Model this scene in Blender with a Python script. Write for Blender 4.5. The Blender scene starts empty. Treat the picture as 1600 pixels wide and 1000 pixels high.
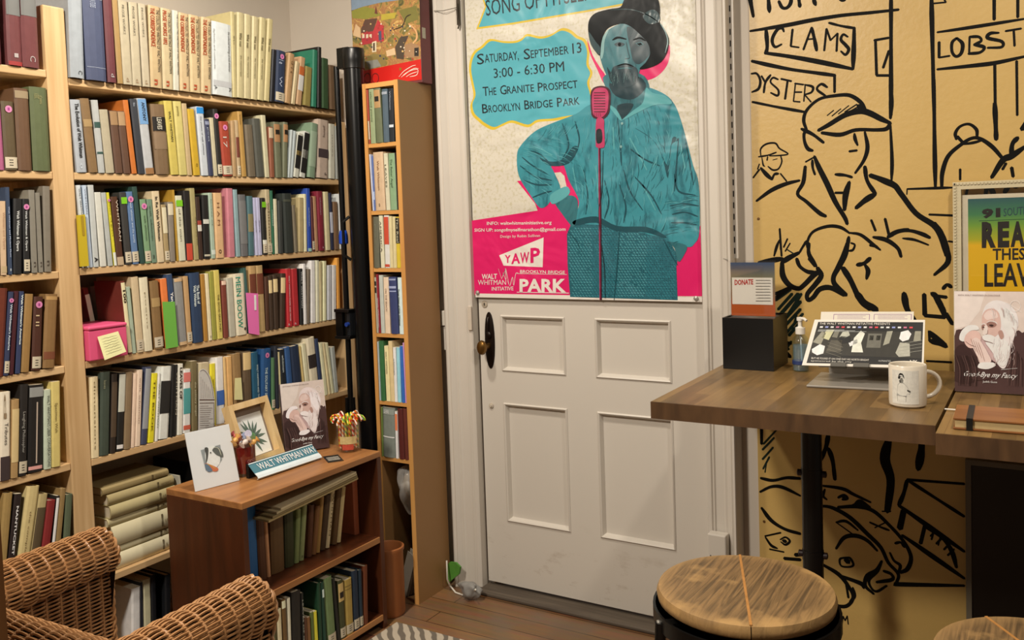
import bpy, math, random
from mathutils import Vector, Matrix
from mathutils.geometry import tessellate_polygon
random.seed(7)
R_ = math.radians
scene = bpy.context.scene
COL = scene.collection

# ------------------------------------------------------------------ camera
HEAD, PITCH, ROLL = R_(31.660387), R_(3.088114), R_(-1.999455)
FPX, CX, CY = 1384.3069, 788.7875, 413.2178
EYE = Vector((2.70573, -2.74469, 1.4))
_f = Vector((-math.sin(HEAD)*math.cos(PITCH), math.cos(HEAD)*math.cos(PITCH), -math.sin(PITCH)))
_r0 = Vector((math.cos(HEAD), math.sin(HEAD), 0)); _u0 = _r0.cross(_f)
_r = _r0*math.cos(ROLL) + _u0*math.sin(ROLL); _u = -_r0*math.sin(ROLL) + _u0*math.cos(ROLL)
cd = bpy.data.cameras.new('camera'); cam = bpy.data.objects.new('camera', cd); COL.objects.link(cam)
cd.sensor_fit = 'HORIZONTAL'; cd.sensor_width = 36; cd.lens = 36*FPX/1600
cd.shift_x = (800-CX)/1600; cd.shift_y = -(500-CY)/1600; cd.clip_start = .05
cam.matrix_world = Matrix(((_r.x, _u.x, -_f.x, EYE.x), (_r.y, _u.y, -_f.y, EYE.y), (_r.z, _u.z, -_f.z, EYE.z), (0, 0, 0, 1)))
scene.camera = cam

# ------------------------------------------------------------------ light
scene.view_settings.view_transform = 'Standard'; scene.view_settings.look = 'None'
scene.view_settings.gamma = 1; scene.view_settings.use_curve_mapping = False
scene.view_settings.exposure = 0.0
w = bpy.data.worlds.new('world'); scene.world = w; w.use_nodes = True
w.node_tree.nodes['Background'].inputs[0].default_value = (1, .88, .74, 1)
w.node_tree.nodes['Background'].inputs[1].default_value = .10
def lamp(name, loc, to, power, size, col=(1, .90, .77), spread=180):
    d = bpy.data.lights.new(name, 'AREA'); d.shape = 'DISK'; d.size = size; d.energy = power; d.color = col; d.spread = R_(spread)
    o = bpy.data.objects.new(name, d); COL.objects.link(o); o.location = loc
    o.rotation_euler = (Vector(to)-Vector(loc)).to_track_quat('-Z', 'Y').to_euler()
    return o
lamp('ceiling_or_fill_lamp', (.90, -1.02, 2.56), (.95, -1.0, 0), 21, .12)
lamp('ceiling_or_fill_lamp', (2.9, -1.15, 2.56), (2.8, -1.1, 0), 19, .12)
lamp('ceiling_or_fill_lamp', (1.25, -2.75, 2.68), (1.6, -1.6, .3), 62, .3)  # added fill lamp without a known source, evens out the brightness

# ------------------------------------------------------------------ helpers
def ray(x, y): return _f + _r*((x-CX)/FPX) - _u*((y-CY)/FPX)
def P(ax, val, x, y):            # the point of the plane ax = val that lies at a spot of the photograph
    d = ray(x, y); i = 'xyz'.index(ax)
    return EYE + d*((val-EYE[i])/d[i])
def lin(h):
    h = h.lstrip('#'); h = ''.join(k*2 for k in h) if len(h) == 3 else h; c = [int(h[i:i+2], 16)/255 for i in (0, 2, 4)]
    return [v/12.92 if v <= .04045 else ((v+.055)/1.055)**2.4 for v in c]
TINT = (1.0, .875, .73)
def alb(h, b=.8):                # what the lamp light left of a colour, taken off again
    return tuple(min(.86, max(.006, v/(t*b))) for v, t in zip(lin(h), TINT))
_mats = {}
def nt(m): m.use_nodes = True; return m.node_tree.nodes, m.node_tree.links
def mat(col, rough=.55, metal=0, noise=.10, scale=40, bump=0, name=None, **kw):
    if isinstance(col, str): col = tuple(lin(col))
    key = (tuple(round(c, 3) for c in col), rough, metal, noise, scale, bump, name, tuple(sorted(kw.items())))
    if key in _mats: return _mats[key]
    m = bpy.data.materials.new(name or 'surface'); n, l = nt(m); b = n['Principled BSDF']
    b.inputs['Roughness'].default_value = rough; b.inputs['Metallic'].default_value = metal
    for k, v in kw.items(): b.inputs[k.replace('_', ' ')].default_value = v
    if noise or bump:
        tc = n.new('ShaderNodeTexCoord'); nz = n.new('ShaderNodeTexNoise'); nz.inputs['Scale'].default_value = scale; nz.inputs['Detail'].default_value = 4
        l.new(tc.outputs['Object'], nz.inputs['Vector'])
    if noise:
        mx = n.new('ShaderNodeMix'); mx.data_type = 'RGBA'
        mx.inputs[6].default_value = (*[c*(1-noise) for c in col], 1); mx.inputs[7].default_value = (*[min(1, c*(1+noise)) for c in col], 1)
        l.new(nz.outputs['Fac'], mx.inputs[0]); l.new(mx.outputs[2], b.inputs['Base Color'])
    else: b.inputs['Base Color'].default_value = (*col, 1)
    if bump:
        bp = n.new('ShaderNodeBump'); bp.inputs['Strength'].default_value = bump; bp.inputs['Distance'].default_value = .01
        l.new(nz.outputs['Fac'], bp.inputs['Height']); l.new(bp.outputs['Normal'], b.inputs['Normal'])
    _mats[key] = m; return m
def wood(c0, c1, axis='y', scale=9, rough=.5, stretch=14, name='wood', bump=.08):
    key = ('wood', c0, c1, axis, scale, rough, stretch, bump)
    if key in _mats: return _mats[key]
    m = bpy.data.materials.new(name); n, l = nt(m); b = n['Principled BSDF']; b.inputs['Roughness'].default_value = rough
    tc = n.new('ShaderNodeTexCoord'); mp = n.new('ShaderNodeMapping'); l.new(tc.outputs['Object'], mp.inputs[0])
    mp.inputs['Scale'].default_value = [1 if a == axis else stretch for a in 'xyz']
    nz = n.new('ShaderNodeTexNoise'); nz.inputs['Scale'].default_value = scale/3; nz.inputs['Detail'].default_value = 6; nz.inputs['Distortion'].default_value = .6
    l.new(mp.outputs[0], nz.inputs['Vector'])
    cr = n.new('ShaderNodeValToRGB'); l.new(nz.outputs['Fac'], cr.inputs[0])
    cr.color_ramp.elements[0].color = (*lin(c0), 1); cr.color_ramp.elements[1].color = (*lin(c1), 1)
    cr.color_ramp.elements[0].position = .32; cr.color_ramp.elements[1].position = .68
    l.new(cr.outputs[0], b.inputs['Base Color'])
    if bump:
        bp = n.new('ShaderNodeBump'); bp.inputs['Strength'].default_value = bump; bp.inputs['Distance'].default_value = .004
        l.new(nz.outputs['Fac'], bp.inputs['Height']); l.new(bp.outputs['Normal'], b.inputs['Normal'])
    _mats[key] = m; return m
def glass(col=(1, 1, 1), rough=.02, alpha=.16, name='clear_plastic', body=False):
    key = ('glass', col, rough, alpha, body)
    if key in _mats: return _mats[key]
    m = bpy.data.materials.new(name); n, l = nt(m); b = n['Principled BSDF']
    b.inputs['Base Color'].default_value = (*col, 1); b.inputs['Roughness'].default_value = rough
    if not body: b = n.new('ShaderNodeBsdfGlossy'); b.inputs[0].default_value = (1, 1, 1, 1); b.inputs[1].default_value = rough
    t = n.new('ShaderNodeBsdfTransparent'); t.inputs[0].default_value = (*col, 1)
    mx = n.new('ShaderNodeMixShader'); mx.inputs[0].default_value = alpha
    l.new(t.outputs[0], mx.inputs[1]); l.new(b.outputs[0], mx.inputs[2]); l.new(mx.outputs[0], n['Material Output'].inputs[0])
    _mats[key] = m; return m

def rnd_(pts, n=4):               # closed outline rounded through its corners
    out = []; k = len(pts)
    for i in range(k):
        a, b, c, d = (pts[(i+j-1) % k] for j in range(4))
        for s in range(n):
            t = s/n; out.append(tuple(.5*((2*b[q])+(c[q]-a[q])*t+(2*a[q]-5*b[q]+4*c[q]-d[q])*t*t+(3*b[q]-a[q]-3*c[q]+d[q])*t**3) for q in (0, 1)))
    return out
LOC = {}
_txt = {}
def text_mesh(s, bold=.0):
    if 'M' in s: bold = 0
    if (s, bold) in _txt: return _txt[(s, bold)]
    cu = bpy.data.curves.new('lettering', 'FONT'); cu.body = s; cu.size = 1; cu.offset = bold; cu.resolution_u = 2
    o = bpy.data.objects.new('lettering', cu); COL.objects.link(o)
    bpy.context.view_layer.update()
    me = bpy.data.meshes.new_from_object(o.evaluated_get(bpy.context.evaluated_depsgraph_get()))
    vs = [(v.co.x, v.co.y) for v in me.vertices]; fs = [tuple(p.vertices) for p in me.polygons]
    bpy.data.objects.remove(o); bpy.data.curves.remove(cu); bpy.data.meshes.remove(me)
    _txt[(s, bold)] = (vs, fs); return vs, fs
CAP = .729
class MB:
    def __init__(s): s.V = []; s.F = []; s.M = []; s.mats = []
    def mi(s, m):
        if m not in s.mats: s.mats.append(m)
        return s.mats.index(m)
    def add(s, vs, fs, m):
        o = len(s.V); k = s.mi(m); s.V += [Vector(v) for v in vs]
        for f in fs: s.F.append([i+o for i in f]); s.M.append(k)
    def obox(s, o, a, b, c, m):   # box from a corner and three edge vectors
        o, a, b, c = map(Vector, (o, a, b, c))
        if a.cross(b).dot(c) < 0: a, b = b, a
        vs = [o, o+a, o+a+b, o+b, o+c, o+a+c, o+a+b+c, o+b+c]
        s.add(vs, [(3, 2, 1, 0), (4, 5, 6, 7), (0, 1, 5, 4), (1, 2, 6, 5), (2, 3, 7, 6), (3, 0, 4, 7)], m)
    def box(s, lo, hi, m):
        s.obox(lo, (hi[0]-lo[0], 0, 0), (0, hi[1]-lo[1], 0), (0, 0, hi[2]-lo[2]), m)
    def tube(s, pts, r, m, n=8, caps=True):
        pts = [Vector(p) for p in pts]; rs = r if isinstance(r, (list, tuple)) else [r]*len(pts)
        t0 = (pts[1]-pts[0]).normalized(); u = t0.orthogonal().normalized(); vs = []; fs = []
        for i, p in enumerate(pts):
            t = (pts[min(i+1, len(pts)-1)]-pts[max(i-1, 0)]).normalized()
            u = (u-t*u.dot(t)); u = u.normalized() if u.length > 1e-6 else t.orthogonal().normalized(); v = t.cross(u)
            vs += [p+(u*math.cos(2*math.pi*k/n)+v*math.sin(2*math.pi*k/n))*rs[i] for k in range(n)]
        for i in range(len(pts)-1):
            for k in range(n): fs.append((i*n+k, i*n+(k+1) % n, (i+1)*n+(k+1) % n, (i+1)*n+k))
        if caps: fs += [tuple(range(n))[::-1], tuple(range((len(pts)-1)*n, len(pts)*n))]
        s.add(vs, fs, m)
    def lathe(s, prof, c, m, n=32, axis=(0, 0, 1), sx=1):
        c = Vector(c); ax = Vector(axis).normalized(); u = Vector((1, 0, 0)) if abs(ax.x) < .9 else Vector((0, 1, 0)); u = (u-ax*u.dot(ax)).normalized(); v = ax.cross(u)
        vs = []; fs = []
        for r, h in prof: vs += [c+ax*h+u*(r*sx*math.cos(2*math.pi*k/n))+v*(r*math.sin(2*math.pi*k/n)) for k in range(n)]
        for i in range(len(prof)-1):
            for k in range(n): fs.append((i*n+k, i*n+(k+1) % n, (i+1)*n+(k+1) % n, (i+1)*n+k))
        if prof[0][0] > 1e-5: fs.append(tuple(range(n))[::-1])
        if prof[-1][0] > 1e-5: fs.append(tuple(range((len(prof)-1)*n, len(prof)*n)))
        s.add(vs, fs, m)
    def prism(s, prof, fn, m):    # closed outline swept between fn(p,0) and fn(p,1)
        n = len(prof); vs = [fn(p, 0) for p in prof]+[fn(p, 1) for p in prof]
        fs = [(i, (i+1) % n, n+(i+1) % n, n+i) for i in range(n)]
        for tri in tessellate_polygon([[Vector((p[0], p[1], 0)) for p in prof]]): fs += [tuple(tri)[::-1], tuple(n+i for i in tri)]
        s.add(vs, fs, m)
    def poly(s, pts, m):
        pts = [Vector(p) for p in pts]; s.add(pts, [tuple(t) for t in tessellate_polygon([pts])], m)
    def text(s, t, o, u, v, m, bold=.0, shear=0, fit=True):  # u spans the whole line, v one capital
        vs, fs = text_mesh(t, bold); o, u, v = map(Vector, (o, u, v))
        if not vs: return
        x0 = min(a for a, b in vs); x1 = max(a for a, b in vs)
        s.add([o+u*((a-x0)/(x1-x0)+shear*b/CAP*v.length/u.length)+v*(b/CAP) for a, b in vs], fs, m)
    def stroke(s, pts, wd, nrm, m, smooth=True, taper=.55):
        pts = [Vector(p) for p in pts]; nrm = Vector(nrm)
        if len(pts) > 2 and smooth:
            q = [pts[0]*2-pts[1]]+pts+[pts[-1]*2-pts[-2]]; out = []
            for i in range(1, len(q)-2):
                a, b, c, d = q[i-1:i+3]
                for k in range(5):
                    t = k/5; out.append(.5*((2*b)+(c-a)*t+(2*a-5*b+4*c-d)*t*t+(3*b-a-3*c+d)*t**3))
            pts = out+[pts[-1]]
        n = len(pts); vs = []; ph = random.random()*6
        for i, p in enumerate(pts):
            t = pts[min(i+1, n-1)]-pts[max(i-1, 0)]; side = t.cross(nrm); side = side.normalized() if side.length > 1e-9 else Vector((1, 0, 0))
            f = i/(n-1); k = wd/2*(1+.14*math.sin(ph+f*7))
            if taper < 1: k *= min(1, taper+(1-taper)*min(f, 1-f)*6)
            vs += [p+side*k, p-side*k]
        tt = (pts[-1]-pts[-2]).normalized()*wd*.3; t0 = (pts[0]-pts[1]).normalized()*wd*.3
        vs += [pts[0]+t0, pts[-1]+tt]
        fs = [(2*i, 2*i+1, 2*i+3, 2*i+2) for i in range(n-1)]+[(2*n, 1, 0), (2*n+1, 2*n-2, 2*n-1)]
        s.add(vs, fs, m)
    def build(s, name, parent=None, loc=None, smooth=None, bevel=0, seg=2):
        me = bpy.data.meshes.new(name); o = bpy.data.objects.new(name, me); COL.objects.link(o)
        if parent is not None: base = LOC[parent.name]
        else:
            if loc is None:
                xs = [v.x for v in s.V]; ys = [v.y for v in s.V]; zs = [v.z for v in s.V]
                loc = ((min(xs)+max(xs))/2, (min(ys)+max(ys))/2, min(zs))
            base = Vector(loc); o.location = base
        LOC[o.name] = base
        me.from_pydata([v-base for v in s.V], [], s.F)
        for m in s.mats: me.materials.append(m)
        me.polygons.foreach_set('material_index', s.M); me.update()
        if smooth is not None:
            me.polygons.foreach_set('use_smooth', [True]*len(s.F)); me.set_sharp_from_angle(angle=R_(smooth))
        if parent is not None: o.parent = parent
        if bevel:
            b = o.modifiers.new('edges', 'BEVEL'); b.width = bevel; b.segments = seg; b.limit_method = 'ANGLE'; b.angle_limit = R_(40)
        return o
def tag(o, label, cat, group=None):
    o['label'] = label; o['category'] = cat
    if group: o['group'] = group
    return o
def thing(name, label, cat, loc, group=None):
    o = bpy.data.objects.new(name, None); COL.objects.link(o); o.location = loc; o.empty_display_size = .05
    LOC[o.name] = Vector(loc); return tag(o, label, cat, group)
def struct(o): o['kind'] = 'structure'; return o
def one(name, fn, parent, **kw):
    b = MB(); fn(b); return b.build(name, parent, **kw)
def ordinal(i): return ['first', 'second', 'third', 'fourth', 'fifth', 'sixth', 'seventh', 'eighth', 'ninth', 'tenth', 'eleventh', 'twelfth', 'thirteenth', 'fourteenth'][i]

# ------------------------------------------------------------------ common surfaces
M_wall = mat('#d3c9bb', .8, 0, .04, 6, .03, 'wall_paint')
M_trim = mat('#cfc8bd', .42, 0, .05, 5, .05, 'old_white_gloss')
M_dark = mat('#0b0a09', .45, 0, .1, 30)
M_black = mat('#070707', .35, 0, 0)
M_pine = wood('#c4a070', '#dcbb8c', 'y', 8, .55, 16, 'pine')
M_pinez = wood('#c4a070', '#dcbb8c', 'z', 8, .55, 16, 'pine')
M_beech = wood('#c58d4c', '#d6a05c', 'z', 4, .45, 20, 'beech_veneer', .03)
M_beechx = wood('#c58d4c', '#d6a05c', 'x', 4, .45, 20, 'beech_veneer', .03)
M_sidebr = mat('#9a7448', .5, 0, .06, 8, 0, 'brown_laminate')
M_cab_shaded = wood('#40200f', '#552a13', 'z', 7, .4, 10, 'stained_wood_baked_light', .03)  # low bookcase wood darkened, its shade is put into the colour
M_cab_lit = wood('#8c5c34', '#ad7846', 'y', 7, .4, 12, 'stained_wood_baked_light', .03)  # same wood in a lit tone for the top and front edges
M_page = mat('#d9cdb2', .8, 0, .12, 60, 0, 'paper_edges')
M_paper = mat('#ddd6c6', .6, 0, .03, 30, 0, 'white_paper')
M_white = mat('#e4dfd4', .5, 0, .03, 30, 0, 'white')
M_lab = mat('#c9bfa8', .7, 0, .05, 50, 0, 'label_paper')
M_pink = mat('#d684b4', .6, 0, .05, 50, 0, 'pink_sticker')
M_grn = mat('#78c21e', .6, 0, .05, 50, 0, 'green_sticker')
M_ink = mat('#17140f', .6, 0, 0)
M_steel = mat('#a5a098', .34, .35, .05, 40)
# ------------------------------------------------------------------ the room
def floor_mat():
    m = bpy.data.materials.new('floor_boards'); n, l = nt(m); b = n['Principled BSDF']; b.inputs['Roughness'].default_value = .34
    tc = n.new('ShaderNodeTexCoord'); br = n.new('ShaderNodeTexBrick'); br.inputs['Scale'].default_value = 1
    br.inputs['Brick Width'].default_value = 1.7; br.inputs['Row Height'].default_value = .085; br.inputs['Mortar Size'].default_value = .0016
    br.inputs['Color1'].default_value = (*lin('#785438'), 1); br.inputs['Color2'].default_value = (*lin('#98714c'), 1); br.inputs['Mortar'].default_value = (*lin('#2c190d'), 1)
    mp = n.new('ShaderNodeMapping'); mp.inputs['Scale'].default_value = (2, 22, 1); nz = n.new('ShaderNodeTexNoise'); nz.inputs['Scale'].default_value = 2.2; nz.inputs['Detail'].default_value = 6
    l.new(tc.outputs['Object'], br.inputs['Vector']); l.new(tc.outputs['Object'], mp.inputs[0]); l.new(mp.outputs[0], nz.inputs['Vector'])
    n2 = n.new('ShaderNodeTexNoise'); n2.inputs['Scale'].default_value = 5; l.new(tc.outputs['Object'], n2.inputs['Vector'])
    mx = n.new('ShaderNodeMix'); mx.data_type = 'RGBA'; mx.blend_type = 'MULTIPLY'; mx.inputs[0].default_value = .55
    l.new(br.outputs[0], mx.inputs[6]); l.new(nz.outputs['Color'], mx.inputs[7])
    m2 = n.new('ShaderNodeMix'); m2.data_type = 'RGBA'; m2.inputs[7].default_value = (*lin('#6b5c4d'), 1)
    cr = n.new('ShaderNodeValToRGB'); cr.color_ramp.elements[0].position = .5; cr.color_ramp.elements[1].position = .75; l.new(n2.outputs[0], cr.inputs[0])
    l.new(cr.outputs[0], m2.inputs[0]); l.new(mx.outputs[2], m2.inputs[6]); l.new(m2.outputs[2], b.inputs['Base Color'])
    return m
struct(one('floor', lambda b: b.box((-.1, -4.2, -.03), (4.6, .2, 0), floor_mat()), None, loc=(0, 0, 0)))
struct(one('wall_left', lambda b: b.box((-.1, -4.2, 0), (0, .12, 2.75), M_wall), None))
def wb(b):
    b.box((0, .0, 0), (.885, .12, 2.75), M_wall); b.box((1.768, 0, 0), (4.6, .12, 2.75), M_wall); b.box((.885, 0, 2.062), (1.768, .12, 2.75), M_wall)
struct(one('wall_back', wb, None))
def casing(x0, x1, flip):
    def f(b):
        wd = x1-x0
        pr = [(0, 0), (0, -.046), (.008, -.052), (.016, -.046), (.022, -.050), (.034, -.040), (.040, -.034), (.046, -.036), (.052, -.032), (wd-.03, -.032), (wd-.026, -.037), (wd-.020, -.032), (wd-.016, -.038), (wd-.004, -.038), (wd, -.034), (wd, 0)]
        if flip:
            pr = [(wd-a, c) for a, c in pr][::-1]
            k = max(range(len(pr)), key=lambda i: pr[i][0]-pr[i][1]*.01)
            pr = [q for q in pr if q[0] < wd-.012]; pr = [q for q in pr if q != (0, 0)]
            pr = [(0, 0)]+[q for q in pr if q[0] > 0 or q[1] < 0]+[(wd-.0105, -.047), (wd-.009, -.076), (wd-.002, -.078), (wd, -.074), (wd, 0)]  # outer lip deepened only so it shades the wall strip beside it
        b.prism(pr, lambda p, t: (x0+p[0], p[1]-.0005, .0+2.72*t), M_trim)
    return f
struct(one('trim_1', casing(.768, .887, False), None))
struct(one('trim_2', casing(1.766, 1.874, True), None))
struct(one('trim_3', lambda b: b.box((.9, -.008, 2.062), (1.765, -.0005, 2.2), M_trim), None))
struct(one('threshold', lambda b: (b.box((.86, -.075, .0005), (1.80, .02, .014), wood('#4a4036', '#655a4d', 'x', 9, .6, 14, 'worn_threshold'))), None, bevel=.004)).name = 'trim_4'
# raceway that runs along the wall behind the narrow bookcase
struct(one('trim_5', lambda b: (b.box((.34, -.028, .995), (.795, -.0005, 1.052), M_trim), b.box((.34, -.018, .90), (.795, -.0006, .992), M_trim)), None, bevel=.003))
# door
def doorface(b):
    X = [.893, .987, 1.252, 1.369, 1.645, 1.757]; Z = [.028, .27, .715, .833, 1.04, 1.14, 1.95, 2.05]
    for i in (0, 2, 4): b.box((X[i], 0, Z[0]), (X[i+1], .04, Z[-1]), M_trim)
    for i in (1, 3):
        for j in (0, 2, 4, 6): b.box((X[i], 0, Z[j]), (X[i+1], .04, Z[j+1]), M_trim)
        for j in (1, 3, 5):
            x0, x1, z0, z1 = X[i], X[i+1], Z[j], Z[j+1]
            b.box((x0, .014, z0), (x1, .03, z1), M_trim)
            e = .015
            pr = [(0, .0135), (0, -.002), (.004, -.0055), (.008, -.003), (.011, .004), (e, .0138)]
            for (ax, ay, bx, by, nx, ny) in ((x0, z0, x1, z0, 0, 1), (x1, z1, x0, z1, 0, -1), (x1, z0, x1, z1, -1, 0), (x0, z1, x0, z0, 1, 0)):
                dx, dy = (bx-ax), (by-ay); L = math.hypot(dx, dy); dx /= L; dy /= L
                def fn(p, t, ax=ax, ay=ay, bx=bx, by=by, nx=nx, ny=ny, dx=dx, dy=dy):
                    k = p[0]*(1 if t == 0 else -1)
                    return ((bx if t else ax)+nx*p[0]+dx*k, p[1], (by if t else ay)+ny*p[0]+dy*k)
                b.prism(pr, fn, M_trim)
def door_mat():
    m = bpy.data.materials.new('scuffed_door_paint'); n, l = nt(m); b = n['Principled BSDF']; b.inputs['Roughness'].default_value = .42
    tc = n.new('ShaderNodeTexCoord'); nz = n.new('ShaderNodeTexNoise'); nz.inputs['Scale'].default_value = 5; nz.inputs['Detail'].default_value = 8; nz.inputs['Roughness'].default_value = .7
    mp = n.new('ShaderNodeMapping'); mp.inputs['Scale'].default_value = (1, 1, 2.4); l.new(tc.outputs['Object'], mp.inputs[0]); l.new(mp.outputs[0], nz.inputs['Vector'])
    sx = n.new('ShaderNodeSeparateXYZ'); l.new(tc.outputs['Object'], sx.inputs[0])
    mr = n.new('ShaderNodeMapRange'); mr.inputs[1].default_value = .32; mr.inputs[2].default_value = .02; l.new(sx.outputs[2], mr.inputs[0])
    cr = n.new('ShaderNodeValToRGB'); cr.color_ramp.elements[0].position = .55; cr.color_ramp.elements[1].position = .72; l.new(nz.outputs[0], cr.inputs[0])
    mu = n.new('ShaderNodeMath'); mu.operation = 'MULTIPLY'; l.new(cr.outputs[0], mu.inputs[0]); l.new(mr.outputs[0], mu.inputs[1])
    mx = n.new('ShaderNodeMix'); mx.data_type = 'RGBA'; mx.inputs[6].default_value = (*lin('#cfc8bd'), 1); mx.inputs[7].default_value = (*lin('#8e765c'), 1)
    l.new(mu.outputs[0], mx.inputs[0]); l.new(mx.outputs[2], b.inputs['Base Color'])
    return m
_T = M_trim; M_trim = door_mat()
door = struct(one('door_1', doorface, None, loc=(1.325, 0, 0))); M_trim = _T
M_bronze = mat('#1d120b', .38, .6, .2, 30); M_brass = mat('#7a5a2c', .3, .85, .1, 20)
def escut(b):
    n = 24; cx, cz = .938, .945
    def el(a, y): return [(cx+.021*a*math.cos(t), y, cz+.120*a*math.sin(t)*(1-.12*abs(math.sin(t)))) for t in [2*math.pi*i/n for i in range(n)]]
    rings = [el(1, -.0005), el(1, -.004), el(.8, -.0075), el(.3, -.009)]
    vs = sum(rings, []); fs = [(i*n+k, i*n+(k+1) % n, (i+1)*n+(k+1) % n, (i+1)*n+k) for i in range(3) for k in range(n)]+[tuple(range(3*n, 4*n))]
    b.add(vs, fs, M_bronze)
    b.tube([(.938, -.007, 1.03), (.938, -.012, 1.025), (.937, -.012, .985), (.937, -.008, .98)], .0035, M_bronze)
    b.lathe([(.013, 0), (.013, .006), (.009, .009)], (.938, -.008, .965), M_bronze, 20, (0, -1, 0))
esc = one('escutcheon', escut, door, smooth=40)
def knob(b): b.lathe([(.008, 0), (.008, .03), (.012, .034), (.017, .041), (.0195, .05), (.017, .059), (.009, .064), (0, .065)], (.937, -.006, .925), M_brass, 28, (0, -1, 0), 1.0); [v.__setitem__(2, .925+(v.z-.925)*1.4) for v in b.V]
one('doorknob', knob, door, smooth=40)['label'] = 'oval brass doorknob'
def keyh(b):
    b.lathe([(.013, 0), (.013, .002), (.010, .003)], (.920, -.0005, 1.079), mat('#a99d8c', .5), 20, (0, -1, 0)); b.box((.918, -.0045, 1.074), (.922, -.003, 1.084), M_black)
one('keyhole_plate', keyh, door, smooth=40)
one('round_button', lambda b: b.lathe([(.010, 0), (.0095, .004), (.006, .0045), (.005, .008), (0, .0085)], (.934, -.0005, .70), mat('#bdb2a2', .4), 20, (0, -1, 0)), door, smooth=40)
def strike(b): b.box((.889, -.046, 1.0), (.905, -.0385, 1.085), M_trim)
tag(one('latch_keeper', lambda b: b.box((.872, -.046, .985), (.888, -.0395, 1.075), mat('#c9beae', .5)), None, bevel=.002), 'small white-painted metal latch keeper on the left door casing beside the knob', 'latch')
def hook(b):
    m = mat('#4e463c', .4, .6)
    b.box((.873, -.046, 2.10), (.886, -.040, 2.19), m)
    b.tube([(.88, -.046, 2.175), (.882, -.056, 2.15), (.88, -.05, 2.12), (.884, -.048, 2.10), (.88, -.05, 2.085)], .003, m, 6)
tag(one('door_latch', hook, None, smooth=40), 'small dark metal chain latch high on the left door casing', 'latch')
tag(one('wire', lambda b: b.tube([(.78, -.056, 2.163), (.82, -.054, 2.158), (.872, -.044, 2.163)], .0015, mat('#777064', .6), 5), None), 'thin wire across the top of the left door casing', 'wire')

# ------------------------------------------------------------------ bookcases
RZ = [1.842, 1.571, 1.293, 1.019, .729, .366]; LZ = [1.857, 1.572, 1.289, 1.017, .735, .366]
XF = .30
bc = thing('built_in_bookcase', 'tall built-in pine bookcase filling the whole left wall with two bays', 'bookcase', (.15, -.75, 0))
for y0 in (-1.265, -.052, -2.42):
    one('upright', lambda b: b.box((.004, y0, .0), (XF, y0+.065 if y0 < -.1 else y0+.03, 2.04 if y0 < -1.2 and y0 > -2 else 1.98 if y0 < -2 else 1.80), M_pinez), bc, bevel=.004)
for k, z in enumerate(RZ+[.073]):
    one('shelf', lambda b: b.box((.004, -1.1995, z-.021), (XF, -.0525, z), M_pine), bc, bevel=.002)
for k, z in enumerate(LZ):
    one('shelf', lambda b: b.box((.004, -2.3545, z-.021), (XF, -1.2655, z), M_pine), bc, bevel=.002)
one('kick_board', lambda b: b.box((.25, -1.1995, .0), (.27, -.0525, .07), M_pine), bc)

ncx0, ncx1, nyf, nyb, nzt = .583, .746, -.245, -.045, 1.897
NZ = [1.68, 1.437, 1.229, .990, .740, .531]
nc = thing('narrow_bookcase', 'tall narrow beech-edged bookcase standing left of the white door', 'bookcase', ((ncx0+ncx1)/2, -.145, 0))
def npan(x0, x1):
    def f(b):
        b.box((x0, nyf+.003, 0), (x1, nyb, nzt), M_sidebr); b.box((x0, nyf, 0), (x1, nyf+.003, nzt), M_beech)
    return f
one('side_panel', npan(ncx0, ncx0+.016), nc); one('side_panel', npan(ncx1-.018, ncx1), nc)
one('top_panel', lambda b: b.box((ncx0+.016, nyf+.001, nzt-.018), (ncx1-.018, nyb, nzt-.001), M_beechx), nc)
one('back_panel', lambda b: b.box((ncx0+.016, nyb-.006, .02), (ncx1-.018, nyb, nzt-.018), mat('#3b2a1a', .7)), nc)
for z in NZ: one('shelf', lambda b: b.box((ncx0+.0165, nyf+.002, z-.014), (ncx1-.0185, nyb-.0065, z), M_beechx), nc)

sx0, sx1, sy0, sy1, sz = .425, .754, -1.045, -.433, .615
sb = thing('low_bookcase', 'low reddish-brown wooden bookcase in front of the tall shelves', 'bookcase', ((sx0+sx1)/2, (sy0+sy1)/2, 0))
one('top_panel', lambda b: b.box((sx0, sy0, sz-.02), (sx1, sy1, sz), M_cab_lit), sb, bevel=.002)
one('side_panel', lambda b: b.box((sx0, sy0, 0), (sx1, sy0+.02, sz-.0205), M_cab_shaded), sb, bevel=.0015)
one('side_panel', lambda b: b.box((sx0, sy1-.02, 0), (sx1, sy1, sz-.0205), M_cab_shaded), sb, bevel=.0015)
one('back_panel', lambda b: b.box((sx0, sy0+.021, .03), (sx0+.006, sy1-.021, sz-.021), M_cab_shaded), sb)
sh_ = one('shelf', lambda b: b.box((sx0+.007, sy0+.0205, .302), (sx1-.006, sy1-.0205, .322), M_cab_shaded), sb)
one('lit_edge_strip', lambda b: b.box((sx1-.0059, sy0+.0205, .302), (sx1-.0005, sy1-.0205, .322), M_cab_lit), sh_, bevel=.001)  # lighter strip added to paint the shelf front as lit
sh_ = one('bottom_panel', lambda b: b.box((sx0+.007, sy0+.0205, .03), (sx1-.006, sy1-.0205, .05), M_cab_shaded), sb)
one('lit_edge_strip', lambda b: b.box((sx1-.0059, sy0+.0205, .03), (sx1-.0005, sy1-.0205, .05), M_cab_lit), sh_, bevel=.001)  # lighter strip added to paint the bottom front as lit
eb = thing('bookcase', 'plain brown bookcase end standing upright at the left edge of the picture', 'bookcase', (.7, -2.1, 0))
one('side_panel', lambda b: b.box((.45, -2.03, 0), (1.306, -2.005, 1.06), wood('#6d4520', '#835a30', 'z', 7, .5, 12)), eb)
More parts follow.
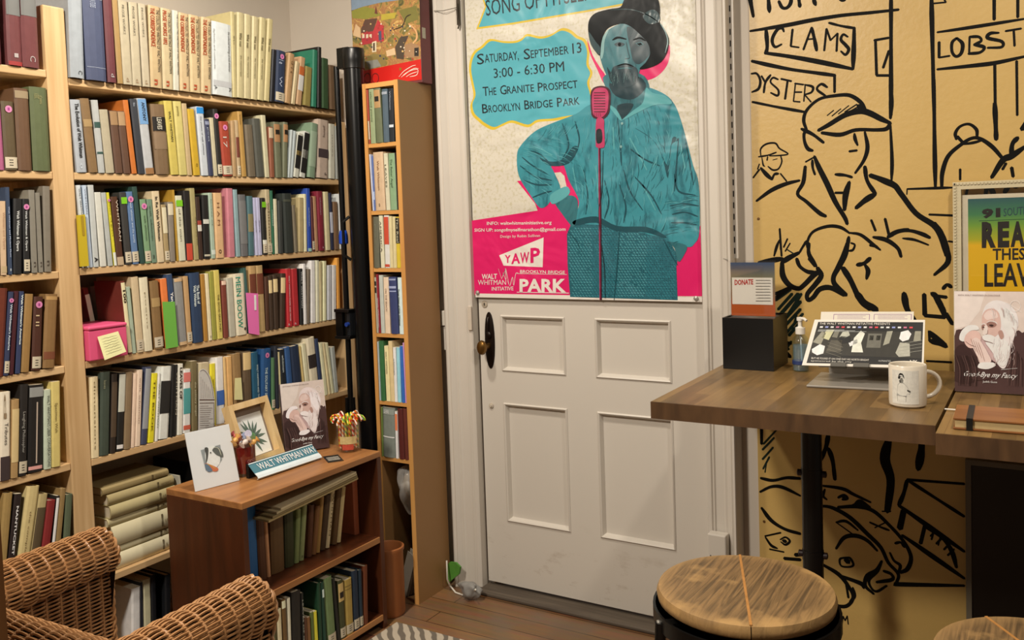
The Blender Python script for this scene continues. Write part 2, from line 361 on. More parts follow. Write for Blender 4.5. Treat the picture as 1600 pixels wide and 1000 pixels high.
one('side_panel', lambda b: b.box((.45, -2.75, 0), (1.28, -2.725, 1.06), wood('#6d4520', '#835a30', 'z', 7, .5, 12)), eb)
for z in (.08, .5, 1.04): one('shelf', lambda b: b.box((.45, -2.7245, z-.02), (1.28, -2.0305, z), wood('#6d4520', '#835a30', 'y', 7, .5, 12)), eb)

# ------------------------------------------------------------------ books
A_Y = (Vector((0, 1, 0)), Vector((1, 0, 0)))     # along, outward: shelves on the left wall
A_X = (Vector((1, 0, 0)), Vector((0, -1, 0)))    # shelves that face the room from the door wall
def make_book(orig, along, out, w, h, d, lean, col, opts, label, group, name='book', rough=.55, cat='book', br=.8):
    up = Vector((0, 0, 1)); a2 = along*math.cos(lean)-up*math.sin(lean); u2 = up*math.cos(lean)+along*math.sin(lean)
    o = Vector(orig)+((along*w-a2*w) if lean > 0 else Vector((0, 0, 0)))
    if lean > 0: o = Vector(orig)+along*w-a2*w
    T = lambda s, z, q: o+a2*s+u2*z+out*q
    root = thing(name, label, cat, orig+along*(w/2)-out*(d/2), group)
    soft = 'p' in opts; t = .0008 if soft else .0022; bul = .0006 if soft else min(.05*w+.0008, .004); t = min(t, w*.15)
    cm = mat(col, rough, 0, .14, 55)
    b = MB()
    po = [(w, -d), (w, -.003), (w*.82, bul*.62), (w*.5, bul), (w*.18, bul*.62), (0, -.003), (0, -d)]
    pi = [(w-t, -d), (w-t, -.003-t), (w*.82, bul*.62-t*1.5), (w*.5, bul-t*1.5), (w*.18, bul*.62-t*1.5), (t, -.003-t), (t, -d)]
    vs = [T(s, z, q) for z in (0, h) for pr in (po, pi) for s, q in pr]; fs = []
    for i in range(6):
        fs += [(i, i+1, 15+i, 14+i), (7+i+1, 7+i, 21+i, 22+i), (i+1, i, 7+i, 8+i), (14+i, 15+i, 22+i, 21+i)]
    fs += [(0, 14, 21, 7), (6, 13, 27, 20)]
    b.add(vs, fs, cm)
    def arc(s): f = s/w; return bul*(1-(2*f-1)**2*.95)
    def patch(b, z0, z1, m, f0=.04, f1=.96, e=.0006):
        ss = [w*(f0+(f1-f0)*i/6) for i in range(7)]; vs = []
        for s in ss:
            q = max(0, arc(s))+e if .1 < s/w < .9 else e-.0005
            vs += [T(s, z0, q), T(s, z1, q)]
        b.add(vs, [(2*i, 2*i+2, 2*i+3, 2*i+1) for i in range(6)], m)
    for op in opts.get('B', []):
        c, f0, f1 = op; patch(b, h*f0, h*f1, mat(alb(c, br), .6, 0, .08, 60), .03, .97, .0004)
    root_c = b.build('cover', root)
    ins = .0 if soft else .0025
    b = MB(); ov = [T(s, z, q) for s, z, q in ((t*1.05, ins+.0004, -d+ins+.001), (w-t*1.05, ins+.0004, -d+ins+.001), (w-t*1.05, ins+.0004, -.004-t), (t*1.05, ins+.0004, -.004-t))]
    b.obox(ov[0], ov[1]-ov[0], ov[3]-ov[0], u2*(h-2*ins-.0008), M_page); b.build('pages', root)
    if 'L' in opts:
        b = MB(); patch(b, h*.03, h*.03+min(.032, h*.16), M_lab, .02, .98, .0009)
        for k in range(3): patch(b, h*.03+.007+k*.007, h*.03+.009+k*.007, M_ink, .3, .62, .0012)
        b.build('call_label', root_c)
    for key, m in (('S', M_pink), ('G', M_grn)):
        if key in opts:
            b = MB(); r = min(.0095, w*.46); zc = h*.93-.008; n = 14
            pts = [T(w*.5+r*math.cos(2*math.pi*i/n), zc+r*math.sin(2*math.pi*i/n), bul+.0012) for i in range(n)] if key == 'S' else [T(w*.06, zc-.012, bul+.0012), T(w*.94, zc-.012, bul+.0012), T(w*.94, zc+.008, bul+.0012), T(w*.06, zc+.008, bul+.0012)]
            b.poly(pts, m)
            if key == 'S': b.poly([T(w*.5+x*r*.3, zc+y*r*.4, bul+.0015) for x, y in ((-1, -1), (1, -1), (1, 1), (-1, 1))], mat('#9a3f86', .6, 0, 0))
            b.build('round_sticker' if key == 'S' else 'green_sticker', root_c)
    if 'T' in opts:
        for (txt, c, z1, z0, f0, f1, bold) in opts['T']:
            b = MB(); b.text(txt, T(w*f0, h*z1, bul+.0011), -u2*(h*(z1-z0)), a2*(w*(f1-f0)), mat(alb(c, br), .6, 0, 0), bold); b.build('spine_title', root_c)
    return root
def parse(o):
    d = {}
    for t in o.split():
        if t in 'pLSGg': d[t] = 1
        elif t[0] == 'B': c, f0, f1 = t[1:].split(':'); d.setdefault('B', []).append(('#'+c, float(f0), float(f1)))
        elif t[0] == 'T':
            q = t[1:].split(':'); d.setdefault('T', []).append((q[0].replace('_', ' '), '#'+q[1], float(q[2]), float(q[3]), float(q[4]), float(q[5]), float(q[6]) if len(q) > 6 else 0))
        elif t[0] == 'D': d['D'] = float(t[1:])
    return d
def row(data, zoom, frame, plane, zs, where, group, depth=(.15, .2), bright=.8, xmin=None, xmax=None, ztop=None):
    along, out = frame; ax, val = plane; ox, oy, sc = zoom; recs = []
    for ln in data.strip().split('\n'):
        m, _, op = ln.partition(';'); p = m.split()
        x0, x1, xt, yt = [float(v) for v in p[:4]]; recs.append((x0, x1, xt, yt, p[4], ' '.join(p[5:]), parse(op)))
    tot = {}
    for r in recs: tot[r[5]] = tot.get(r[5], 0)+1
    cnt = {}; pe = None; ph = 0; pt = 0; prev = None; made = []
    base = Vector((0, 0, 0))
    def on(x, y): v = P(ax, val, ox+x/sc, oy+y/sc); return v.dot(along), v.z
    for (x0, x1, xt, yt, hx, desc, op) in recs:
        # foot of the spine on the shelf line: search the photo row where the plane meets the shelf height
        def foot(x):
            y = 0
            for _ in range(6):
                s, z = on(x, y); s2, z2 = on(x, y+10); y += (zs-z)/((z2-z)/10)
            return on(x, y)[0]
        b0, b1 = foot(x0), foot(x1); ts, tz = on(xt, yt); h = tz-zs; w = b1-b0
        lean = math.atan2(ts-b0, h)
        if ztop is not None: h = min(h, ztop-zs-.004)
        if lean > R_(12): lean = R_(12)
        if lean < R_(-12): lean = R_(-12)
        h = h/math.cos(lean)
        w = max(w*math.cos(lean), .005)
        if pe is not None:
            hm = min(h, ph); t = math.tan(lean)
            need = max(pe, pe+(pt-t)*hm)+.0006
            if need > b0+.004 and t < pt:      # soften the lean before pushing
                t = min(pt, t+(need-b0-.004)/max(hm, .05)); lean = math.atan(t); need = max(pe, pe+(pt-t)*hm)+.0006
            if need > b0:
                w = max(w-(need-b0), .0055); b0 = need
        if xmin is not None and b0 < xmin+max(0, -math.sin(lean))*h: b1_ = b0+w; b0 = xmin+max(0, -math.sin(lean))*h; w = max(.006, b1_-b0)
        if xmax is not None:
            if b0+w > xmax-.0004: w = xmax-.0004-b0
            if w < .004: continue
            if lean > 0 and b0+w+math.sin(lean)*h > xmax: lean = max(0, math.asin(min(1, max(0, (xmax-b0-w)/h))))
        cnt[desc] = cnt.get(desc, 0)+1
        if tot[desc] > 1: label = '%s %s from the left on the %s' % (ordinal(cnt[desc]-1), desc, where)
        elif prev: label = '%s on the %s, right of the %s' % (desc, where, prev)
        else: label = '%s at the left end of the %s' % (desc, where)
        if len(label.split()) > 16: label = '%s on the %s' % (desc, where)
        prev = desc
        d = op.get('D', random.uniform(*depth)); ri = recs.index((x0, x1, xt, yt, hx, desc, op))/max(1, len(recs)-1); br = bright if not isinstance(bright, tuple) else bright[0]+(bright[1]-bright[0])*ri; col = alb(hx, br)
        o3 = along*b0+out*(val*(1 if ax == 'x' else -1))
        o3.z = zs+.0005
        make_book(o3, along, out, w, h, d, lean, col, op, label, group, rough=.3 if 'g' in op else .55, br=br)
        made.append((b0, w, h, lean, d))
        ww = w/math.cos(lean) if abs(lean) < .3 else w
        pe = b0+ww; ph = h; pt = math.tan(lean)
    return made
Z1 = (0, 0, 5.714); Z2 = (260, 0, 5.714); Z3 = (0, 130, 5.714); Z4 = (260, 130, 5.714); Z5 = (0, 270, 5.714); Z6 = (260, 270, 5.714)
Z7 = (0, 410, 5.714); Z8 = (260, 400, 5.714); Z9 = (0, 550, 5.714); Z10 = (260, 510, 5.714); Z11 = (0, 700, 5.714)
def sh(txt, dx):                       # move a list measured in one detail view into its neighbour's frame
    out = []
    for ln in txt.strip().split('\n'):
        p = ln.split(' '); p[0] = str(float(p[0])+dx); p[1] = str(float(p[1])+dx); p[2] = str(float(p[2])+dx); out.append(' '.join(p))
    return '\n'.join(out)
def shy(txt, dx, dy):
    out = []
    for ln in sh(txt, dx).split('\n'):
        p = ln.split(' '); p[3] = str(float(p[3])+dy); out.append(' '.join(p))
    return '\n'.join(out)
ZTOP = [9]+[z-.021 for z in RZ]; LTOP = [9]+[z-.021 for z in LZ]; NTOP = [nzt-.018]+[z-.014 for z in NZ]
CW = 'TTHE_COLLECTED_WRITINGS_OF_WALT_WHITMAN:1d1710:.96:.2:.62:.9:.01'
R1 = """612 757 584 -150 cfcdc6 glossy silver-white tall book;g TC:222222:.08:.04:.5:.8
775 955 728 -110 5b6078 thick navy cloth book;Bd0d0d0:.9:.905 TWHITMAN_STUDIES:d8d8e0:.95:.8:.3:.6 Bc8c8d0:.14:.145
968 1045 921 -50 7d3a3c slim maroon book;Td:e0d0c0:.1:.06:.3:.7
1045 1105 988 -25 c89a58 tan-edged pamphlet volume;p
1107 1190 1055 0 ddc59b pale cream series volume;p Td:c49a70:.08:.03:.3:.6 TPROSE_WORKS:8a7a60:.95:.6:.3:.55
1192 1270 1150 15 ddc59b pale cream series volume;p Td:c49a70:.08:.03:.3:.6 TPROSE_WORKS:8a7a60:.95:.6:.3:.55
1280 1346 1235 28 dcc49c pale cream series volume;p Td:c49a70:.08:.03:.3:.6 TPROSE_WORKS:8a7a60:.95:.6:.3:.55
1350 1452 1325 45 e3bd85 orange-lettered series volume;p TTHE_CORRESPONDENCE:c8552a:.97:.5:.12:.5:.02 """+CW+""" Tn:c8552a:.1:.03:.3:.7:.03
1460 1552 1437 70 e3c591 orange-lettered series volume;p TPROSE_WORKS_1892:c8552a:.97:.55:.12:.5:.02 """+CW+""" Tn:c8552a:.1:.03:.3:.7:.03
"""+sh("""66 118 55 92 efe0c0 white thin series volume;p """+CW+"""
125 215 110 112 e6c08a orange-lettered series volume;p TTHE_CORRESPONDENCE:c8552a:.97:.5:.12:.5:.02 """+CW+""" Tn:c8552a:.1:.03:.3:.7:.03
218 312 200 130 e8c48c orange-lettered series volume;p TTHE_CORRESPONDENCE:c8552a:.97:.5:.12:.5:.02 """+CW+""" Tn:c8552a:.1:.03:.3:.7:.03
315 406 315 155 e8c48e orange-lettered series volume;p TTHE_CORRESPONDENCE:c8552a:.97:.5:.12:.5:.02 """+CW+""" Tn:c8552a:.1:.03:.3:.7:.03
412 590 396 190 f2ecdc thick bright white jacketed book;p Tdaybooks_and_notebooks:8a8278:.9:.35:.05:.14 Tthe_collected_writings_of_walt_whitman:55504a:.9:.35:.8:.93 TA:333333:.12:.07:.8:.95 TA:333333:.12:.07:.05:.2 Bd8d0c4:.12:.2
592 630 570 103 dcc384 yellow-cream uniform volume;TW_h_i_t:5a4a28:.72:.62:.3:.7
632 692 635 112 e0c88e yellow-cream uniform volume;TWhit_man:5a4a28:.76:.6:.2:.6 Tthe_manuscripts:8a7850:.5:.25:.35:.6
695 755 700 128 e0c890 yellow-cream uniform volume;TWhit_man:5a4a28:.76:.6:.2:.6 Tthe_manuscripts:8a7850:.5:.25:.35:.6
758 812 770 148 e3ca92 yellow-cream uniform volume;TWhit_man:5a4a28:.76:.6:.2:.6 Tthe_manuscripts:8a7850:.5:.25:.35:.6
815 872 838 160 e0c88c yellow-cream uniform volume;TWhit_man:5a4a28:.76:.6:.2:.6 Tthe_manuscripts:8a7850:.5:.25:.35:.6
874 922 908 172 ddc486 yellow-cream uniform volume;TWhit_man:5a4a28:.76:.6:.2:.6
928 964 950 445 15161c thin black book;
970 1055 985 455 333d52 dark navy book with stickers;L S Tl_e:d8d8e0:.82:.74:.2:.7 TW:c8c8d0:.5:.3:.3:.6
1058 1112 1095 482 c99a66 tan-orange clothbound book;Td_i_t:6a4a28:.85:.6:.4:.7
1117 1150 1165 555 ddc08c thin cream book;p
1160 1208 1198 515 cfa070 orange and white book;p Be8dcc8:.3:.62 Bd06a30:.62:.8
1228 1290 1245 600 a08a48 thin olive-gold book;p
1293 1342 1285 440 2b7a58 large bright green book;D.22
1344 1382 1333 415 17150f tall black-edged book;D.24
1385 1452 1380 518 37502c dark green cloth book;
1460 1528 1447 580 6f5236 faded brown book;
1530 1560 1515 595 c9a070 light tan book end;""", 1486)
row(R1, Z1, A_Y, ('x', .312), RZ[0], 'top wall shelf', 'books on the top shelf of the right bay', (.17, .22), (1.9, 1.05), ztop=ZTOP[0], xmin=-1.1993, xmax=-.053)
R2 = """690 780 626 145 c9c6c0 light grey lettered paperback;p TThe_Evolution_of_Walt_Whitman:1c1a1a:.95:.2:.35:.75:.02 To:f4f0e8:.12:.05:.3:.7
795 880 710 135 9a7448 worn brown cloth book;Bc09860:.62:.72
884 942 818 150 cfc8b8 white spine with green marks;B3d5a4c:.62:.7 B3d5a4c:.26:.29
950 1028 886 235 cdb892 ivory paper-covered book;
1035 1104 975 245 6e4a34 brown half-tan book;Bb5895a:.77:.99
1106 1172 1045 250 6e4a34 brown half-tan book;Bc49868:.77:.99
1180 1228 1098 150 e07a2e bright orange slim book;p
1238 1298 1162 140 3e3e40 charcoal paperback;p TWhitman:c8c8c8:.95:.9:.3:.6
1300 1380 1222 135 d0c8bc white book with blue top;p B7fa6c8:.66:.99 TANTONY:2a3440:.95:.7:.4:.75:.02 Bb07a48:.0:.08
1398 1518 1345 185 8a6a48 thick brown book, black label;B1d1814:.62:.82 TLEAVES:e0d0b0:.81:.64:.3:.65:.02 B9a7a58:.36:.6
"""+sh("""36 118 -42 155 e2c45c yellow book lettered in black;p TWALT_WHITMAN:1c1608:.86:.45:.36:.66:.01
120 192 62 160 e3ca74 plain pale yellow book;p Tpoems:8a7030:.93:.8:.3:.6
193 235 140 180 d3b07c thin tan paperback;p
238 308 178 228 dfae2c golden yellow book;p To:8a6a10:.18:.13:.4:.8
316 382 264 208 dcd8d0 white book with bright blue top;p B2f8fcc:.9:.99 Tthe_poems_of_walt_whitman:555:.86:.3:.4:.6
385 424 342 320 3c3e54 narrow navy book;B9a9aa8:.9:.96 Tpoet:d0d0d0:.85:.6:.3:.6
427 462 386 308 dcc89c narrow cream book;p
464 506 416 230 28241f tall black book with label;L S
510 594 470 340 b8482f red-orange stickered book;L S T17:e8d0b8:.72:.52:.2:.6
598 630 578 335 c59a66 thin buff book;
632 668 604 330 d0ac7c buff book with maroon panel;L B82402e:.34:.7
670 720 614 250 c8964a tall mustard book;Tleaves:8a6028:.95:.8:.2:.5
735 804 700 370 7d6b52 faded brown-grey book;
808 880 765 315 5e5a4c dark grey-green worn book;
885 926 846 285 e0cfa0 tall cream thin book;p
930 970 912 390 9c5a3c russet book with cream label;Be0c49a:.78:.98
980 1036 955 345 7b7858 olive book, orange label;Bc08a58:.64:.96 T1:221a10:.86:.78:.2:.8:.05
1042 1084 1045 350 7b7858 olive book, orange label;Bc08a58:.64:.96 T1:221a10:.86:.78:.2:.8:.05
1087 1106 1115 420 c2c2b4 thin pale grey booklet;p
1109 1130 1140 430 c6c8bc thin pale grey booklet;p
1136 1184 1185 455 ded4b8 white spine with photo strip;p B1c1a16:.2:.95 Bd8b060:.5:.6
1192 1242 1237 440 ddd4bc white spine with photo strip;p B1c1a16:.1:.97 Be8dcc0:.42:.6
1257 1330 1256 355 8b9c78 sage green book;Ba8b490:.2:.85
1346 1446 1335 325 d6b89c pinkish-cream wide book;p Tgathering:7a6050:.9:.7:.45:.65 B4a3a3a:.35:.5 Td:2a2020:.1:.06:.6:.8
1450 1510 1420 360 ded2b4 off-white ribbed book;p Tnotes:a89a80:.8:.4:.4:.6
1512 1536 1480 380 a8a494 thin grey spiral book;p
1538 1562 1512 400 4c4e54 slate-blue thin book;
1570 1605 1548 380 d3bc90 cream book behind the pole;p""", 1486)
row(R2, Z3, A_Y, ('x', .303), RZ[1], 'second wall shelf down', 'books on the second shelf of the right bay', (.14, .2), (1.5, 1.18), ztop=ZTOP[1], xmin=-1.1993, xmax=-.053)
R3 = """762 797 684 112 dcd8cc white black-lettered paperback;p TWALT_WHITMAN:1c1a1a:.96:.6:.3:.7:.02
799 833 738 112 c9ced0 bluish-white paperback;p TWHITMAN:445:.96:.65:.3:.6
838 888 788 110 c8c2b2 grey-white imprint book;p TA:1c1a1a:.12:.06:.2:.8:.03
890 957 835 175 ddd2ba plain off-white book;p
960 1014 890 178 b9b4a4 pale grey book;p
1016 1046 945 178 e0cc30 yellow-topped thin book;p S Tleaves_of_grass:8a7010:.9:.4:.3:.7 Be8e0c8:0:.18
1050 1110 990 215 54301c dark brown book;p TWHITMAN:e0c8a8:.95:.35:.6:.9 Bc8a880:0:.12
1125 1182 1068 175 3a3630 dark grey stickered book;L G
1186 1245 1125 170 5f7896 steel-blue stickered book;L S Twalt_whitman_and_the_world:d8dce0:.85:.3:.3:.6
1247 1299 1172 125 2c473a tall dark green book;
1302 1355 1250 238 7f9a6c sage stickered book;L S Twalt_whitman:3c4c34:.75:.35:.3:.6
1358 1407 1310 238 75886a grey-green book;p Twalt_whitman:3c4c34:.9:.35:.3:.6 Tm:2a2a20:.12:.07:.2:.7
1409 1475 1357 165 dcbf92 cream book lettered in black;p TIn_Re_Walt_Whitman:2a2018:.92:.3:.3:.65:.015
1478 1520 1440 285 a98c5c brown and cream book;L Be0cca0:.5:.95
"""+sh("""36 86 10 262 8c7c68 taupe book with cream top;Bdcc8a0:.78:.97
88 114 8 155 b8892c tall mustard book;p
116 180 76 205 d9cda8 white speckled stickered book;p G Tof_the_man:8a8068:.8:.3:.3:.6
184 240 152 160 1d1714 black book with red foot;p Bcf4a30:0:.24
242 296 195 138 ab9760 tall olive-tan book;p Tthe_good_gray_poet:5a4c28:.6:.2:.6:.8
298 335 260 215 3a2418 dark brown patterned book;p Be0d0b8:.45:.55 Ba04030:.55:.62
340 396 318 200 1b1815 black book with spots;p Bd8ccb4:.55:.62 Bc8b898:.04:.07 
398 442 342 180 a9b496 pale green book;p Tleaves_of:5a6a50:.9:.5:.4:.6 Bd8d8c0:.06:.13
446 522 420 180 dfae78 wide peach book;p TH_A_M:8a5a38:.85:.5:.3:.6 To:5a3a20:.13:.07:.3:.8
560 618 536 140 c97a7c large pink book;D.2 p
624 666 591 150 8fa39c tall grey-teal book;p
670 736 640 195 6c6660 grey textured book;B7c766e:.2:.9
738 788 722 210 4e6a68 teal book with tan mark;B8a7a50:.4:.7
792 824 764 222 bfb6c4 pale lilac thin volume;p Tmorris:554e60:.6:.4:.3:.7
826 860 800 222 bfb6c4 pale lilac thin volume;p Tmorris:554e60:.6:.4:.3:.7
866 906 842 225 221f1a black book with green sticker;L G Be8dcc0:.18:.26
908 948 882 150 bda67c tall tan labelled book;L p Twhitman:6a5838:.8:.2:.3:.7
950 971 928 160 2f6444 thin green book;p Tcollected:c8d8c0:.7:.45:.2:.7
974 1002 958 235 d8c8a0 thin cream book;p
1008 1048 996 250 3a3a34 dark grey narrow book;
1062 1140 1038 185 30332c thick black-green book;B4a4a3a:.86:.9 
1146 1176 1120 290 7b6b52 drab brown small book;
1182 1228 1182 225 b99f6c narrow tan book;p
1230 1258 1212 190 dccb9c narrow ivory book;p
1260 1300 1234 140 2c4a96 royal blue book;p Twhitman:c8d0e8:.7:.4:.3:.6 Ba8c8b0:0:.05
1302 1328 1281 215 5e2c28 dark red labelled thin book;L p
1330 1360 1306 210 b3825a thin terracotta book;p
1364 1418 1341 165 832330 crimson cloth book;Td:d8b8b0:.07:.04:.5:.7 Twhitman:b88a88:.9:.6:.3:.6
1426 1470 1402 170 d9c592 cream hardback;
1473 1500 1449 180 272a40 navy book with white label;p Bcfc8c8:.3:.66
1502 1545 1486 260 7c5a3c brown book beside the pole;
1550 1590 1538 190 d8d0c0 white book behind the pole;p""", 1486)
row(R3, Z5, A_Y, ('x', .302), RZ[2], 'third wall shelf down', 'books on the third shelf of the right bay', (.14, .2), (1.17, .99), ztop=ZTOP[2], xmin=-1.1993, xmax=-.053)
R4 = """1147 1184 1076 172 6e2f22 maroon book with cream spine;Be0cc98:.02:.98 T100:2a1c10:.88:.7:.2:.8:.03
1186 1222 1126 222 a4ab8c thin grey-green book;p
1228 1290 1172 135 c8ab80 tall buff labelled book;L
1292 1368 1243 140 dac7a0 wide ivory book;Tpoems:8a7450:.8:.3:.4:.55
1385 1463 1337 170 836138 brown cloth labelled book;L Ba88450:.62:.75
1482 1540 1432 150 df7436 orange paperback;p
1543 1600 1482 110 2f4058 navy paperback lettered white;p TYankee:e8e8e8:.75:.5:.3:.75:.03
"""+shy("""112 190 62 205 8a8378 grey-panelled tan book;Bc8a070:0:.05 Bc8a070:.95:1
192 236 150 185 b98e5c tan labelled book;L
242 335 202 155 27384e dark blue lettered book;TThe_Book_of:d8dce4:.82:.55:.55:.8:.02 TWalt_Whitman:d8dce4:.82:.52:.25:.5:.02
340 376 306 165 a8742c mustard-brown book;p
378 414 340 160 dfc99c cream cloth book;p To:554:.07:.04:.3:.8
416 456 380 140 958c38 olive green book;p
458 510 420 130 cdb458 yellow-olive book;p TTHE_GOOD_GRAY_POET:4a3c10:.65:.1:.35:.65:.01
516 560 490 225 743526 dark red book, torn top;Be0b898:.93:1
564 626 532 200 b3a78c grey-beige thick book;p
630 725 597 165 dac6a2 cream book, big green letters;p TMEIN_BOOW:2f9070:.95:.12:.15:.62:.03 To:2a2018:.12:.07:.7:.95:.05
734 762 682 110 345046 dark green book with papers;
764 826 736 92 b48c58 tan book, russet label;B6a3420:.55:.88 D.2
830 890 800 88 ac8a58 tan book, russet label;B6a3420:.57:.88 D.2
894 924 878 188 4a2c1c brown half-bound book;
926 962 906 180 3c2a1c marbled book, cream label;Bdcbc84:.68:.92
966 1008 950 170 3c2a1c marbled book, cream label;Bdcbc84:.68:.92
1018 1062 1022 160 3c2a1c marbled book, cream label;Bdcbc84:.64:.92
1076 1132 1042 120 b12a2c red book, white stripe;p Td:f0e0d8:.06:.03:.1:.4 TWALT_WHITMAN_POEMS_AND_PROSE_:f0e4dc:.88:.1:.4:.6:.06
1135 1192 1112 118 a8282a plain red book;p Td:f0e0d8:.06:.03:.1:.4
1200 1227 1190 115 1a1a18 black book lettered white;p TWALT_WHITMAN:d8d0c0:.95:.3:.3:.7
1230 1256 1217 72 e6e0d0 slim white book;p
1258 1282 1262 120 6c5c48 dull brown slim book;
1286 1336 1277 45 e8e0cc broad white book;p
1340 1368 1336 42 d0c4a0 cream-grey book;p
1372 1396 1366 50 bda878 thin khaki book;p
1402 1432 1401 48 ddd49c pale yellow slim book;p
1440 1480 1440 88 c4bcb4 grey-white magazine;p
1484 1520 1482 85 e4e0d8 tall white magazine;p
1524 1556 1498 20 d8923c orange folder at shelf end;p""", 1486, -57)
row(R4, Z7, A_Y, ('x', .302), RZ[3], 'fourth wall shelf down', 'books on the fourth shelf of the right bay', (.13, .19), (.95, .81), ztop=ZTOP[3], xmin=-1.1993, xmax=-.053)
R5 = """812 890 802 235 d6bc8c tall cream book, left end;p Tdimensions:7a6440:.95:.1:.35:.55
893 977 905 190 3c4234 dark green wide book;Tleaves:9a9470:.9:.8:.2:.5 
985 1036 1002 205 2a1f16 black-brown book;B4a3826:.2:.9
1040 1100 1066 195 1a1814 black book, pale strip;p Bb8b098:.5:.98 Be8e0d0:.03:.08
1105 1168 1125 190 7c6344 brown cloth hardback;
1172 1203 1195 195 d8b494 thin pinkish book;p
1205 1257 1226 170 dcb898 pink-cream book;p Twalt_whitman:8a6a58:.9:.3:.4:.65
1260 1315 1302 145 3a3c4c navy book, grey blocks;B8a8680:.2:.98
1320 1376 1356 200 e3c222 bright yellow book;p TTHE_BOOK:6a5408:.9:.15:.35:.65:.01
1379 1410 1400 195 e0d8c0 white book lettered green;p TWALT_WHITMAN:5a6a40:.85:.2:.3:.8:.02
1412 1505 1444 145 d0c8b4 white book, dark photo;p B201e1a:.35:.8
1512 1545 1528 125 1c1a16 slim black volume;
"""+shy("""30 88 38 352 1a1814 black lettered paperback;p TWHITMAN:c0b090:.9:.3:.5:.85:.02
90 146 55 350 dcd0b0 cream book, black lettering;p TLEAVES_OF:2a2018:.95:.5:.3:.75:.03
148 218 150 393 d4ccb8 white book, coloured blocks;p Bc86a5c:.8:.95 B4a8a80:.3:.7 Bc05a40:.05:.12
222 286 200 320 6e5e3c olive-brown book;p Tthe_solitary_singer:c8b890:.7:.2:.5:.75
290 388 292 340 b9a47c book behind the arch leaflet;p
390 446 376 342 dfc02c yellow book beside leaflet;p Tleaves_of_grass:8a7010:.75:.5:.4:.7
450 526 432 285 d8d0c0 white book, blue block;p B3c5c94:.28:.5
528 556 500 285 cda468 thin tan book;p
558 606 536 275 cc9a5c orange-tan book;p Bb8804a:.2:.25
610 692 580 252 8c6a40 brown book with note;
696 770 680 235 5a4630 dark brown, tan-topped book;Bcaa870:.72:.99
774 842 750 240 1d4a5c deep teal book;TWALT_WHITMAN_AND_THE_EARTH:c0d4dc:.8:.1:.6:.85:.01
846 932 852 212 1f4468 blue stickered book;S TTHE_SOLITARY_SINGER:c0d0e0:.7:.1:.3:.55:.01
936 972 892 295 4c6a44 green labelled book;L
976 1012 928 190 23252a charcoal tall book;
1014 1034 968 238 c9b480 narrow buff book;p
1036 1088 990 215 1d1f22 black volume, white lettering;p Twhitman:c8c8c8:.9:.6:.3:.7
1090 1145 1045 195 2f4c70 blue-edged dark book;
1147 1228 1100 185 232c3c navy-black wide book;
1230 1252 1166 185 c8a868 slim ochre book;p
1258 1294 1206 160 d9c59a smooth cream book;p
1300 1374 1246 112 d0bc98 cream-grey book, dark stamp;B2e2420:.5:.72 D.2
1376 1408 1322 120 2c3448 narrow dark navy book;
1412 1444 1362 155 dcc698 plain cream thin volume;p
1446 1474 1390 155 d3ba88 plain cream thin volume;p
1476 1504 1416 155 dcc698 plain cream thin volume;p
1506 1540 1470 190 a8a494 grey patterned book;p""", 1486, -228)
row(R5, Z9, A_Y, ('x', .3), RZ[4], 'fifth wall shelf down', 'books on the fifth shelf of the right bay', (.14, .2), (.79, .76), ztop=ZTOP[4], xmin=-1.1993, xmax=-.053)
row('862 905 745 235 5c2c22 dim red-brown leaning book behind pink box;p D.1 Bb89878:.3:.9', Z7, A_Y, ('x', .162), RZ[3], 'fourth wall shelf down', 'books on the fourth shelf of the right bay', (.13, .19), .4, xmin=-1.19)
# left bay
row("""-120 18 -160 -150 7c4040 maroon film-covered volume;g B8a8478:.6:.99
75 203 40 -150 8a4c48 maroon film-covered volume;g B8a8478:.62:.99 Bc03a34:0:.05 Tl:d8c0b0:.15:.1:.4:.7
206 355 168 -150 8a4c48 maroon film-covered volume;g B8a8478:.62:.99 TC:d8c0b0:.14:.07:.4:.75""", Z1, A_Y, ('x', .303), LZ[0], 'top left-bay shelf', 'books on the top shelf of the left bay', (.16, .2), 1.7, ztop=LTOP[0], xmax=-1.2657)
row("""-200 -60 -250 60 4a1c18 dark red cloth book;
-58 44 -100 170 cf6c8c pink paperback;p
50 160 10 158 6e5838 olive-brown worn labelled book;L S
165 290 125 42 7c5638 tall brown worn book;Bb89a70:.88:.97
303 455 262 30 6f7448 thick moss-green cloth book;TA_CRITIC:b8a868:.92:.86:.2:.5 Tof_poems:b8a868:.9:.8:.5:.7""", Z3, A_Y, ('x', .303), LZ[1], 'second left-bay shelf down', 'books on the second shelf of the left bay', (.15, .2), 1.56, ztop=LTOP[1], xmax=-1.2657)
row("""-100 10 -120 250 6a4a30 brown book at frame edge;
12 65 0 255 dcb488 cream and pink book;p TWhitman_and_Opera:b08060:.85:.35:.4:.75 Bc8a878:.03:.12
75 116 46 130 3a4658 slate-blue lettered book;p TWalt_Whitman_and_Modern_Music:d0d4dc:.78:.2:.4:.75:.02 Te:e8e8e8:.07:.04:.3:.8
122 200 126 235 1d1b1a black opera book;p TWalt_Whitman_&_Opera:e0d8c8:.84:.3:.3:.62:.02 
203 270 192 235 1d1b1a black opera book;p L S TWalt_Whitman_&_Opera:e0d8c8:.84:.3:.3:.62:.02
276 342 246 155 8c806c grey-taupe book;p Tn:4a3c30:.13:.07:.3:.8
345 393 310 180 8c806c grey-taupe book;p Tn:4a3c30:.13:.07:.3:.8
402 465 386 122 857762 tall drab grey book;p Tn:4a3c30:.13:.07:.3:.8""", Z5, A_Y, ('x', .303), LZ[2], 'third left-bay shelf down', 'books on the third shelf of the left bay', (.14, .19), 1.15, ztop=LTOP[2], xmax=-1.2657)
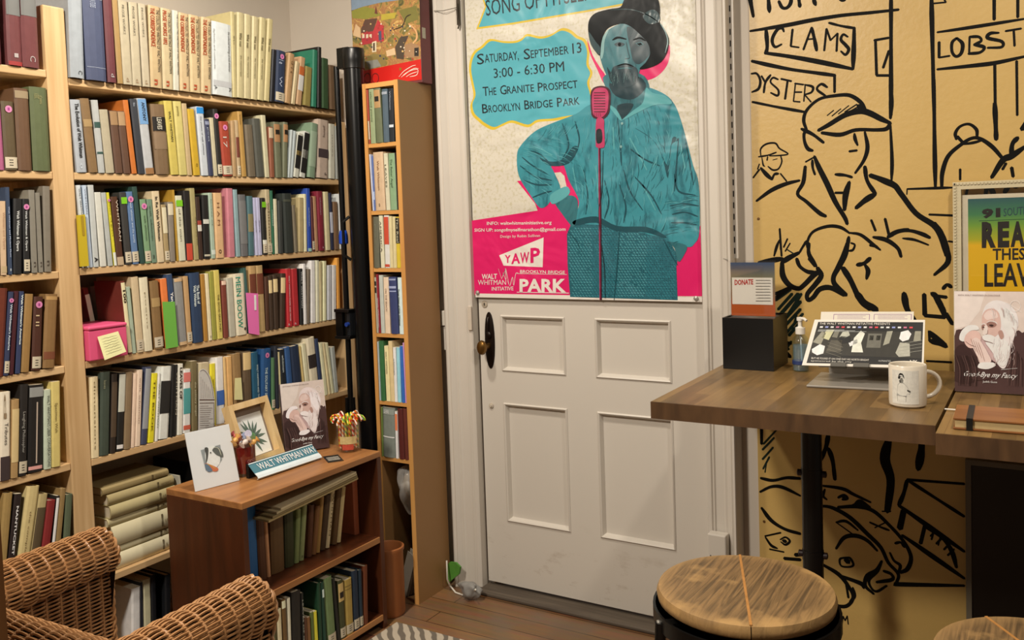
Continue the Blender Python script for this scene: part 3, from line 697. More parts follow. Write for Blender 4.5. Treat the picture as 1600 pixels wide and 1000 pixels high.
row("""-120 32 -80 245 6e2f1c red-brown leather book;
35 80 82 268 33384e navy stickered book;L S TWalt_Whitman's_America:d8d8e0:.85:.3:.35:.75:.02
84 126 130 262 45171c dark red narrow book;
130 185 165 265 323a54 navy white-lettered book;p TWalt_Whitman's_America:e0e0e8:.96:.35:.4:.75:.03
190 264 228 290 9a713c golden-brown cloth book;
284 366 306 315 4a2618 dark brown labelled book;L S TI_II:d0b080:.75:.6:.2:.6
384 490 412 295 8c6538 tan-brown book, red mark;B7c4428:.12:.22 Bb88a50:.92:.97""", Z7, A_Y, ('x', .303), LZ[3], 'fourth left-bay shelf down', 'books on the fourth shelf of the left bay', (.14, .19), 1.0, ztop=LTOP[3], xmax=-1.2657)
row("""2 92 5 370 dcc8a8 white book, portrait strip;p TTributes:3a3028:.65:.4:.4:.75 B3a2c28:0:.27 Td:8a7050:.98:.7:.3:.6
98 165 110 435 a17c4c tan worn book;Bc8a870:.2:.88
168 240 186 300 1f1a16 black script-lettered book;L TLaughing_Philosopher:9a9080:.7:.25:.3:.65
250 380 262 310 191512 black book, boxed picture;p B8a8478:.86:.97 T1:b09880:.8:.1:.5:.6 Bd09080:.03:.07
386 462 372 350 b7b898 pale green lettered book;p TWALT_WHITMAN'S_LIBER_CONVERSATIONS:2a2a20:.93:.03:.4:.8:.02
466 545 460 275 cbb064 mottled yellow book;p TSpecimen_Walt:6a5428:.75:.4:.35:.65""", Z9, A_Y, ('x', .303), LZ[4], 'fifth left-bay shelf down', 'books on the fifth shelf of the left bay', (.15, .2), .83, ztop=LTOP[4], xmax=-1.2657)
row("""-60 20 40 420 8a6c3c tan tattered book;
22 90 135 425 211613 black book, white lettering;p TNANTUCKET:d8ccb0:.9:.5:.35:.65:.03 Ba8804a:.05:.35
92 205 275 360 b39a64 pale buff leaning book;Tthe_complete_works:6a5430:.8:.2:.4:.55
210 295 358 430 9a8456 buff patterned leaning book;B4a3a24:.1:.88
305 392 418 490 701f1c dark red leaning book;
400 440 480 440 1a1714 thin black book with white edge;p Bd8d0bc:.3:.98
450 500 545 375 7c6038 narrow brown leaning book;
540 608 584 430 4c5038 grey-green hardback;""", Z11, A_Y, ('x', .303), LZ[5], 'lowest left-bay shelf', 'books on the lowest visible shelf of the left bay', (.15, .2), .65, ztop=LTOP[5], xmax=-1.2657)
# narrow bookcase
NA = (500, 110, 4.346); NB = (500, 330, 4.346); NC_ = (500, 520, 4.346)
nw = lambda i: 'top narrow-bookcase shelf' if i == 0 else ordinal(i)+' narrow-bookcase shelf down'
NG = 'books in the narrow bookcase'
kw = dict(depth=(.12, .16), xmin=ncx0+.0175, xmax=ncx1-.0187)
row("""284 338 264 120 c8543c red and cream paperback;p Be8d4b0:.08:.42 Bc8543c:.42:.99
343 376 326 115 a9b07c light green paperback;p Tselected_poems:5a6440:.95:.4:.4:.75
379 426 357 110 767852 olive book, orange-tan label;Bc8965c:.64:.97 T1:201810:.85:.76:.25:.8:.05
430 468 416 130 5c6a70 blue-grey book;Bb0b0b0:.9:.95
471 503 461 125 23262a black book, white band;p Be8e4dc:.27:.32 TWhitman:b8b8b8:.95:.6:.3:.6""", NA, A_X, ('y', -.2435), NZ[0], nw(0), NG, bright=1.49, ztop=NTOP[0], **kw)
row("""318 334 292 575 ddd8dc thin white paperback;p
337 361 318 585 5f74a8 blue picture book;p Bc8d0e0:.2:.35
364 443 342 560 dcb488 broad peach script book;p TWalt_Whitman:8a5a3c:.85:.35:.4:.62 To:4a3020:.12:.07:.4:.6
448 475 428 565 e0d0a8 cream lettered paperback;p TLEAVES:554830:.8:.4:.3:.7
477 520 461 565 90a878 light green book;p TThe_Better_Angel:3c4c34:.9:.4:.35:.65
522 537 500 560 2c2420 thin dark patterned book;p""", NA, A_X, ('y', -.2435), NZ[1], nw(1), NG, bright=1.23, ztop=NTOP[1], **kw)
row("""344 403 336 40 66604a thick olive-grey book;Tpoems:8a8468:.85:.6:.5:.7
406 437 386 25 dccca4 cream book, black lettering;p TAMERICA:2a2018:.9:.3:.3:.75:.02
441 474 430 30 dcd0bc white book, red ends;p Bc8482c:.45:.97 Bc8482c:.02:.07
476 495 465 35 dcc48c thin cream volume;p
497 519 488 38 dcc48c thin cream volume;p
521 549 514 40 d8b430 black-topped yellow book;p B2a2418:.48:.98 TThe_Real:c8b890:.97:.5:.3:.8""", NB, A_X, ('y', -.2435), NZ[2], nw(2), NG, bright=1.06, ztop=NTOP[2], **kw)
row("""360 396 343 450 b0a488 grey-buff book, black labels;B1c1a16:.72:.82 B1c1a16:.85:.93
398 411 378 430 8c2028 thin crimson book;p TWalt_Whitman:e0c0b8:.6:.1:.2:.8
413 438 396 435 b8b4a0 pale grey thin book;p
441 476 426 450 dcbc98 cream-pink lettered paperback;p TON_THE_BEACH:6a4838:.8:.4:.4:.7
480 533 460 448 343a5c navy cloth book;B8a8ca0:.94:.97 B9a9cb0:.8:.84 B9a9cb0:.74:.76
538 574 524 452 cdd4c4 pale mint lettered paperback;p TThree_Views_of_Walt_Whitman:1c241c:.8:.15:.15:.45:.02""", NB, A_X, ('y', -.2435), NZ[3], nw(3), NG, bright=.92, ztop=NTOP[3], **kw)
row("""383 399 366 60 a4a8a0 thin grey-white book;p
401 443 385 55 2f5a30 bright green cloth book;
449 476 432 90 dcc088 cream book, dark letters;p TWALT_WHITMAN:4a3820:.9:.5:.4:.75:.02
479 504 460 58 c9ac78 tall buff book;p
506 525 492 100 dcd8cc narrow white paperback;p Twhitman:555:.8:.5:.3:.7
528 550 516 100 8cb8c0 light blue paperback;p
553 576 536 90 2f5c98 blue paperback;p
579 601 560 68 b880a0 mauve-pink paperback;p""", NC_, A_X, ('y', -.2435), NZ[4], nw(4), NG, bright=.76, ztop=NTOP[4], **kw)
row("""408 427 400 505 5e6a30 thin green book, left end;p
430 510 425 505 6a6a5c thick grey boxed set;B7a7a6c:.86:.97 Be8e0d8:.4:.42 T1905:d8d8cc:.95:.88:.2:.6
513 531 505 535 dcd0c4 thin white and orange book;p Bc86a40:.6:.95
535 573 520 515 4a1a14 dark red-brown book;
576 602 560 515 54241a narrow mahogany book;
604 622 590 545 a8804c thin ochre book;p""", NC_, A_X, ('y', -.2435), NZ[5], nw(5), NG, bright=.66, ztop=NTOP[5], **kw)
# low bookcase
SA = (260, 750, 4); SG = 'books in the low bookcase'
row("""490 580 466 165 1d4a70 blue book, white edge;D.05
584 632 560 200 4a2a16 dark brown old book;
634 656 608 195 a8744c narrow russet-tan book;p
662 742 652 238 54391c umber wide book;
748 802 742 215 2c2c14 dark olive book;
806 833 818 190 6a7040 moss-green thin book;p
836 862 858 165 7a7c4c pale olive book;p Tw:3a3a20:.1:.05:.2:.8
884 912 898 165 4a2814 chestnut thin book;
914 938 940 170 6c4422 mid-brown thin book;
940 962 968 112 8a6430 honey-brown book;p
965 998 1010 100 3c2814 dark umber book;
1000 1022 1046 50 b8a074 thin cream lettered book;p TWHITMAN:5a4828:.9:.2:.3:.7
1042 1068 1074 60 54391c plain brown book;
1070 1092 1106 50 b89c68 cream-edged book;p
1180 1212 1166 -20 7c3c20 red-brown folder at right;""", SA, A_Y, ('x', .665), .322, 'upper low-bookcase shelf', SG, (.15, .2), .62, ztop=.594, xmin=sy0+.0215, xmax=sy1-.0213)
SB = (360, 800, 5)
row("""150 178 140 860 8a8050 olive-cream booklet;p
180 212 170 870 8c7c58 grey-cream booklet;p
222 250 205 855 a08c64 pale buff booklet;p
256 284 235 830 8a7c4c khaki booklet;p
288 318 268 815 6c6438 dull green booklet;p
322 346 298 790 5c6a30 leaf-green booklet;p
350 372 325 830 54502c dark olive booklet;p
388 420 366 770 b8a47c cream spine, left half;p
432 462 400 690 5c4020 tall brown book;Bc8b890:.88:.98
462 486 444 680 bcae90 tattered white spine;p
490 560 480 640 17130f wide black book;
566 588 548 640 1a1814 black book, white lettering;p TLEAVES_OF_GRASS:b0a890:.9:.1:.3:.7
592 612 578 830 4a2a18 short brown book;p
616 640 600 830 6a4424 short tan-brown book;p
644 664 630 790 4c5428 short green book;p
670 694 652 785 b8a82c short yellow book;p
700 724 680 560 14301c dark bottle-green book;
728 756 702 560 143022 green foil-lettered book;T1:b0c0b0:.9:.78:.2:.7:.05
762 830 722 535 59653c sage labelled tall book;L
834 862 786 530 15130f slim black tall book;
864 906 838 545 35341a olive book, orange label;L Ba88850:.64:.95 T1:181008:.8:.7:.2:.8:.05
910 966 892 540 8c7034 ochre labelled book;L B5a4420:.82:.83 B5a4420:.88:.89
970 1012 952 470 14202c blue-black labelled book;L
1016 1040 1000 460 16242c thin dark blue book;L
1046 1078 1040 430 54260f russet slim folder;""", SB, A_Y, ('x', .748), .05, 'lower low-bookcase shelf', SG, (.14, .2), .62, ztop=.30, xmin=sy0+.0215, xmax=sy1-.0213)
# lowest row under the stack
row("""1030 1100 1030 610 d0ccbc white binder spine;p
1104 1126 1085 560 16161a thin black binder;p
1130 1190 1118 540 a89c78 cream binder spine;p
1194 1232 1180 500 101012 wide black binder;
1296 1340 1290 500 0f0f10 wide black binder;""", (0, 800, 5), A_Y, ('x', .27), .0735, 'bottom wall-bookcase shelf', 'binders under the lowest shelf', (.16, .2), .5, xmin=-1.199, xmax=-.06)
# ------------------------------------------------------------------ things tucked between the books
def zp(z, x, y): return z[0]+x/z[2], z[1]+y/z[2]
def plank(name, label, cat, pts, thick, m, n, group=None, bevel=0):      # flat sheet with real thickness, outline on its front face
    b = MB(); n = Vector(n).normalized(); pts = [Vector(p) for p in pts]; k = len(pts)
    vs = pts+[p-n*thick for p in pts]; fs = [tuple(range(k)), tuple(range(2*k-1, k-1, -1))]+[(i, k+i, k+(i+1) % k, (i+1) % k) for i in range(k)]
    b.add(vs, fs, m); o = b.build(name, bevel=bevel)
    return tag(o, label, cat, group) if label else o
def Xp(X, z, *pts): return [P('x', X, *zp(z, a, c)) for a, c in pts]
# pink box
q = Xp(.318, Z7, (748, 560), (1142, 530), (1145, 810), (765, 875))
y0, y1 = max(-1.1985, q[3].y), q[2].y; zt = q[1].z
bx = thing('storage_box', 'bright pink box at the left end of the fourth wall shelf', 'box', (.25, (y0+y1)/2, RZ[3]))
Mpk = mat(alb('da506f', .92), .45, 0, .06, 12)
one('box_body', lambda b: b.box((.17, y0+.001, RZ[3]+.0005), (.318, y1, zt-.012), Mpk), bx, bevel=.004, seg=3)
one('lid', lambda b: b.box((.168, y0, zt-.0115), (.321, y1+.001, zt), Mpk), bx, bevel=.005, seg=3)
nq = Xp(.3225, Z7, (870, 665), (1055, 615), (1105, 795), (905, 870))
nq[2].x += .012; nq[3].x += .016
plank('sticky_note', 'cream sticky note with handwriting on the front of the pink box', 'note', [nq[3], nq[2], nq[1], nq[0]], .0006, mat(alb('e2d494', .95), .7), (1, 0, 0))
NT = bpy.data.objects['sticky_note']
nb = MB()
for k in range(7):
    a = nq[0].lerp(nq[3], .14+.11*k); c = nq[1].lerp(nq[2], .14+.11*k); d = c-a
    nb.stroke([a+d*.12+Vector((.0012, 0, 0))]+[a+d*(.12+.75*t/9)+Vector((.0013, 0, .0012*random.uniform(-1, 1))) for t in range(1, 10)], .0008, (1, 0, 0), mat('#6a6450', .7, 0, 0))
nb.build('handwriting', NT)
def sheet(z, X, pts, name, label, cat, col, br, thick=.0008):
    v = Xp(X, z, *pts); plank(name, label, cat, v[::-1], thick, mat(alb(col, br), .5, 0, .04, 20), (1, 0, 0))
    return v
sheet(Z7, .310, ((1450, 352), (1560, 350), (1592, 752), (1482, 772)), 'divider_card', 'green card standing in front of the orange and navy paperbacks', 'card', '6da83e', .95)
sheet(Z8, .310, ((710, 328), (818, 335), (830, 706), (736, 690)), 'divider_card', 'hot pink card hanging before the russet-label books on the fourth shelf', 'card', 'f4689a', .85)
pk = bpy.data.objects['divider_card.001']; v = Xp(.3112, Z8, (782, 348), (802, 348), (804, 484), (786, 484)); one('writing_box', lambda b: b.poly(v, mat(alb('f2c0d8', .7), .6)), pk)
sheet(Z5, .311, ((690, 378), (760, 372), (795, 832), (720, 838)), 'booklet', 'mustard-yellow booklet standing at the left end of the third wall shelf', 'booklet', 'c9a81e', 1.1, .006)
bk = bpy.data.objects['booklet']; v = Xp(.3118, Z5, (722, 385), (744, 385), (758, 560), (738, 560)); one('cover_panel', lambda b: b.poly(v, mat(alb('a8841c', 1.1), .6)), bk)
v = Xp(.3095, Z10, (612, 462), (668, 458), (682, 655), (608, 655)); v[0].x += 0; plank('sticky_note', 'pale yellow sticky note on a brown book on the fifth wall shelf', 'note', v[::-1], .0006, mat(alb('e0c888', .8), .7), (1, 0, 0))
# grey leaflet with an arch
arch = [(290, 985), (290, 420), (305, 388), (330, 378), (360, 392), (388, 440), (408, 510), (424, 590), (432, 660), (436, 985)]
v = Xp(.313, Z10, *arch); v = [Vector((p.x, p.y, max(p.z, RZ[4]+.002))) for p in v]
lf = plank('leaflet', 'grey-white leaflet with an arched top standing on the fifth wall shelf', 'leaflet', v[::-1], .0015, mat(alb('cbbfae'  , .95), .6), (1, 0, 0))
nb = MB(); mi = mat(alb('5a3c34'  , .95), .6, 0, 0)
L3 = lambda pts, wdt: nb.stroke(Xp(.3138, Z10, *pts), wdt, (1, 0, 0), mi, True, 1)
L3([(298, 655), (430, 655)], .003); L3([(298, 685), (426, 682)], .0016); L3([(424, 690), (426, 900)], .0016); L3([(300, 400), (332, 390), (370, 430), (400, 510), (420, 640)], .0012)
for k in range(11): L3([(300, 712+k*19), (300+random.randint(70, 118), 710+k*19)], .001)
for k in range(6): L3([(310+k*18, 640), (308+k*16, 450+k*22)], .0006)
nb.build('printing', lf)

# lying stack of cream volumes
seq = [(385, 442, 265, 335, '8c7448'), (444, 562, 337, 432, '9c8658'), (564, 662, 434, 545, 'ab9666'), (664, 735, 547, 620, 'bda878'), (738, 872, 622, 800, 'd0bc90'), (874, 935, 802, 868, 'c0ac80'), (937, 1005, 870, 990, 'd0bc92')]
zs = [P('x', .3, *zp(Z11, 1290, c))[2] for (_, _, c, d, _) in seq]+[RZ[5]]
for k, sq in enumerate(seq):
    z1 = zs[k]; z0 = zs[k+1]+.0006
    if k == len(seq)-1: z0 = RZ[5]+.0006
    ye = -.905+[-.02, -.006, -.004, -.009, 0, 0, .002][k]; L = .235; xo = .285+.006*((k*37) % 5-2)/2
    nm = ['topmost', 'second from the top', 'third from the top', 'middle', 'thick third from the bottom', 'second from the bottom', 'bottom'][k]
    t = thing('book', ('%s cream volume of the stack lying on the low wall shelf' % nm), 'book', (xo-.08, ye-L/2, z0), 'stack of cream volumes on the lowest wall shelf')
    cm = mat(alb(sq[4], .8), .7, 0, .1, 30); h = z1-z0; d = .165
    b = MB(); pr = [(-d, 0), (-.004, 0), (.002, h*.2), (.004, h*.5), (.002, h*.8), (-.004, h), (-d, h), (-d, h-.002), (-.006, h-.002), (-.001, h*.5), (-.006, .002), (-d, .002)]
    b.prism(pr, lambda p, s: (xo+p[0], ye-L+L*s, z0+p[1]), cm); b.build('cover', t, smooth=35)
    one('pages', lambda b: b.box((xo-d+.003, ye-L+.003, z0+.0022), (xo-.007, ye-.003, z1-.0022), M_page), t)
    def bands(b):
        for yy, wd in ((.058, .0018), (.062, .0008)): b.box((xo+.0018, ye-yy-wd, z0+h*.18), (xo+.0046, ye-yy, z1-h*.18), mat('#5f5034', .7))
        b.text(['BIBLE', 'WORKS', 'LEAVES', 'PROSE', 'LEAVES', 'NOTES', 'LIFE'][k], (xo+.0048, ye-.050, z0+h*.36), (0, .036, 0), (0, 0, min(.010, h*.32)), mat('#8a7650', .7, 0, 0))
    one('spine_title', bands, t)
row("""1385 1450 1330 560 b0281c red jacketed book;p Be08070:.4:.98
1452 1484 1345 335 a89c84 tattered grey-white book;Bc0b498:.4:.7
1490 1530 1440 480 17130f dark book beside the cabinet;""", Z11, A_Y, ('x', .296), RZ[5], 'lowest wall shelf', 'books beside the lying stack', (.15, .19), .66, xmin=-.898)
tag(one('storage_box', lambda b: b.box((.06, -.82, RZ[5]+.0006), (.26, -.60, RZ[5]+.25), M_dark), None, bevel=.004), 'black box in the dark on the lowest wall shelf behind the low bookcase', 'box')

# ------------------------------------------------------------------ projector screen on its stand
px = lambda x, y, Y: P('y', Y, x, y)
scx, scy = .522, -.215
st = thing('projector_screen', 'tall black folded projector screen with stand between the two bookcases', 'screen', (scx, scy, 0))
Mg = mat('#0c0c0d', .28, .2, .05, 20)
one('case', lambda b: b.lathe([(.037, .50), (.037, 1.985)], (scx, scy, 0), Mg, 24), st, smooth=40)
def cap(b): b.lathe([(.040, 1.96), (.040, 1.985), (.041, 1.99), (.041, 2.03), (.038, 2.036), (0, 2.036)], (scx, scy, 0), M_black, 24); b.box((scx-.055, scy-.03, 1.965), (scx+.0, scy+.03, 2.04), M_black)
one('end_cap', cap, st, smooth=40, bevel=.002)
rx, ry = .452, -.235
one('mast', lambda b: b.tube([(rx+.003, ry, 1.975), (rx, ry, .58)], .0105, Mg, 14), st, smooth=40)
one('mast', lambda b: b.tube([(rx, ry, .60), (rx, ry, .10)], .013, M_black, 14), st, smooth=40)
zb = P('y', ry, 536, 382)[2]; zc = P('y', ry, 536, 360)[2]
one('collar', lambda b: b.lathe([(.0125, zb), (.0175, zb+.004), (.0175, zb+.03), (.014, zc-.004), (.0125, zc)], (rx+.001, ry, 0), mat('#1546b8', .4), 20), st, smooth=40)['label'] = 'bright blue plastic collar'
z0, z1 = P('y', ry, 530, 528)[2], P('y', ry, 530, 482)[2]
def clamp(b):
    b.box((rx-.042, ry-.024, z0), (rx+.03, ry+.02, z0+.012), M_black); b.box((rx-.042, ry-.024, z1-.012), (rx+.03, ry+.02, z1), M_black)
    b.box((rx-.040, ry-.02, z0+.0121), (rx-.006, ry+.018, z1-.0121), Mg); b.box((rx+.012, ry-.016, z0+.0121), (rx+.028, ry+.016, z1-.0121), mat('#34373c', .25, .6))
one('clamp_box', clamp, st, bevel=.002)
one('clamp_knob', lambda b: b.lathe([(.008, 0), (.008, .012), (0, .012)], (rx+.02, ry-.016, (z0+z1)/2), mat('#1d3a8a', .4), 16, (0, -1, 0)), st)
one('carry_handle', lambda b: b.tube([(scx-.02, scy-.038, 1.42), (scx-.035, scy-.058, 1.40), (scx-.035, scy-.058, 1.28), (scx-.02, scy-.038, 1.26)], .006, M_black, 8), st)
for a in (0, 2.1, 4.2):
    one('leg', lambda b: b.tube([(rx+.014*math.cos(a), ry+.014*math.sin(a), .74), (rx+.03*math.cos(a), ry+.03*math.sin(a), .02)], .007, Mg, 8), st)
one('base_foot', lambda b: b.tube([(scx, scy, .001), (scx, scy, .5)], .016, M_black, 12), st)

# ------------------------------------------------------------------ puzzle box on the narrow bookcase
Yp = -.125
f0 = P('y', Yp, 551.0, 0); 
a0 = P('y', Yp, 561, 128.5); a1 = P('y', Yp, 659.5, 124)
bxl, bxr = P('y', Yp, 548, 0).x, a1.x; zb0 = nzt+.0008; zt0 = P('y', Yp, 549, -18).z
pz = thing('puzzle_box', 'jigsaw puzzle box with a village picture and red band on the narrow bookcase', 'box', ((bxl+bxr)/2, Yp+.03, zb0))
Mmar = mat('#6c3233', .5, 0, .08, 20)
one('box_body', lambda b: b.box((bxl, Yp, zb0), (bxr, Yp+.062, zt0), Mmar), pz, bevel=.0015)
def picmat():
    m = bpy.data.materials.new('printed_landscape'); n, l = nt(m); b = n['Principled BSDF']; b.inputs['Roughness'].default_value = .3
    tc = n.new('ShaderNodeTexCoord'); nz = n.new('ShaderNodeTexNoise'); nz.inputs['Scale'].default_value = 26; nz.inputs['Detail'].default_value = 5; nz.inputs['Distortion'].default_value = 1.2
    l.new(tc.outputs['Object'], nz.inputs[0]); cr = n.new('ShaderNodeValToRGB'); l.new(nz.outputs[0], cr.inputs[0])
    e = cr.color_ramp.elements; e[0].position = .3; e[0].color = (*lin('#4a4a34'), 1); e[1].position = .75; e[1].color = (*lin('#d2b488'), 1)
    for p, c in ((.42, '#7c7440'), (.5, '#b08a50'), (.57, '#9a6a48'), (.64, '#c8a45c')): k = e.new(p); k.color = (*lin(c), 1)
    l.new(cr.outputs[0], b.inputs[0]); return m
PF = lambda x, y, k=1: (lambda v: Vector((v.x, Yp-.0004*k-.0003, v.z)))(P('y', Yp, 500+x/6.667, y/6.667))
def village(b):
    M = lambda c: mat(c, .35, 0, .12, 60)
    b.poly([PF(x, y) for x, y in ((322, -110), (1035, -110), (1052, 625), (420, 745), (352, 745))], picmat())
    b.poly([PF(x, y, 1.5) for x, y in ((322, -110), (1035, -110), (900, -10), (620, 30), (450, 70), (330, 110))], M('#7f93a8'))
    for pts, c in (([(330, 120), (450, 70), (560, 90), (640, 160), (480, 200), (340, 190)], '#8a8a3c'), ([(640, 150), (800, 130), (780, 190), (640, 215)], '#b4a440'), ([(820, 110), (1000, 60), (1030, 200), (900, 250)], '#77733c'),
                   ([(430, 300), (470, 205), (600, 190), (555, 330), (430, 345)], '#5c4238'), ([(430, 345), (555, 325), (555, 450), (440, 470)], '#a8343c'), ([(555, 325), (605, 205), (665, 275), (668, 430), (558, 440)], '#b83a40'),
                   ([(610, 330), (640, 320), (645, 420), (615, 425)], '#4a5068'), ([(785, 490), (840, 385), (925, 370), (880, 470), (875, 620), (800, 610)], '#4c4238'), ([(880, 470), (960, 440), (1035, 480), (1035, 590), (880, 610)], '#9c7c5c'), ([(985, 500), (1030, 495), (1030, 585), (985, 585)], '#2e2a26'),
                   ([(345, 370), (375, 250), (420, 290), (430, 400)], '#d0b088'), ([(545, 440), (590, 425), (590, 540), (545, 545)], '#ddd0b4'), ([(555, 450), (575, 445), (575, 530), (555, 530)], '#5a4a3a'), ([(570, 140), (585, 60), (605, 150)], '#6a3c34'), ([(430, 610), (560, 560), (680, 570), (690, 680), (480, 720)], '#8a7a4a'), ([(480, 640), (600, 620), (640, 690), (520, 720)], '#8c8c84'),
                   ([(690, 530), (780, 500), (790, 570), (700, 590)], '#d4b890')):
        kk_ = 2+.12*len(b.F)/4; b.poly([PF(x, y, 2+.11*(len(b.F) % 60)/4) for x, y in pts], M(c))
    for x in (455, 495, 530): b.poly([PF(x+a, 375+c, 4.2) for a, c in ((-12, -15), (12, -20), (12, 20), (-12, 25))], M('#d8c8b0'))
    b.stroke([PF(x, y, 4.2) for x, y in ((770, 310), (860, 270), (900, 180), (950, 150))], .004, (0, -1, 0), M('#3a3226'))
    b.stroke([PF(x, y, 3) for x, y in ((870, 220), (840, 170))], .002, (0, -1, 0), M('#3a3226')); b.stroke([PF(x, y, 3) for x, y in ((930, 250), (1000, 320), (1010, 400), (970, 450))], .007, (0, -1, 0), M('#d0a070'))
    for k in range(60):
        x, y = random.randint(370, 1010), random.randint(250, 620); s = random.randint(4, 9); b.poly([PF(x+a*s, y+c*s, 4.4) for a, c in ((-1, -1), (1, -1), (1, 1), (-1, 1))], M(random.choice(('#e0d4bc', '#a83c38', '#3c4258', '#d8b878'))))
one('picture', village, pz)
def band(b):
    Mr = mat('#c4211c', .35, 0, .05, 20); b.poly([PF(x, y, 2) for x, y in ((350, 760), (420, 745), (1052, 615), (1062, 830), (350, 905))], Mr)
    for cx_, r in ((430, 36), (497, 38), (580, 38)):
        pts = [PF(cx_+r*math.cos(t)*.9, 815+r*math.sin(t)*1.3, 4) for t in [2*math.pi*i/14 for i in range(15)]]
        if cx_ == 430: pts = [PF(x, y, 4) for x, y in ((455, 770), (415, 772), (412, 815), (445, 805), (452, 845), (412, 865))]
        b.stroke(pts, .0022, (0, -1, 0), M_ink, True, 1)
    b.lathe([(.0055, 0), (.0055, .0002), (0, .0003)], PF(840, 720, 3), mat('#8a6a1c', .4), 18, (0, -1, 0))
    for p in ([(825, 800), (880, 740), (960, 690), (1000, 680)], [(850, 805), (900, 760), (980, 715), (1030, 715)], [(900, 800), (950, 770), (1025, 745)], [(870, 790), (940, 740), (1020, 725), (1010, 780), (940, 800)]):
        b.stroke([PF(x, y, 4) for x, y in p], .0022, (0, -1, 0), mat('#e6dcd0', .4, 0, 0))
one('red_band', band, pz)
one('barcode_label', lambda b: b.box((bxr-.00002, Yp+.012, P('y', Yp, 660, 58).z), (bxr+.0004, Yp+.032, P('y', Yp, 660, 41).z), mat('#b8b09c', .6, 0, .3, 300)), pz)

# ------------------------------------------------------------------ on top of the low bookcase
TZ = sz+.0006
def quadcard(A, L, yaw, h, tilt, dep=.003):
    A = (A[0], A[1], A[2]+dep*math.sin(R_(tilt)))
    wv = Vector((math.cos(R_(yaw)), math.sin(R_(yaw)), 0)); bk = Vector((0, 0, 1)).cross(wv); u = Vector((0, 0, 1))*math.cos(R_(tilt))+bk*math.sin(R_(tilt)); n = wv.cross(u)
    return Vector(A), wv*L, u*h, n.normalized()      # n points to the viewer
# white print in a clear sleeve
A, U, V, N = quadcard((.543, -1.032, TZ), .144, 77.6, .176, 16)
pc = thing('art_print', 'small white bird print in a clear sleeve leaning on the low bookcase', 'picture', (.56, -.96, TZ))
one('card', lambda b: b.obox(A-N*.003, U, V, N*.003, mat(alb('ded6c8'  , .95), .6, 0, .02)), pc)
def bird(b):
    S = lambda x, y, k=1: A+U*x+V*y+N*(.0006*k)
    M = lambda c: mat(alb(c  , .95), .6, 0, .15, 120)
    b.poly([S(x, y) for x, y in ((.27, .66), (.72, .68), (.70, .42), (.55, .30), (.30, .30))], M('8f9088'))
    b.poly([S(x, y, 2) for x, y in rnd_(((.36, .62), (.48, .70), (.60, .66), (.66, .54), (.62, .36), (.40, .28), (.34, .42)))], M('e4e0d2'))
    b.poly([S(x, y, 2.2) for x, y in rnd_(((.36, .68), (.44, .66), (.39, .5), (.33, .42), (.36, .56)))], M('3c3d38'))
    b.poly([S(x, y, 3) for x, y in rnd_(((.52, .62), (.62, .66), (.72, .58), (.73, .46), (.62, .50), (.56, .55)))], M('54564e'))
    b.poly([S(x, y, 3) for x, y in rnd_(((.31, .38), (.34, .42), (.56, .30), (.54, .25), (.44, .27)))], M('c9663c'))
    b.poly([S(x, y, 3.4) for x, y in rnd_(((.30, .40), (.36, .40), (.44, .28), (.33, .28)))], M('5a6c78'))
    b.lathe([(.0022, 0), (.0022, .0003), (0, .0004)], S(.47, .58, 3.4), M_ink, 12, N)
    b.stroke([S(x, y, 4) for x, y in ((.35, .40), (.42, .37), (.52, .29))], .0015, N, M('d8b440')); b.stroke([S(x, y, 4) for x, y in ((.56, .66), (.66, .62), (.69, .5))], .0016, N, M('d8d0b0'))
one('bird_picture', bird, pc)
one('clear_sleeve', lambda b: b.obox(A+N*.0032-U*.01, U*1.02, V*1.005, N*.0003, glass((1, 1, 1), .12, .06)), pc)
# shadow box frame
A, U, V, N = quadcard((.508, -.802, TZ), .185, 95, .205, 19, .033)
fr = thing('picture_frame', 'pale wooden box frame with a green leaf print leaning on the low bookcase', 'picture frame', (.49, -.71, TZ))
def frm(b):
    M = wood('#d2b27c', '#e4c896', 'z', 8, .5, 12, 'pale_frame'); t = .10; d = N*.032; o = A-N*.032
    b.obox(o, U*t, V, d, M); b.obox(o+U*(1-t), U*t, V, d, M); b.obox(o+U*t, U*(1-2*t), V*t, d, M); b.obox(o+U*t+V*(1-t), U*(1-2*t), V*t, d, M)
one('frame', frm, fr)
one('backing', lambda b: b.obox(A-N*.031+U*.1+V*.1, U*.8, V*.8, N*.004, mat('#86786a', .8)), fr)
def leaf(b):
    S = lambda x, y, k=0: A+U*x+V*y-N*.0262+N*(.0004*k)
    b.obox(S(.13, .11), U*.72, V*.68, N*.0004, mat(alb('e4dfd0'  , .95), .6))
    M1 = mat(alb('5c6a58'  , .95), .6, 0, .2, 90); M2 = mat(alb('4f8a50'  , .95), .6); c = (.48, .40)
    for ang in range(-60, 250, 21):
        a = R_(ang+random.uniform(-6, 6)); L = random.uniform(.26, .36); pts = []
        for t, wd in ((0.06, .004), (.4, .028), (.7, .022), (1, 0)): pts.append((t, wd))
        le = [(c[0]+math.cos(a)*L*t-math.sin(a)*wd, c[1]+math.sin(a)*L*t+math.cos(a)*wd) for t, wd in pts]; ri = [(c[0]+math.cos(a)*L*t+math.sin(a)*wd, c[1]+math.sin(a)*L*t-math.cos(a)*wd) for t, wd in pts[:-1]][::-1]
        pp = [(min(.84, max(.14, x)), min(.78, max(.12, y))) for x, y in le+ri]
        b.poly([S(x, y, 2) for x, y in pp], M1)
    b.poly([S(x, y, 3) for x, y in rnd_(((.40, .43), (.48, .50), (.56, .44), (.48, .36)))], M2)
one('leaf_print', leaf, fr)
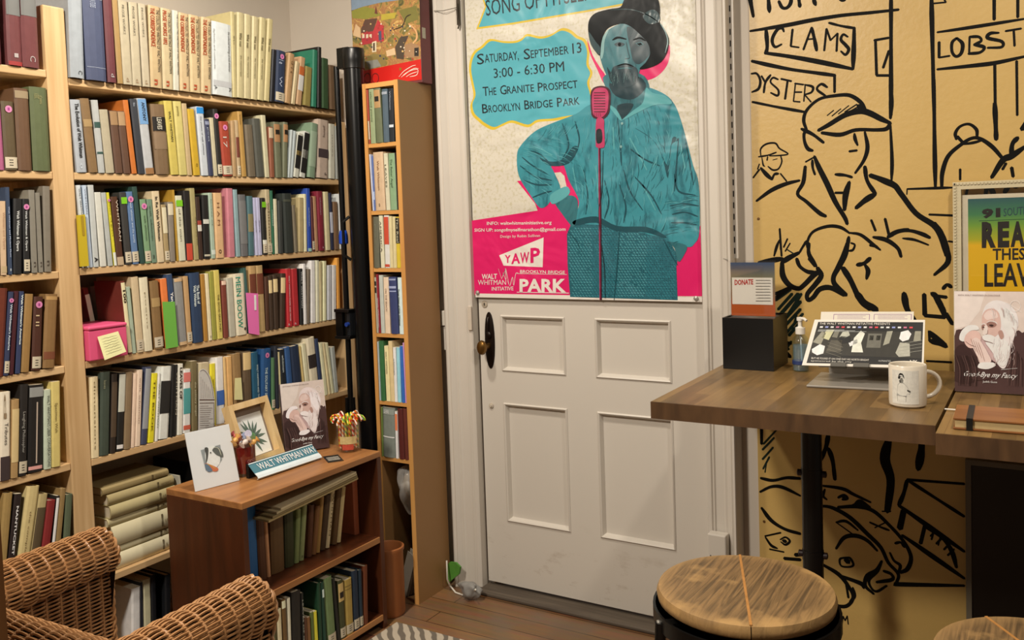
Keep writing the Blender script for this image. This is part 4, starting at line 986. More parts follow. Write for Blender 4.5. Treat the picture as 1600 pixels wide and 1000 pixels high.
# sepia portrait book, used here and on the counter
def portrait_book(A, U, V, N, dep, label, br, group=None):
    t = thing('book', label, 'book', A+U*.5-N*dep/2, group)
    M = lambda c: mat(alb(c, br), .38, 0, .14, 45)
    def cov(b):
        b.obox(A-N*.0012, U, V, N*.0012, M('b9958a')); b.obox(A-N*dep, U, V, N*.0012, M('54403a')); b.obox(A-N*(dep-.0012), U*.008, V, N*(dep-.0024), M('54403a'))
    one('cover', cov, t); one('pages', lambda b: b.obox(A-N*(dep-.0013)+U*.012+V*.006, U*.98, V*.988, N*(dep-.0026), M_page), t)
    S = lambda x, y, k=1: A+U*x+V*y+N*(.0003+.00022*k)
    def pic(b):
        P_ = lambda pts, c, k: b.poly([S(min(1, max(0, x)), min(1, max(0, y)), k) for x, y in (rnd_(pts, 3) if k > 1.5 else pts)], M(c))
        def H(pts, c, k, wd=.0012, mm=None): b.stroke([S(x, y, k) for x, y in pts], wd, N, M(c))
        P_([(.0, .55), (0, 1), (1, 1), (1, .55)], 'c8b09c', 1)
        P_([(.0, .62), (0, 1), (.45, 1), (.36, .80), (.20, .66)], 'd2bdaa', 1.4)
        P_([(0, 0), (1, 0), (1, .56), (.95, .60), (.88, .62), (.80, .50), (.70, .30), (.5, .34), (.30, .52), (.20, .64), (.10, .62), (0, .55)], '48302b', 2)
        P_([(.0, .40), (.14, .47), (.28, .38), (.42, .24), (.30, .10), (0, .10)], '38231f', 3)
        P_([(.40, .72), (.41, .80), (.46, .87), (.56, .91), (.68, .905), (.80, .86), (.88, .78), (.90, .68), (.86, .60), (.82, .50), (.77, .36), (.72, .26), (.66, .25), (.58, .32), (.52, .44), (.44, .56)], 'd9c2b4', 3)
        P_([(.60, .80), (.72, .84), (.84, .78), (.88, .68), (.80, .56), (.72, .62), (.66, .70)], 'e4d2c6', 3.5)
        P_([(.40, .66), (.40, .76), (.46, .82), (.56, .83), (.64, .78), (.66, .66), (.62, .58), (.52, .54), (.44, .56)], 'c69f8c', 4)
        P_([(.42, .76), (.48, .81), (.58, .81), (.62, .75), (.54, .73), (.46, .72)], 'd6b5a3', 4.4)
        P_([(.46, .685), (.50, .70), (.57, .695), (.60, .67), (.55, .645), (.48, .65)], '8f6656', 5); P_([(.39, .66), (.43, .67), (.45, .64), (.40, .62)], '8f6656', 5)
        P_([(.49, .668), (.53, .675), (.56, .665), (.53, .652)], '3c2620', 5.5); P_([(.395, .645), (.42, .652), (.43, .638)], '3c2620', 5.5)
        H([(.46, .69), (.51, .708), (.58, .70), (.61, .68)], 'e6d8cc', 6, .0016); H([(.385, .668), (.42, .682), (.45, .67)], 'e6d8cc', 6, .0014)
        P_([(.43, .66), (.47, .66), (.475, .60), (.45, .57), (.405, .575), (.41, .60)], 'dcbba8', 5.2); H([(.475, .62), (.47, .585), (.44, .572)], '7a5446', 5.8, .0009)
        P_([(.40, .555), (.47, .575), (.56, .56), (.64, .50), (.60, .47), (.50, .50), (.42, .52)], 'e2d0c2', 6); H([(.42, .515), (.50, .50), (.57, .485)], '6c483c', 6.5, .0012)
        P_([(.44, .50), (.58, .48), (.68, .54), (.78, .46), (.75, .34), (.70, .27), (.62, .29), (.54, .40)], 'dfcbbd', 5.6)
        P_([(.62, .60), (.67, .62), (.70, .56), (.66, .53)], 'a87e6c', 5.8)
        P_([(.07, .52), (.10, .60), (.20, .66), (.32, .66), (.35, .62), (.24, .61), (.16, .56), (.14, .50)], 'e3d2c6', 6)
        P_([(.14, .50), (.17, .57), (.25, .61), (.34, .60), (.38, .55), (.36, .48), (.30, .44), (.20, .44)], 'cda592', 6.4)
        P_([(.24, .50), (.30, .54), (.36, .52), (.42, .46), (.50, .36), (.52, .31), (.44, .27), (.36, .29), (.32, .36), (.27, .43)], 'd8b4a2', 7)
        for k in range(4): H([(.235+.035*k, .53-.012*k), (.27+.04*k, .46-.02*k), (.31+.04*k, .40-.03*k)], '8d6050', 8, .0010)
        H([(.16, .50), (.22, .47), (.30, .45)], '6d463a', 8, .0012); H([(.32, .36), (.36, .30)], '7d5546', 8, .001)
        P_([(.36, .29), (.44, .30), (.55, .30), (.58, .27), (.48, .235), (.38, .235), (.33, .25)], 'e6d6ca', 8)
        P_([(.20, .24), (.34, .25), (.48, .235), (.60, .26), (.62, .18), (.40, .12), (.22, .14)], '402924', 7.5)
        for k in range(34):
            x = random.uniform(.56, .84); y = random.uniform(.34, .58); H([(x, y), (x+random.uniform(-.02, .02), y-.05), (x-.02, y-.09)], random.choice(('b99a8a', 'eee0d6', 'cdb4a6')), 9, .0006)
        for k in range(30):
            a = random.uniform(-.2, 2.4); r0 = random.uniform(.75, 1.0); cx_, cy_ = .64+.22*r0*math.cos(a), .68+.20*r0*math.sin(a); H([(cx_, cy_), (cx_+.03, cy_-.03), (cx_+.04, cy_-.09)], random.choice(('bfa192', 'efe2d8')), 9, .0007)
        for k in range(16):
            x = random.uniform(.0, .28); H([(x, .36), (x+.06, .22), (x+.05, .06)], random.choice(('5c4038', '2e1c18')), 9, .0014)
        for k in range(8): H([(.80+.02*k, .50-.02*k), (.78+.025*k, .30), (.74+.03*k, .08)], random.choice(('5c4038', '2e1c18')), 9, .0014)
        w_ = mat(alb('f0e2d8', br), .5, 0, 0)
        b.text('Good-Bye my Fancy', S(.12, .155, 9), U*.74, V*.052, w_, .006, .45); b.stroke([S(.66, .235, 9), S(.88, .255, 9)], .0013, N, w_)
        b.text('Judith Gunn', S(.40, .10, 9), U*.2, V*.02, w_); b.text('WITH WALT WHITMAN IN DIALOGUE', S(.05, .955, 9), U*.6, V*.015, mat(alb('6a4c44', br), .5, 0, 0))
        b.stroke([S(.86+.07*math.cos(a), .86+.052*math.sin(a), 9) for a in [2*math.pi*i/18 for i in range(19)]], .0007, N, w_, True, 1)
        b.stroke([S(.72, .90, 9), S(.86, .84, 9), S(.95, .80, 9)], .0007, N, w_)
    one('cover_picture', pic, t)
    return t
A, U, V, N = quadcard((.490, -.612, TZ), .152, 60, .236, 10, .023)
portrait_book(A, U, V, N, .022, 'sepia portrait book standing between the box frame and the candy cane jar', .95)
# red drink-like jar with candies
def jar(c, r, h, name, label, content):
    t = thing(name, label, 'jar', c)
    x, y, z = c
    one('glass', lambda b: b.lathe([(0, 0), (r*.92, 0), (r, .006), (r, h-.004), (r*.97, h), (r*.93, h-.002), (r*.93, .010), (0, .008)], (x, y, z), glass((.97, .95, .92), .03, .09, 'glass'), 28), t, smooth=50)
    content(t, x, y, z); return t
def candies(t, x, y, z):
    one('red_filling', lambda b: b.lathe([(0, .0105), (.034, .0105), (.034, .092), (0, .095)], (x, y, z), mat('#6e1414', .3, 0, .5, 90), 28), t, smooth=50)
    cols = ['#8c98b4', '#c86a6c', '#d8a860', '#b8b4c8', '#c0444a', '#dcd0c8']
    for k in range(9):
        a = k*2.4; rr = .010+.012*(k % 3); cx_, cy_, cz_ = x+rr*math.cos(a), y+rr*math.sin(a), z+.104+.007*(k % 4)
        one('wrapped_candy', lambda b: (b.lathe([(.012, -.016), (.003, -.009), (.008, -.005), (.009, 0), (.008, .005), (.003, .009), (.012, .016)], (cx_, cy_, cz_), mat(cols[k % 6], .25, 0, .3, 200), 10, (math.cos(a*1.7), math.sin(a*1.7), .5))), t, smooth=60)
    M = mat('#d89c94', .5, 0, 0)
    one('jar_lettering', lambda b: (b.text('CANDY', (x+.0365, y-.020, z+.045), (-.004, .040, 0), (0, 0, .010), M, .01), b.text('BAR', (x+.0365, y-.016, z+.030), (-.004, .032, 0), (0, 0, .010), M, .01)), t)
jar((.538, -.836, TZ), .036, .126, 'candy_jar', 'clear jar of red candies with wrapped sweets in front of the box frame', candies)
tag(one('wrapped_candy', lambda b: b.lathe([(.014, -.022), (.004, -.012), (.012, -.006), (.013, 0), (.012, .006), (.004, .012), (.014, .022)], (.512, -.882, TZ+.0135), mat('#6a7280', .25, 0, .4, 150), 12, (1, .4, .0)), None, smooth=60), 'grey wrapped sweet half hidden behind the white bird print', 'sweet')
def canes(t, x, y, z):
    cols = [('#c8281e', '#e8dcc8'), ('#e0c020', '#c83018'), ('#58a030', '#e8d848'), ('#e07820', '#e8dcc8')]
    k = 0
    for rr, nn in ((.031, 16), (.018, 8)):
        for i in range(nn):
            a = 2*math.pi*i/nn+rr*40; c0, c1 = cols[(i*3+nn) % 4]; k += 1
            px_, py_ = x+rr*math.cos(a), y+rr*math.sin(a); top = .098+.006*((i*5) % 3)
            o = Vector((math.cos(a), math.sin(a), 0)); hr = .0135
            pts = [Vector((px_, py_, z+.012)), Vector((px_, py_, z+.05)), Vector((px_, py_, z+top))]+[Vector((px_, py_, z+top))+o*(hr-hr*math.cos(s))+Vector((0, 0, hr*1.2*math.sin(s))) for s in (.5, 1.0, 1.57, 2.1, 2.7, 3.2)]
            b = MB(); b.tube(pts, .0036, stripes(c0, c1), 7); b.build('candy_cane', t, smooth=60)
def stripes(c0, c1):
    key = ('stripe', c0, c1)
    if key in _mats: return _mats[key]
    m = bpy.data.materials.new('striped_sugar'); n, l = nt(m); b = n['Principled BSDF']; b.inputs['Roughness'].default_value = .25
    tc = n.new('ShaderNodeTexCoord'); wv = n.new('ShaderNodeTexWave'); wv.bands_direction = 'DIAGONAL'; wv.inputs['Scale'].default_value = 34; l.new(tc.outputs['Object'], wv.inputs[0])
    cr = n.new('ShaderNodeValToRGB'); cr.color_ramp.interpolation = 'CONSTANT'; cr.color_ramp.elements[0].color = (*lin(c0), 1); cr.color_ramp.elements[1].color = (*lin(c1), 1); cr.color_ramp.elements[1].position = .5
    l.new(wv.outputs[1], cr.inputs[0]); l.new(cr.outputs[0], b.inputs[0]); _mats[key] = m; return m
cj = jar((.645, -.468, TZ), .043, .098, 'candy_cane_jar', 'glass jar full of small candy canes at the right end of the low bookcase', canes)
x, y, z = .645, -.468, TZ
def wrap(r, z0, z1, a0, a1, m):
    def f(b):
        n = 14; vs = [(x+r*math.cos(a0+(a1-a0)*i/n), y+r*math.sin(a0+(a1-a0)*i/n), z+q) for i in range(n+1) for q in (z0, z1)]; b.add(vs, [(2*i, 2*i+2, 2*i+3, 2*i+1) for i in range(n)], m)
    return f
ac = math.atan2(EYE.y-y, EYE.x-x)
one('paper_label', wrap(.0434, .030, .056, ac-.75, ac+.6, mat(alb('c4a468', .95), .6, 0, .25, 120)), cj)
one('paper_label', wrap(.0434, .010, .029, ac-.55, ac+.35, mat(alb('b8442c', .95), .6, 0, .35, 160)), cj)
# street sign
sg = thing('street_sign', 'small bent green street sign plate lettered in white lying on the low bookcase', 'sign', (.62, -.74, TZ))
a = Vector((.613, -.866, 0)); d = Vector((.624, -.598, 0))-a; L = d.length; d.normalize(); nrm = Vector((d.y, -d.x, 0))
M1 = mat(alb('4f7f84', 1.1), .3, .1, .05, 20); M2 = mat(alb('d8d8cc', 1.0), .35)
def plate(b):
    for k, (o0, z0, o1, z1) in enumerate(((.0, .045, .030, .020), (.030, .020, .040, .0145), (.040, .0145, .046, .007), (.046, .007, .040, .0015))):
        p0 = a-nrm*.028+nrm*o0; p1 = a-nrm*.028+nrm*o1
        q0 = p0+Vector((0, 0, TZ+z0)); q1 = p1+Vector((0, 0, TZ+z1)); nn = d.cross(q1-q0).normalized()
        b.obox(q0, d*L, q1-q0, nn*.0014, M1 if k < 1 else M2)
    p0 = a-nrm*.026+Vector((0, 0, TZ+.044)); b.obox(p0, d*L, -nrm*.012, Vector((0, 0, -.044)), M_dark)
one('sign_plate', plate, sg)
q0 = a-nrm*.028+Vector((0, 0, TZ+.045)); dn = (nrm*.030+Vector((0, 0, -.025))); nn = dn.cross(d).normalized(); nn = nn if nn.z > 0 else -nn
def slet(b):
    q = q0+nn*.0022
    b.text('WALT WHITMAN WAY', q+d*(.025*L/.27)+dn*.86, d*L*.90, -dn*.66, mat(alb('f0ece0', 1.0), .5, 0, 0), .015)
    b.obox(q0+nn*.0016-d*.0, d*L, dn*.08, nn*.0003, M2)
one('sign_lettering', slet, sg)
def flat(name, label, cat, c, sx_, sy_, yaw, m, th=.0012, z=TZ, extra=None):
    u = Vector((math.cos(R_(yaw)), math.sin(R_(yaw)), 0)); v = Vector((-u.y, u.x, 0)); c = Vector((c[0], c[1], z))
    o = one(name, lambda b: b.obox(c-u*sx_/2-v*sy_/2, u*sx_, v*sy_, Vector((0, 0, th)), m), None, loc=c); tag(o, label, cat)
    if extra: one('printing', lambda b: extra(b, c+Vector((0, 0, th+.0003)), u, v), o)
    return o
flat('paper_slip', 'yellow-green paper slip lying behind the street sign', 'paper', (.535, -.690), .05, .075, 40, mat(alb('c8cc6c'  , .95), .6))
flat('crayon_packet', 'small blue packet lying on the yellow-green slip behind the street sign', 'packet', (.545, -.722), .018, .05, 35, mat(alb('4a5c90', .8), .4), .007, TZ+.0014)
def dkcard(b, c, u, v):
    for k in range(3): b.obox(c-u*.02+v*(-.02+.016*k), u*.04, v*.004, Vector((0, 0, .0003)), M_white)
flat('postcard', 'black and white card lying in front of the sepia portrait book', 'card', (.672, -.578), .052, .085, 55, mat('#1a1a1a', .4), .001, TZ, dkcard)
# ------------------------------------------------------------------ lower left corner and floor
# papers lying on the upper row of the low bookcase
for k in range(4):
    zz = [.520, .5285, .537, .545][k]; nm = ['lowest', 'second lowest', 'second highest', 'highest'][k]
    tag(one('folder', lambda b: b.obox((.60+.008*k, -.93+.015*k, zz-.0), (.0, .40-.02*k, .021), (.135-.006*k, 0, 0), (0, 0, .006), mat(alb(['8a7348', '6f5c3a', '9a8660', 'a8946f'][k], .6), .7, 0, .15, 40)), None), '%s of the buff folders lying across the low bookcase\'s upper books' % nm, 'folder', 'folders lying on the upper books of the low bookcase')
# plastic bag in the narrow bookcase
def blob(b, c, s, m, seed=1, n=22, k=.25, taper=0):
    rnd = random.Random(seed); ph = [rnd.uniform(0, 6.28) for _ in range(8)]; vs = []; fs = []
    for i in range(n+1):
        t = math.pi*i/n
        for j in range(n):
            a = 2*math.pi*j/n; r = 1+k*(.5*math.sin(3*a+ph[0]+2*t)+.3*math.sin(5*a+ph[1]-3*t)+.35*math.sin(4*t+ph[2]+a)+.2*math.sin(9*a+ph[3]+5*t))
            z = math.cos(t); f = 1+taper*z
            vs.append((c[0]+s[0]*math.sin(t)*math.cos(a)*r*f, c[1]+s[1]*math.sin(t)*math.sin(a)*r*f, c[2]+s[2]*z))
    for i in range(n):
        for j in range(n): fs.append((i*n+j, (i+1)*n+j, (i+1)*n+(j+1) % n, i*n+(j+1) % n))
    b.add(vs, fs, m)
one_ = NZ[5]
bag = thing('plastic_bag', 'crumpled clear plastic bag hanging inside the lower narrow bookcase', 'bag', (.665, -.17, .29))
one('bag_film', lambda b: blob(b, (.668, -.172, .395), (.040, .046, .095), glass((.96, .94, .90), .2, .35, 'bag_film', True), 3, 44, .27, .35), bag, smooth=28)
one('bag_contents', lambda b: blob(b, (.664, -.160, .405), (.026, .028, .06), mat('#b7a68c', .7, 0, .3, 60), 5, 18, .2, .3), bag, smooth=60)
one('paper_inside', lambda b: b.obox((.612, -.17, .46), (.05, .01, .03), (.0, .06, 0), (.01, 0, .006), mat('#c8ac7c', .7)), bag)
# terracotta cylinder
tag(one('umbrella_bin', lambda b: b.lathe([(0, .001), (.050, .001), (.054, .01), (.054, .228), (.058, .234), (.058, .244), (.052, .246), (.049, .24), (.048, .02), (0, .015)], (.695, -.345, 0), mat('#9c5f34', .5, 0, .15, 12), 32), None, smooth=40), 'tall terracotta-coloured round bin on the floor right of the low bookcase', 'bin')
pp = MB()
for k in range(5): pp.obox((.625+.004*k, -.218+.012*k, .005+.002*k), (.050, .01, .17+.005*k), (0, .0025, 0), (.035, 0, -.02), mat(['#b9b2a4', '#cfc8ba', '#a89c8a', '#c8bfae', '#9c9284'][k], .6))
tag(pp.build('magazine_bundle'), 'bundle of magazines leaning inside the bottom of the narrow bookcase', 'magazines')
# leaf, mesh bag and cord by the casing
def lf_(b):
    c = P('y', -.085, 705, 900); pts = [P('y', -.085-.004*math.sin(i), *q) for i, q in enumerate(((699, 912), (697, 884), (703, 878), (712, 879), (719, 886), (717, 897), (706, 906)))]
    vs = pts+[p+Vector((.002, .006, 0)) for p in pts]; n = len(pts)
    b.add(vs, [tuple(range(n))[::-1], tuple(range(n, 2*n))]+[(i, (i+1) % n, n+(i+1) % n, n+i) for i in range(n)], mat('#4f8a34', .5, 0, .2, 60))
tag(one('paper_leaf', lf_, None), 'bright green paper leaf propped on the floor against the left door casing', 'leaf')
tag(one('mesh_bag', lambda b: blob(b, (P('y', -.13, 733, 912).x, -.125, .0345), (.042, .022, .033), glass((.36, .35, .33), .5, .7, 'grey_mesh', True), 9, 34, .30, .25), None, smooth=50), 'crumpled grey mesh bag on the floor at the foot of the door casing', 'bag')
fz = lambda x, y, z=.004: tuple(P('z', z, x, y))
tag(one('cord', lambda b: b.tube([P('y', -.100, 698, 876), P('y', -.112, 699, 905), fz(703, 915), fz(712, 926), fz(724, 930), fz(738, 926), P('y', -.165, 743, 921)], .0032, M_white, 8), None, smooth=60), 'white cord looping over the floor around the grey mesh bag', 'cord')
# rug
c0 = P('z', .0, 619, 974); c0.x = max(c0.x, .768); c1 = P('z', 0, 700, 1003)
def rugmat():
    m = bpy.data.materials.new('rug_weave'); n, l = nt(m); b = n['Principled BSDF']; b.inputs['Roughness'].default_value = .95
    tc = n.new('ShaderNodeTexCoord'); wv = n.new('ShaderNodeTexWave'); wv.inputs['Scale'].default_value = 13; wv.inputs['Distortion'].default_value = 3; wv.inputs['Detail'].default_value = 1; wv.bands_direction = 'DIAGONAL'
    l.new(tc.outputs['Object'], wv.inputs[0]); cr = n.new('ShaderNodeValToRGB'); cr.color_ramp.elements[0].color = (*lin('#6d6458'), 1); cr.color_ramp.elements[1].color = (*lin('#b9ad9a'), 1); cr.color_ramp.elements[0].position = .35; cr.color_ramp.elements[1].position = .6
    l.new(wv.outputs[1], cr.inputs[0]); l.new(cr.outputs[0], b.inputs[0])
    ck = n.new('ShaderNodeTexChecker'); ck.inputs['Scale'].default_value = 260; l.new(tc.outputs['Object'], ck.inputs[0]); bp = n.new('ShaderNodeBump'); bp.inputs['Strength'].default_value = .4; bp.inputs['Distance'].default_value = .003; l.new(ck.outputs[1], bp.inputs['Height']); l.new(bp.outputs[0], b.inputs['Normal'])
    return m
e = Vector((1, 0, 0)); g = Vector((0, -1, 0))
tag(one('rug', lambda b: b.obox(c0+Vector((0, 0, .0008)), e*1.0, g*.88, Vector((0, 0, .006)), rugmat()), None, bevel=.002), 'pale grey and cream striped rug on the wooden floor', 'rug')

# ------------------------------------------------------------------ wicker armchair
ch = thing('wicker_armchair', 'brown wicker tub armchair with rolled arms in front of the tall bookcase', 'armchair', (1.02, -1.62, 0))
cz = R_(3); cf = Vector((-math.sin(cz), math.cos(cz), 0)); crr = Vector((math.cos(cz), math.sin(cz), 0)); co = Vector((1.005, -1.62, 0))
W_ = lambda r, f, z: co+crr*r+cf*f+Vector((0, 0, z))
M_cane = wood('#7d5030', '#a8754a', 'x', 20, .42, 3, 'cane', .1); M_cane2 = mat('#a5794f', .34, 0, .25, 60, 0, 'cane'); M_gap_shade = mat('#1d100a', .8, 0, .1, 40)  # dark sheet added inside the weave, its colour stands for shaded gaps
def weave(b, S, L, prof_len, du=.036, dv=.0047, rad=.0025, amp=.0042):
    # S(u, v) -> (point, outward); strands run along u, stakes along v
    nu = max(2, int(L/(du/4))); nv = int(prof_len/dv); ns = int(L/du)
    for j in range(nv+1):
        v = j/nv*prof_len; pts = []
        for i in range(nu+1):
            u = i/nu*L; p, n = S(u, v); pts.append(p+n*(amp*math.sin(math.pi*u/du)*(1 if j % 2 else -1)))
        b.tube(pts, rad, M_cane2, 4, False)
    for i in range(ns+1):
        u = min(L, i*du+du*.0); pts = [S(u, k/40*prof_len) for k in range(41)]
        b.tube([p for p, n in pts], .0036, M_cane2, 5, False)
    vs = []; fs = []; m1, m2 = 14, 40
    for i in range(m1+1):
        for k in range(m2+1): p, n = S(L*i/m1, prof_len*k/m2); vs.append(p-n*.006)
    for i in range(m1):
        for k in range(m2): fs.append((i*(m2+1)+k, (i+1)*(m2+1)+k, (i+1)*(m2+1)+k+1, i*(m2+1)+k+1))
    b.add(vs, fs, M_gap_shade)
ZA, RR = .595, .058
def arm_prof(v, side):        # (offset across, height, normal across, normal up); inside -> roll -> outside
    hin = ZA-.30
    if v < hin: return (.026, .30+v, 1, 0)
    v -= hin; arcl = RR*R_(250); 
    if v < arcl:
        a = R_(-35)+v/RR; return (RR*math.cos(a)*1.0, ZA+.012+RR*math.sin(a), math.cos(a), math.sin(a))
    v -= arcl; return (-.040, ZA-.035-v, -1, 0)
APL = (ZA-.30)+RR*R_(250)+.50
def rope(b, pts, r=.0052, m=None):
    m = m or M_cane2; n = len(pts)
    for ph in (0, math.pi):
        out = []
        for i in range((n-1)*6+1):
            k = min(n-2, i//6); t = i/6-k; p = pts[k].lerp(pts[k+1], t); d = (pts[k+1]-pts[k]).normalized(); x = d.orthogonal().normalized(); y = d.cross(x); a = i*.8+ph
            out.append(p+(x*math.cos(a)+y*math.sin(a))*r*.75)
        b.tube(out, r, m, 5, False)
for side, f0, f1 in ((-1, -.20, .185), (1, -.20, .115)):
    def S(u, v, side=side, f0=f0):
        r, z, nr, nz_ = arm_prof(v, side); cr_ = side*.288
        return W_(cr_-side*r, f0+u, z), (crr*(-side*nr)+Vector((0, 0, nz_)))
    b = MB(); weave(b, S, f1-f0, APL)
    end = [S(f1-f0, APL*k/30)[0]+cf*.002 for k in range(31)]
    rope(b, end); rope(b, [S((f1-f0)*k/10, ZA-.30-.006)[0]+crr*(-side*.004) for k in range(11)], .004)
    pts = [p for p in end]; cen = W_(side*.288, f1, .3)
    b.add([p-cf*.004 for p in end]+[cen-cf*.006], [(i, i+1, len(end)) for i in range(len(end)-1)], M_gap_shade)
    for k in range(22):      # strands that close the front of the arm
        z = .06+k*.026; b.tube([W_(side*.288-side*.026, f1+.002, z), W_(side*.288+side*.038, f1+.002, z)], .0034, M_cane2, 4)
    b.build('arm', ch, smooth=60)
def SB(u, v):
    r, z, nr, nz_ = arm_prof(v, 1)
    return W_(-.345+u, -.225+r, z), cf*nr+Vector((0, 0, nz_))
b = MB(); weave(b, SB, .69, APL); b.build('backrest', ch, smooth=60)
def ss(b):
    def S2(u, v): return W_(-.255+u, -.19+v, .33+.012*math.sin(u*6)), Vector((0, 0, 1))
    weave(b, S2, .51, .34)
one('seat', ss, ch, smooth=60)
for r, f in ((-.29, -.2), (.29, -.2), (-.29, .14), (.29, .14)): one('leg', lambda b: b.tube([W_(r, f, .001), W_(r, f, .30)], .016, M_cane2, 10), ch, smooth=50)
# ------------------------------------------------------------------ poster on the door
PY = -.0155
pst = thing('poster', 'large vinyl event poster of a hatted man at a microphone tacked to the white door', 'poster', (1.32, PY, 1.105))
def vinyl(col, rough=.33, extra=None, bump=.8):
    key = ('vinyl', col, rough, extra, bump)
    if key in _mats: return _mats[key]
    m = bpy.data.materials.new('printed_vinyl'); n, l = nt(m); b = n['Principled BSDF']; b.inputs['Roughness'].default_value = rough
    tc = n.new('ShaderNodeTexCoord')
    nz = n.new('ShaderNodeTexNoise'); nz.inputs['Scale'].default_value = 3.6; nz.inputs['Detail'].default_value = 3; nz.inputs['Distortion'].default_value = .8; l.new(tc.outputs['Object'], nz.inputs[0])
    bp = n.new('ShaderNodeBump'); bp.inputs['Strength'].default_value = bump; bp.inputs['Distance'].default_value = .03; l.new(nz.outputs[0], bp.inputs['Height']); l.new(bp.outputs[0], b.inputs['Normal'])
    c = lin(col)
    def mixin(fac, c2):
        mx = n.new('ShaderNodeMix'); mx.data_type = 'RGBA'; mx.inputs[6].default_value = (*c, 1); mx.inputs[7].default_value = (*lin(c2), 1); l.new(fac, mx.inputs[0]); l.new(mx.outputs[2], b.inputs[0])
    if extra and extra[0] == 'grain':
        g = n.new('ShaderNodeTexNoise'); g.inputs['Scale'].default_value = 90; g.inputs['Detail'].default_value = 3; l.new(tc.outputs['Object'], g.inputs[0])
        cr = n.new('ShaderNodeValToRGB'); cr.color_ramp.elements[0].position = .5; cr.color_ramp.elements[1].position = .66; l.new(g.outputs[0], cr.inputs[0]); mixin(cr.outputs[0], extra[1])
    elif extra and extra[0] == 'dots':
        v = n.new('ShaderNodeTexVoronoi'); v.inputs['Scale'].default_value = 150; v.inputs['Randomness'].default_value = .25; l.new(tc.outputs['Object'], v.inputs['Vector'])
        cr = n.new('ShaderNodeValToRGB'); cr.color_ramp.elements[0].position = .28; cr.color_ramp.elements[1].position = .42; l.new(v.outputs['Distance'], cr.inputs[0]); mixin(cr.outputs[0], extra[1])
    elif extra and extra[0] == 'folds':
        mp = n.new('ShaderNodeMapping'); mp.inputs['Scale'].default_value = (9, 1, 3.2); mp.inputs['Rotation'].default_value = (0, .35, 0); l.new(tc.outputs['Object'], mp.inputs[0])
        g = n.new('ShaderNodeTexNoise'); g.inputs['Scale'].default_value = 2.2; g.inputs['Detail'].default_value = 7; g.inputs['Roughness'].default_value = .6; g.inputs['Distortion'].default_value = 1.3; l.new(mp.outputs[0], g.inputs[0])
        cr = n.new('ShaderNodeValToRGB'); cr.color_ramp.elements[0].position = .50; cr.color_ramp.elements[1].position = .70; l.new(g.outputs[0], cr.inputs[0]); mixin(cr.outputs[0], extra[1])
    else: b.inputs[0].default_value = (*c, 1)
    _mats[key] = m; return m
def PP(x, y, k=1): v = P('y', PY, x, y); return Vector((v.x, PY-.0003*k, v.z))
def zq(ox, oy, s, pts): return [(ox+a/s, oy+c/s) for a, c in pts]
V_CREAM = vinyl('#d3cec0', .34, ('grain', '#c4bea4')); V_TEAL = vinyl('#52a9b8'); V_YEL = vinyl('#d3b838'); V_PINK = vinyl('#d81b66'); V_WHT = vinyl('#e4ddd4'); V_INK = vinyl('#16222a'); V_BLK = vinyl('#0c1216', .2, None, .2)
V_SHIRT = vinyl('#3a8e9c', .34, ('folds', '#1f6270')); V_SH2 = vinyl('#124955', .34); V_SH3 = vinyl('#58a5ac', .34); V_PANT = vinyl('#154753', .36, ('dots', '#256674')); V_SKIN = vinyl('#33707a', .34, ('folds', '#153e4a')); V_SKD = vinyl('#15353f', .34); V_SKL = vinyl('#7fa9aa', .34)
V_MIC = vinyl('#b83a66'); V_MICD = vinyl('#4a1428')
one('poster_sheet', lambda b: b.obox((.8905, PY-.0002, 1.1055), (.868, 0, 0), (0, 0, 1.21), (0, .0012, 0), V_CREAM), pst)
one('poster_hem', lambda b: b.obox((.8905, PY-.0006, 1.1055), (.868, 0, 0), (0, 0, .014), (0, .0003, 0), V_WHT), pst)
def pl(b, pts, m, k, r=0): b.poly([PP(x, y, k) for x, y in (rnd_(pts, r) if r else pts)], m)
def ls(b, pts, wd, m, k, sm=True, tp=.5): b.stroke([PP(x, y, k) for x, y in pts], wd*.002, (0, -1, 0), m, sm, tp)
def banner(b):
    pl(b, [(735, -60), (757.7, 10.5), (744, 46), (800, 38.5), (928, 17), (1052, -6), (1040, -60)], V_YEL, 1); pl(b, [(739, -60), (760, 10.5), (748, 42.5), (800, 35.5), (928, 14), (1048, -9), (1036, -60)], V_TEAL, 2)
    b.text('SONG OF MYSELF', PP(760, 25, 4), PP(922, 0, 4)-PP(760, 25, 4), PP(758, -1, 4)-PP(760, 25, 4), V_INK, 0)
    b.text('THE 22ND ANNUAL MARATHON', PP(758, -8, 4), PP(922, -36, 4)-PP(758, -8, 4), PP(757, -20, 4)-PP(758, -8, 4), V_INK, .0)
one('banner', banner, pst)
BUB = [(735, 92), (741, 80), (752, 72), (765, 61), (785, 64), (804, 64), (815, 60), (824, 53), (845, 57), (862, 53), (878, 44), (892, 47), (903, 56), (915, 62), (921, 78), (920, 100), (926, 114), (921, 130), (926, 150), (926, 176), (880, 186), (864, 189), (840, 191), (825, 199), (800, 192), (785, 197), (770, 203), (755, 196), (748, 190), (738, 180), (735, 165), (740, 150), (737, 132), (733, 110)]
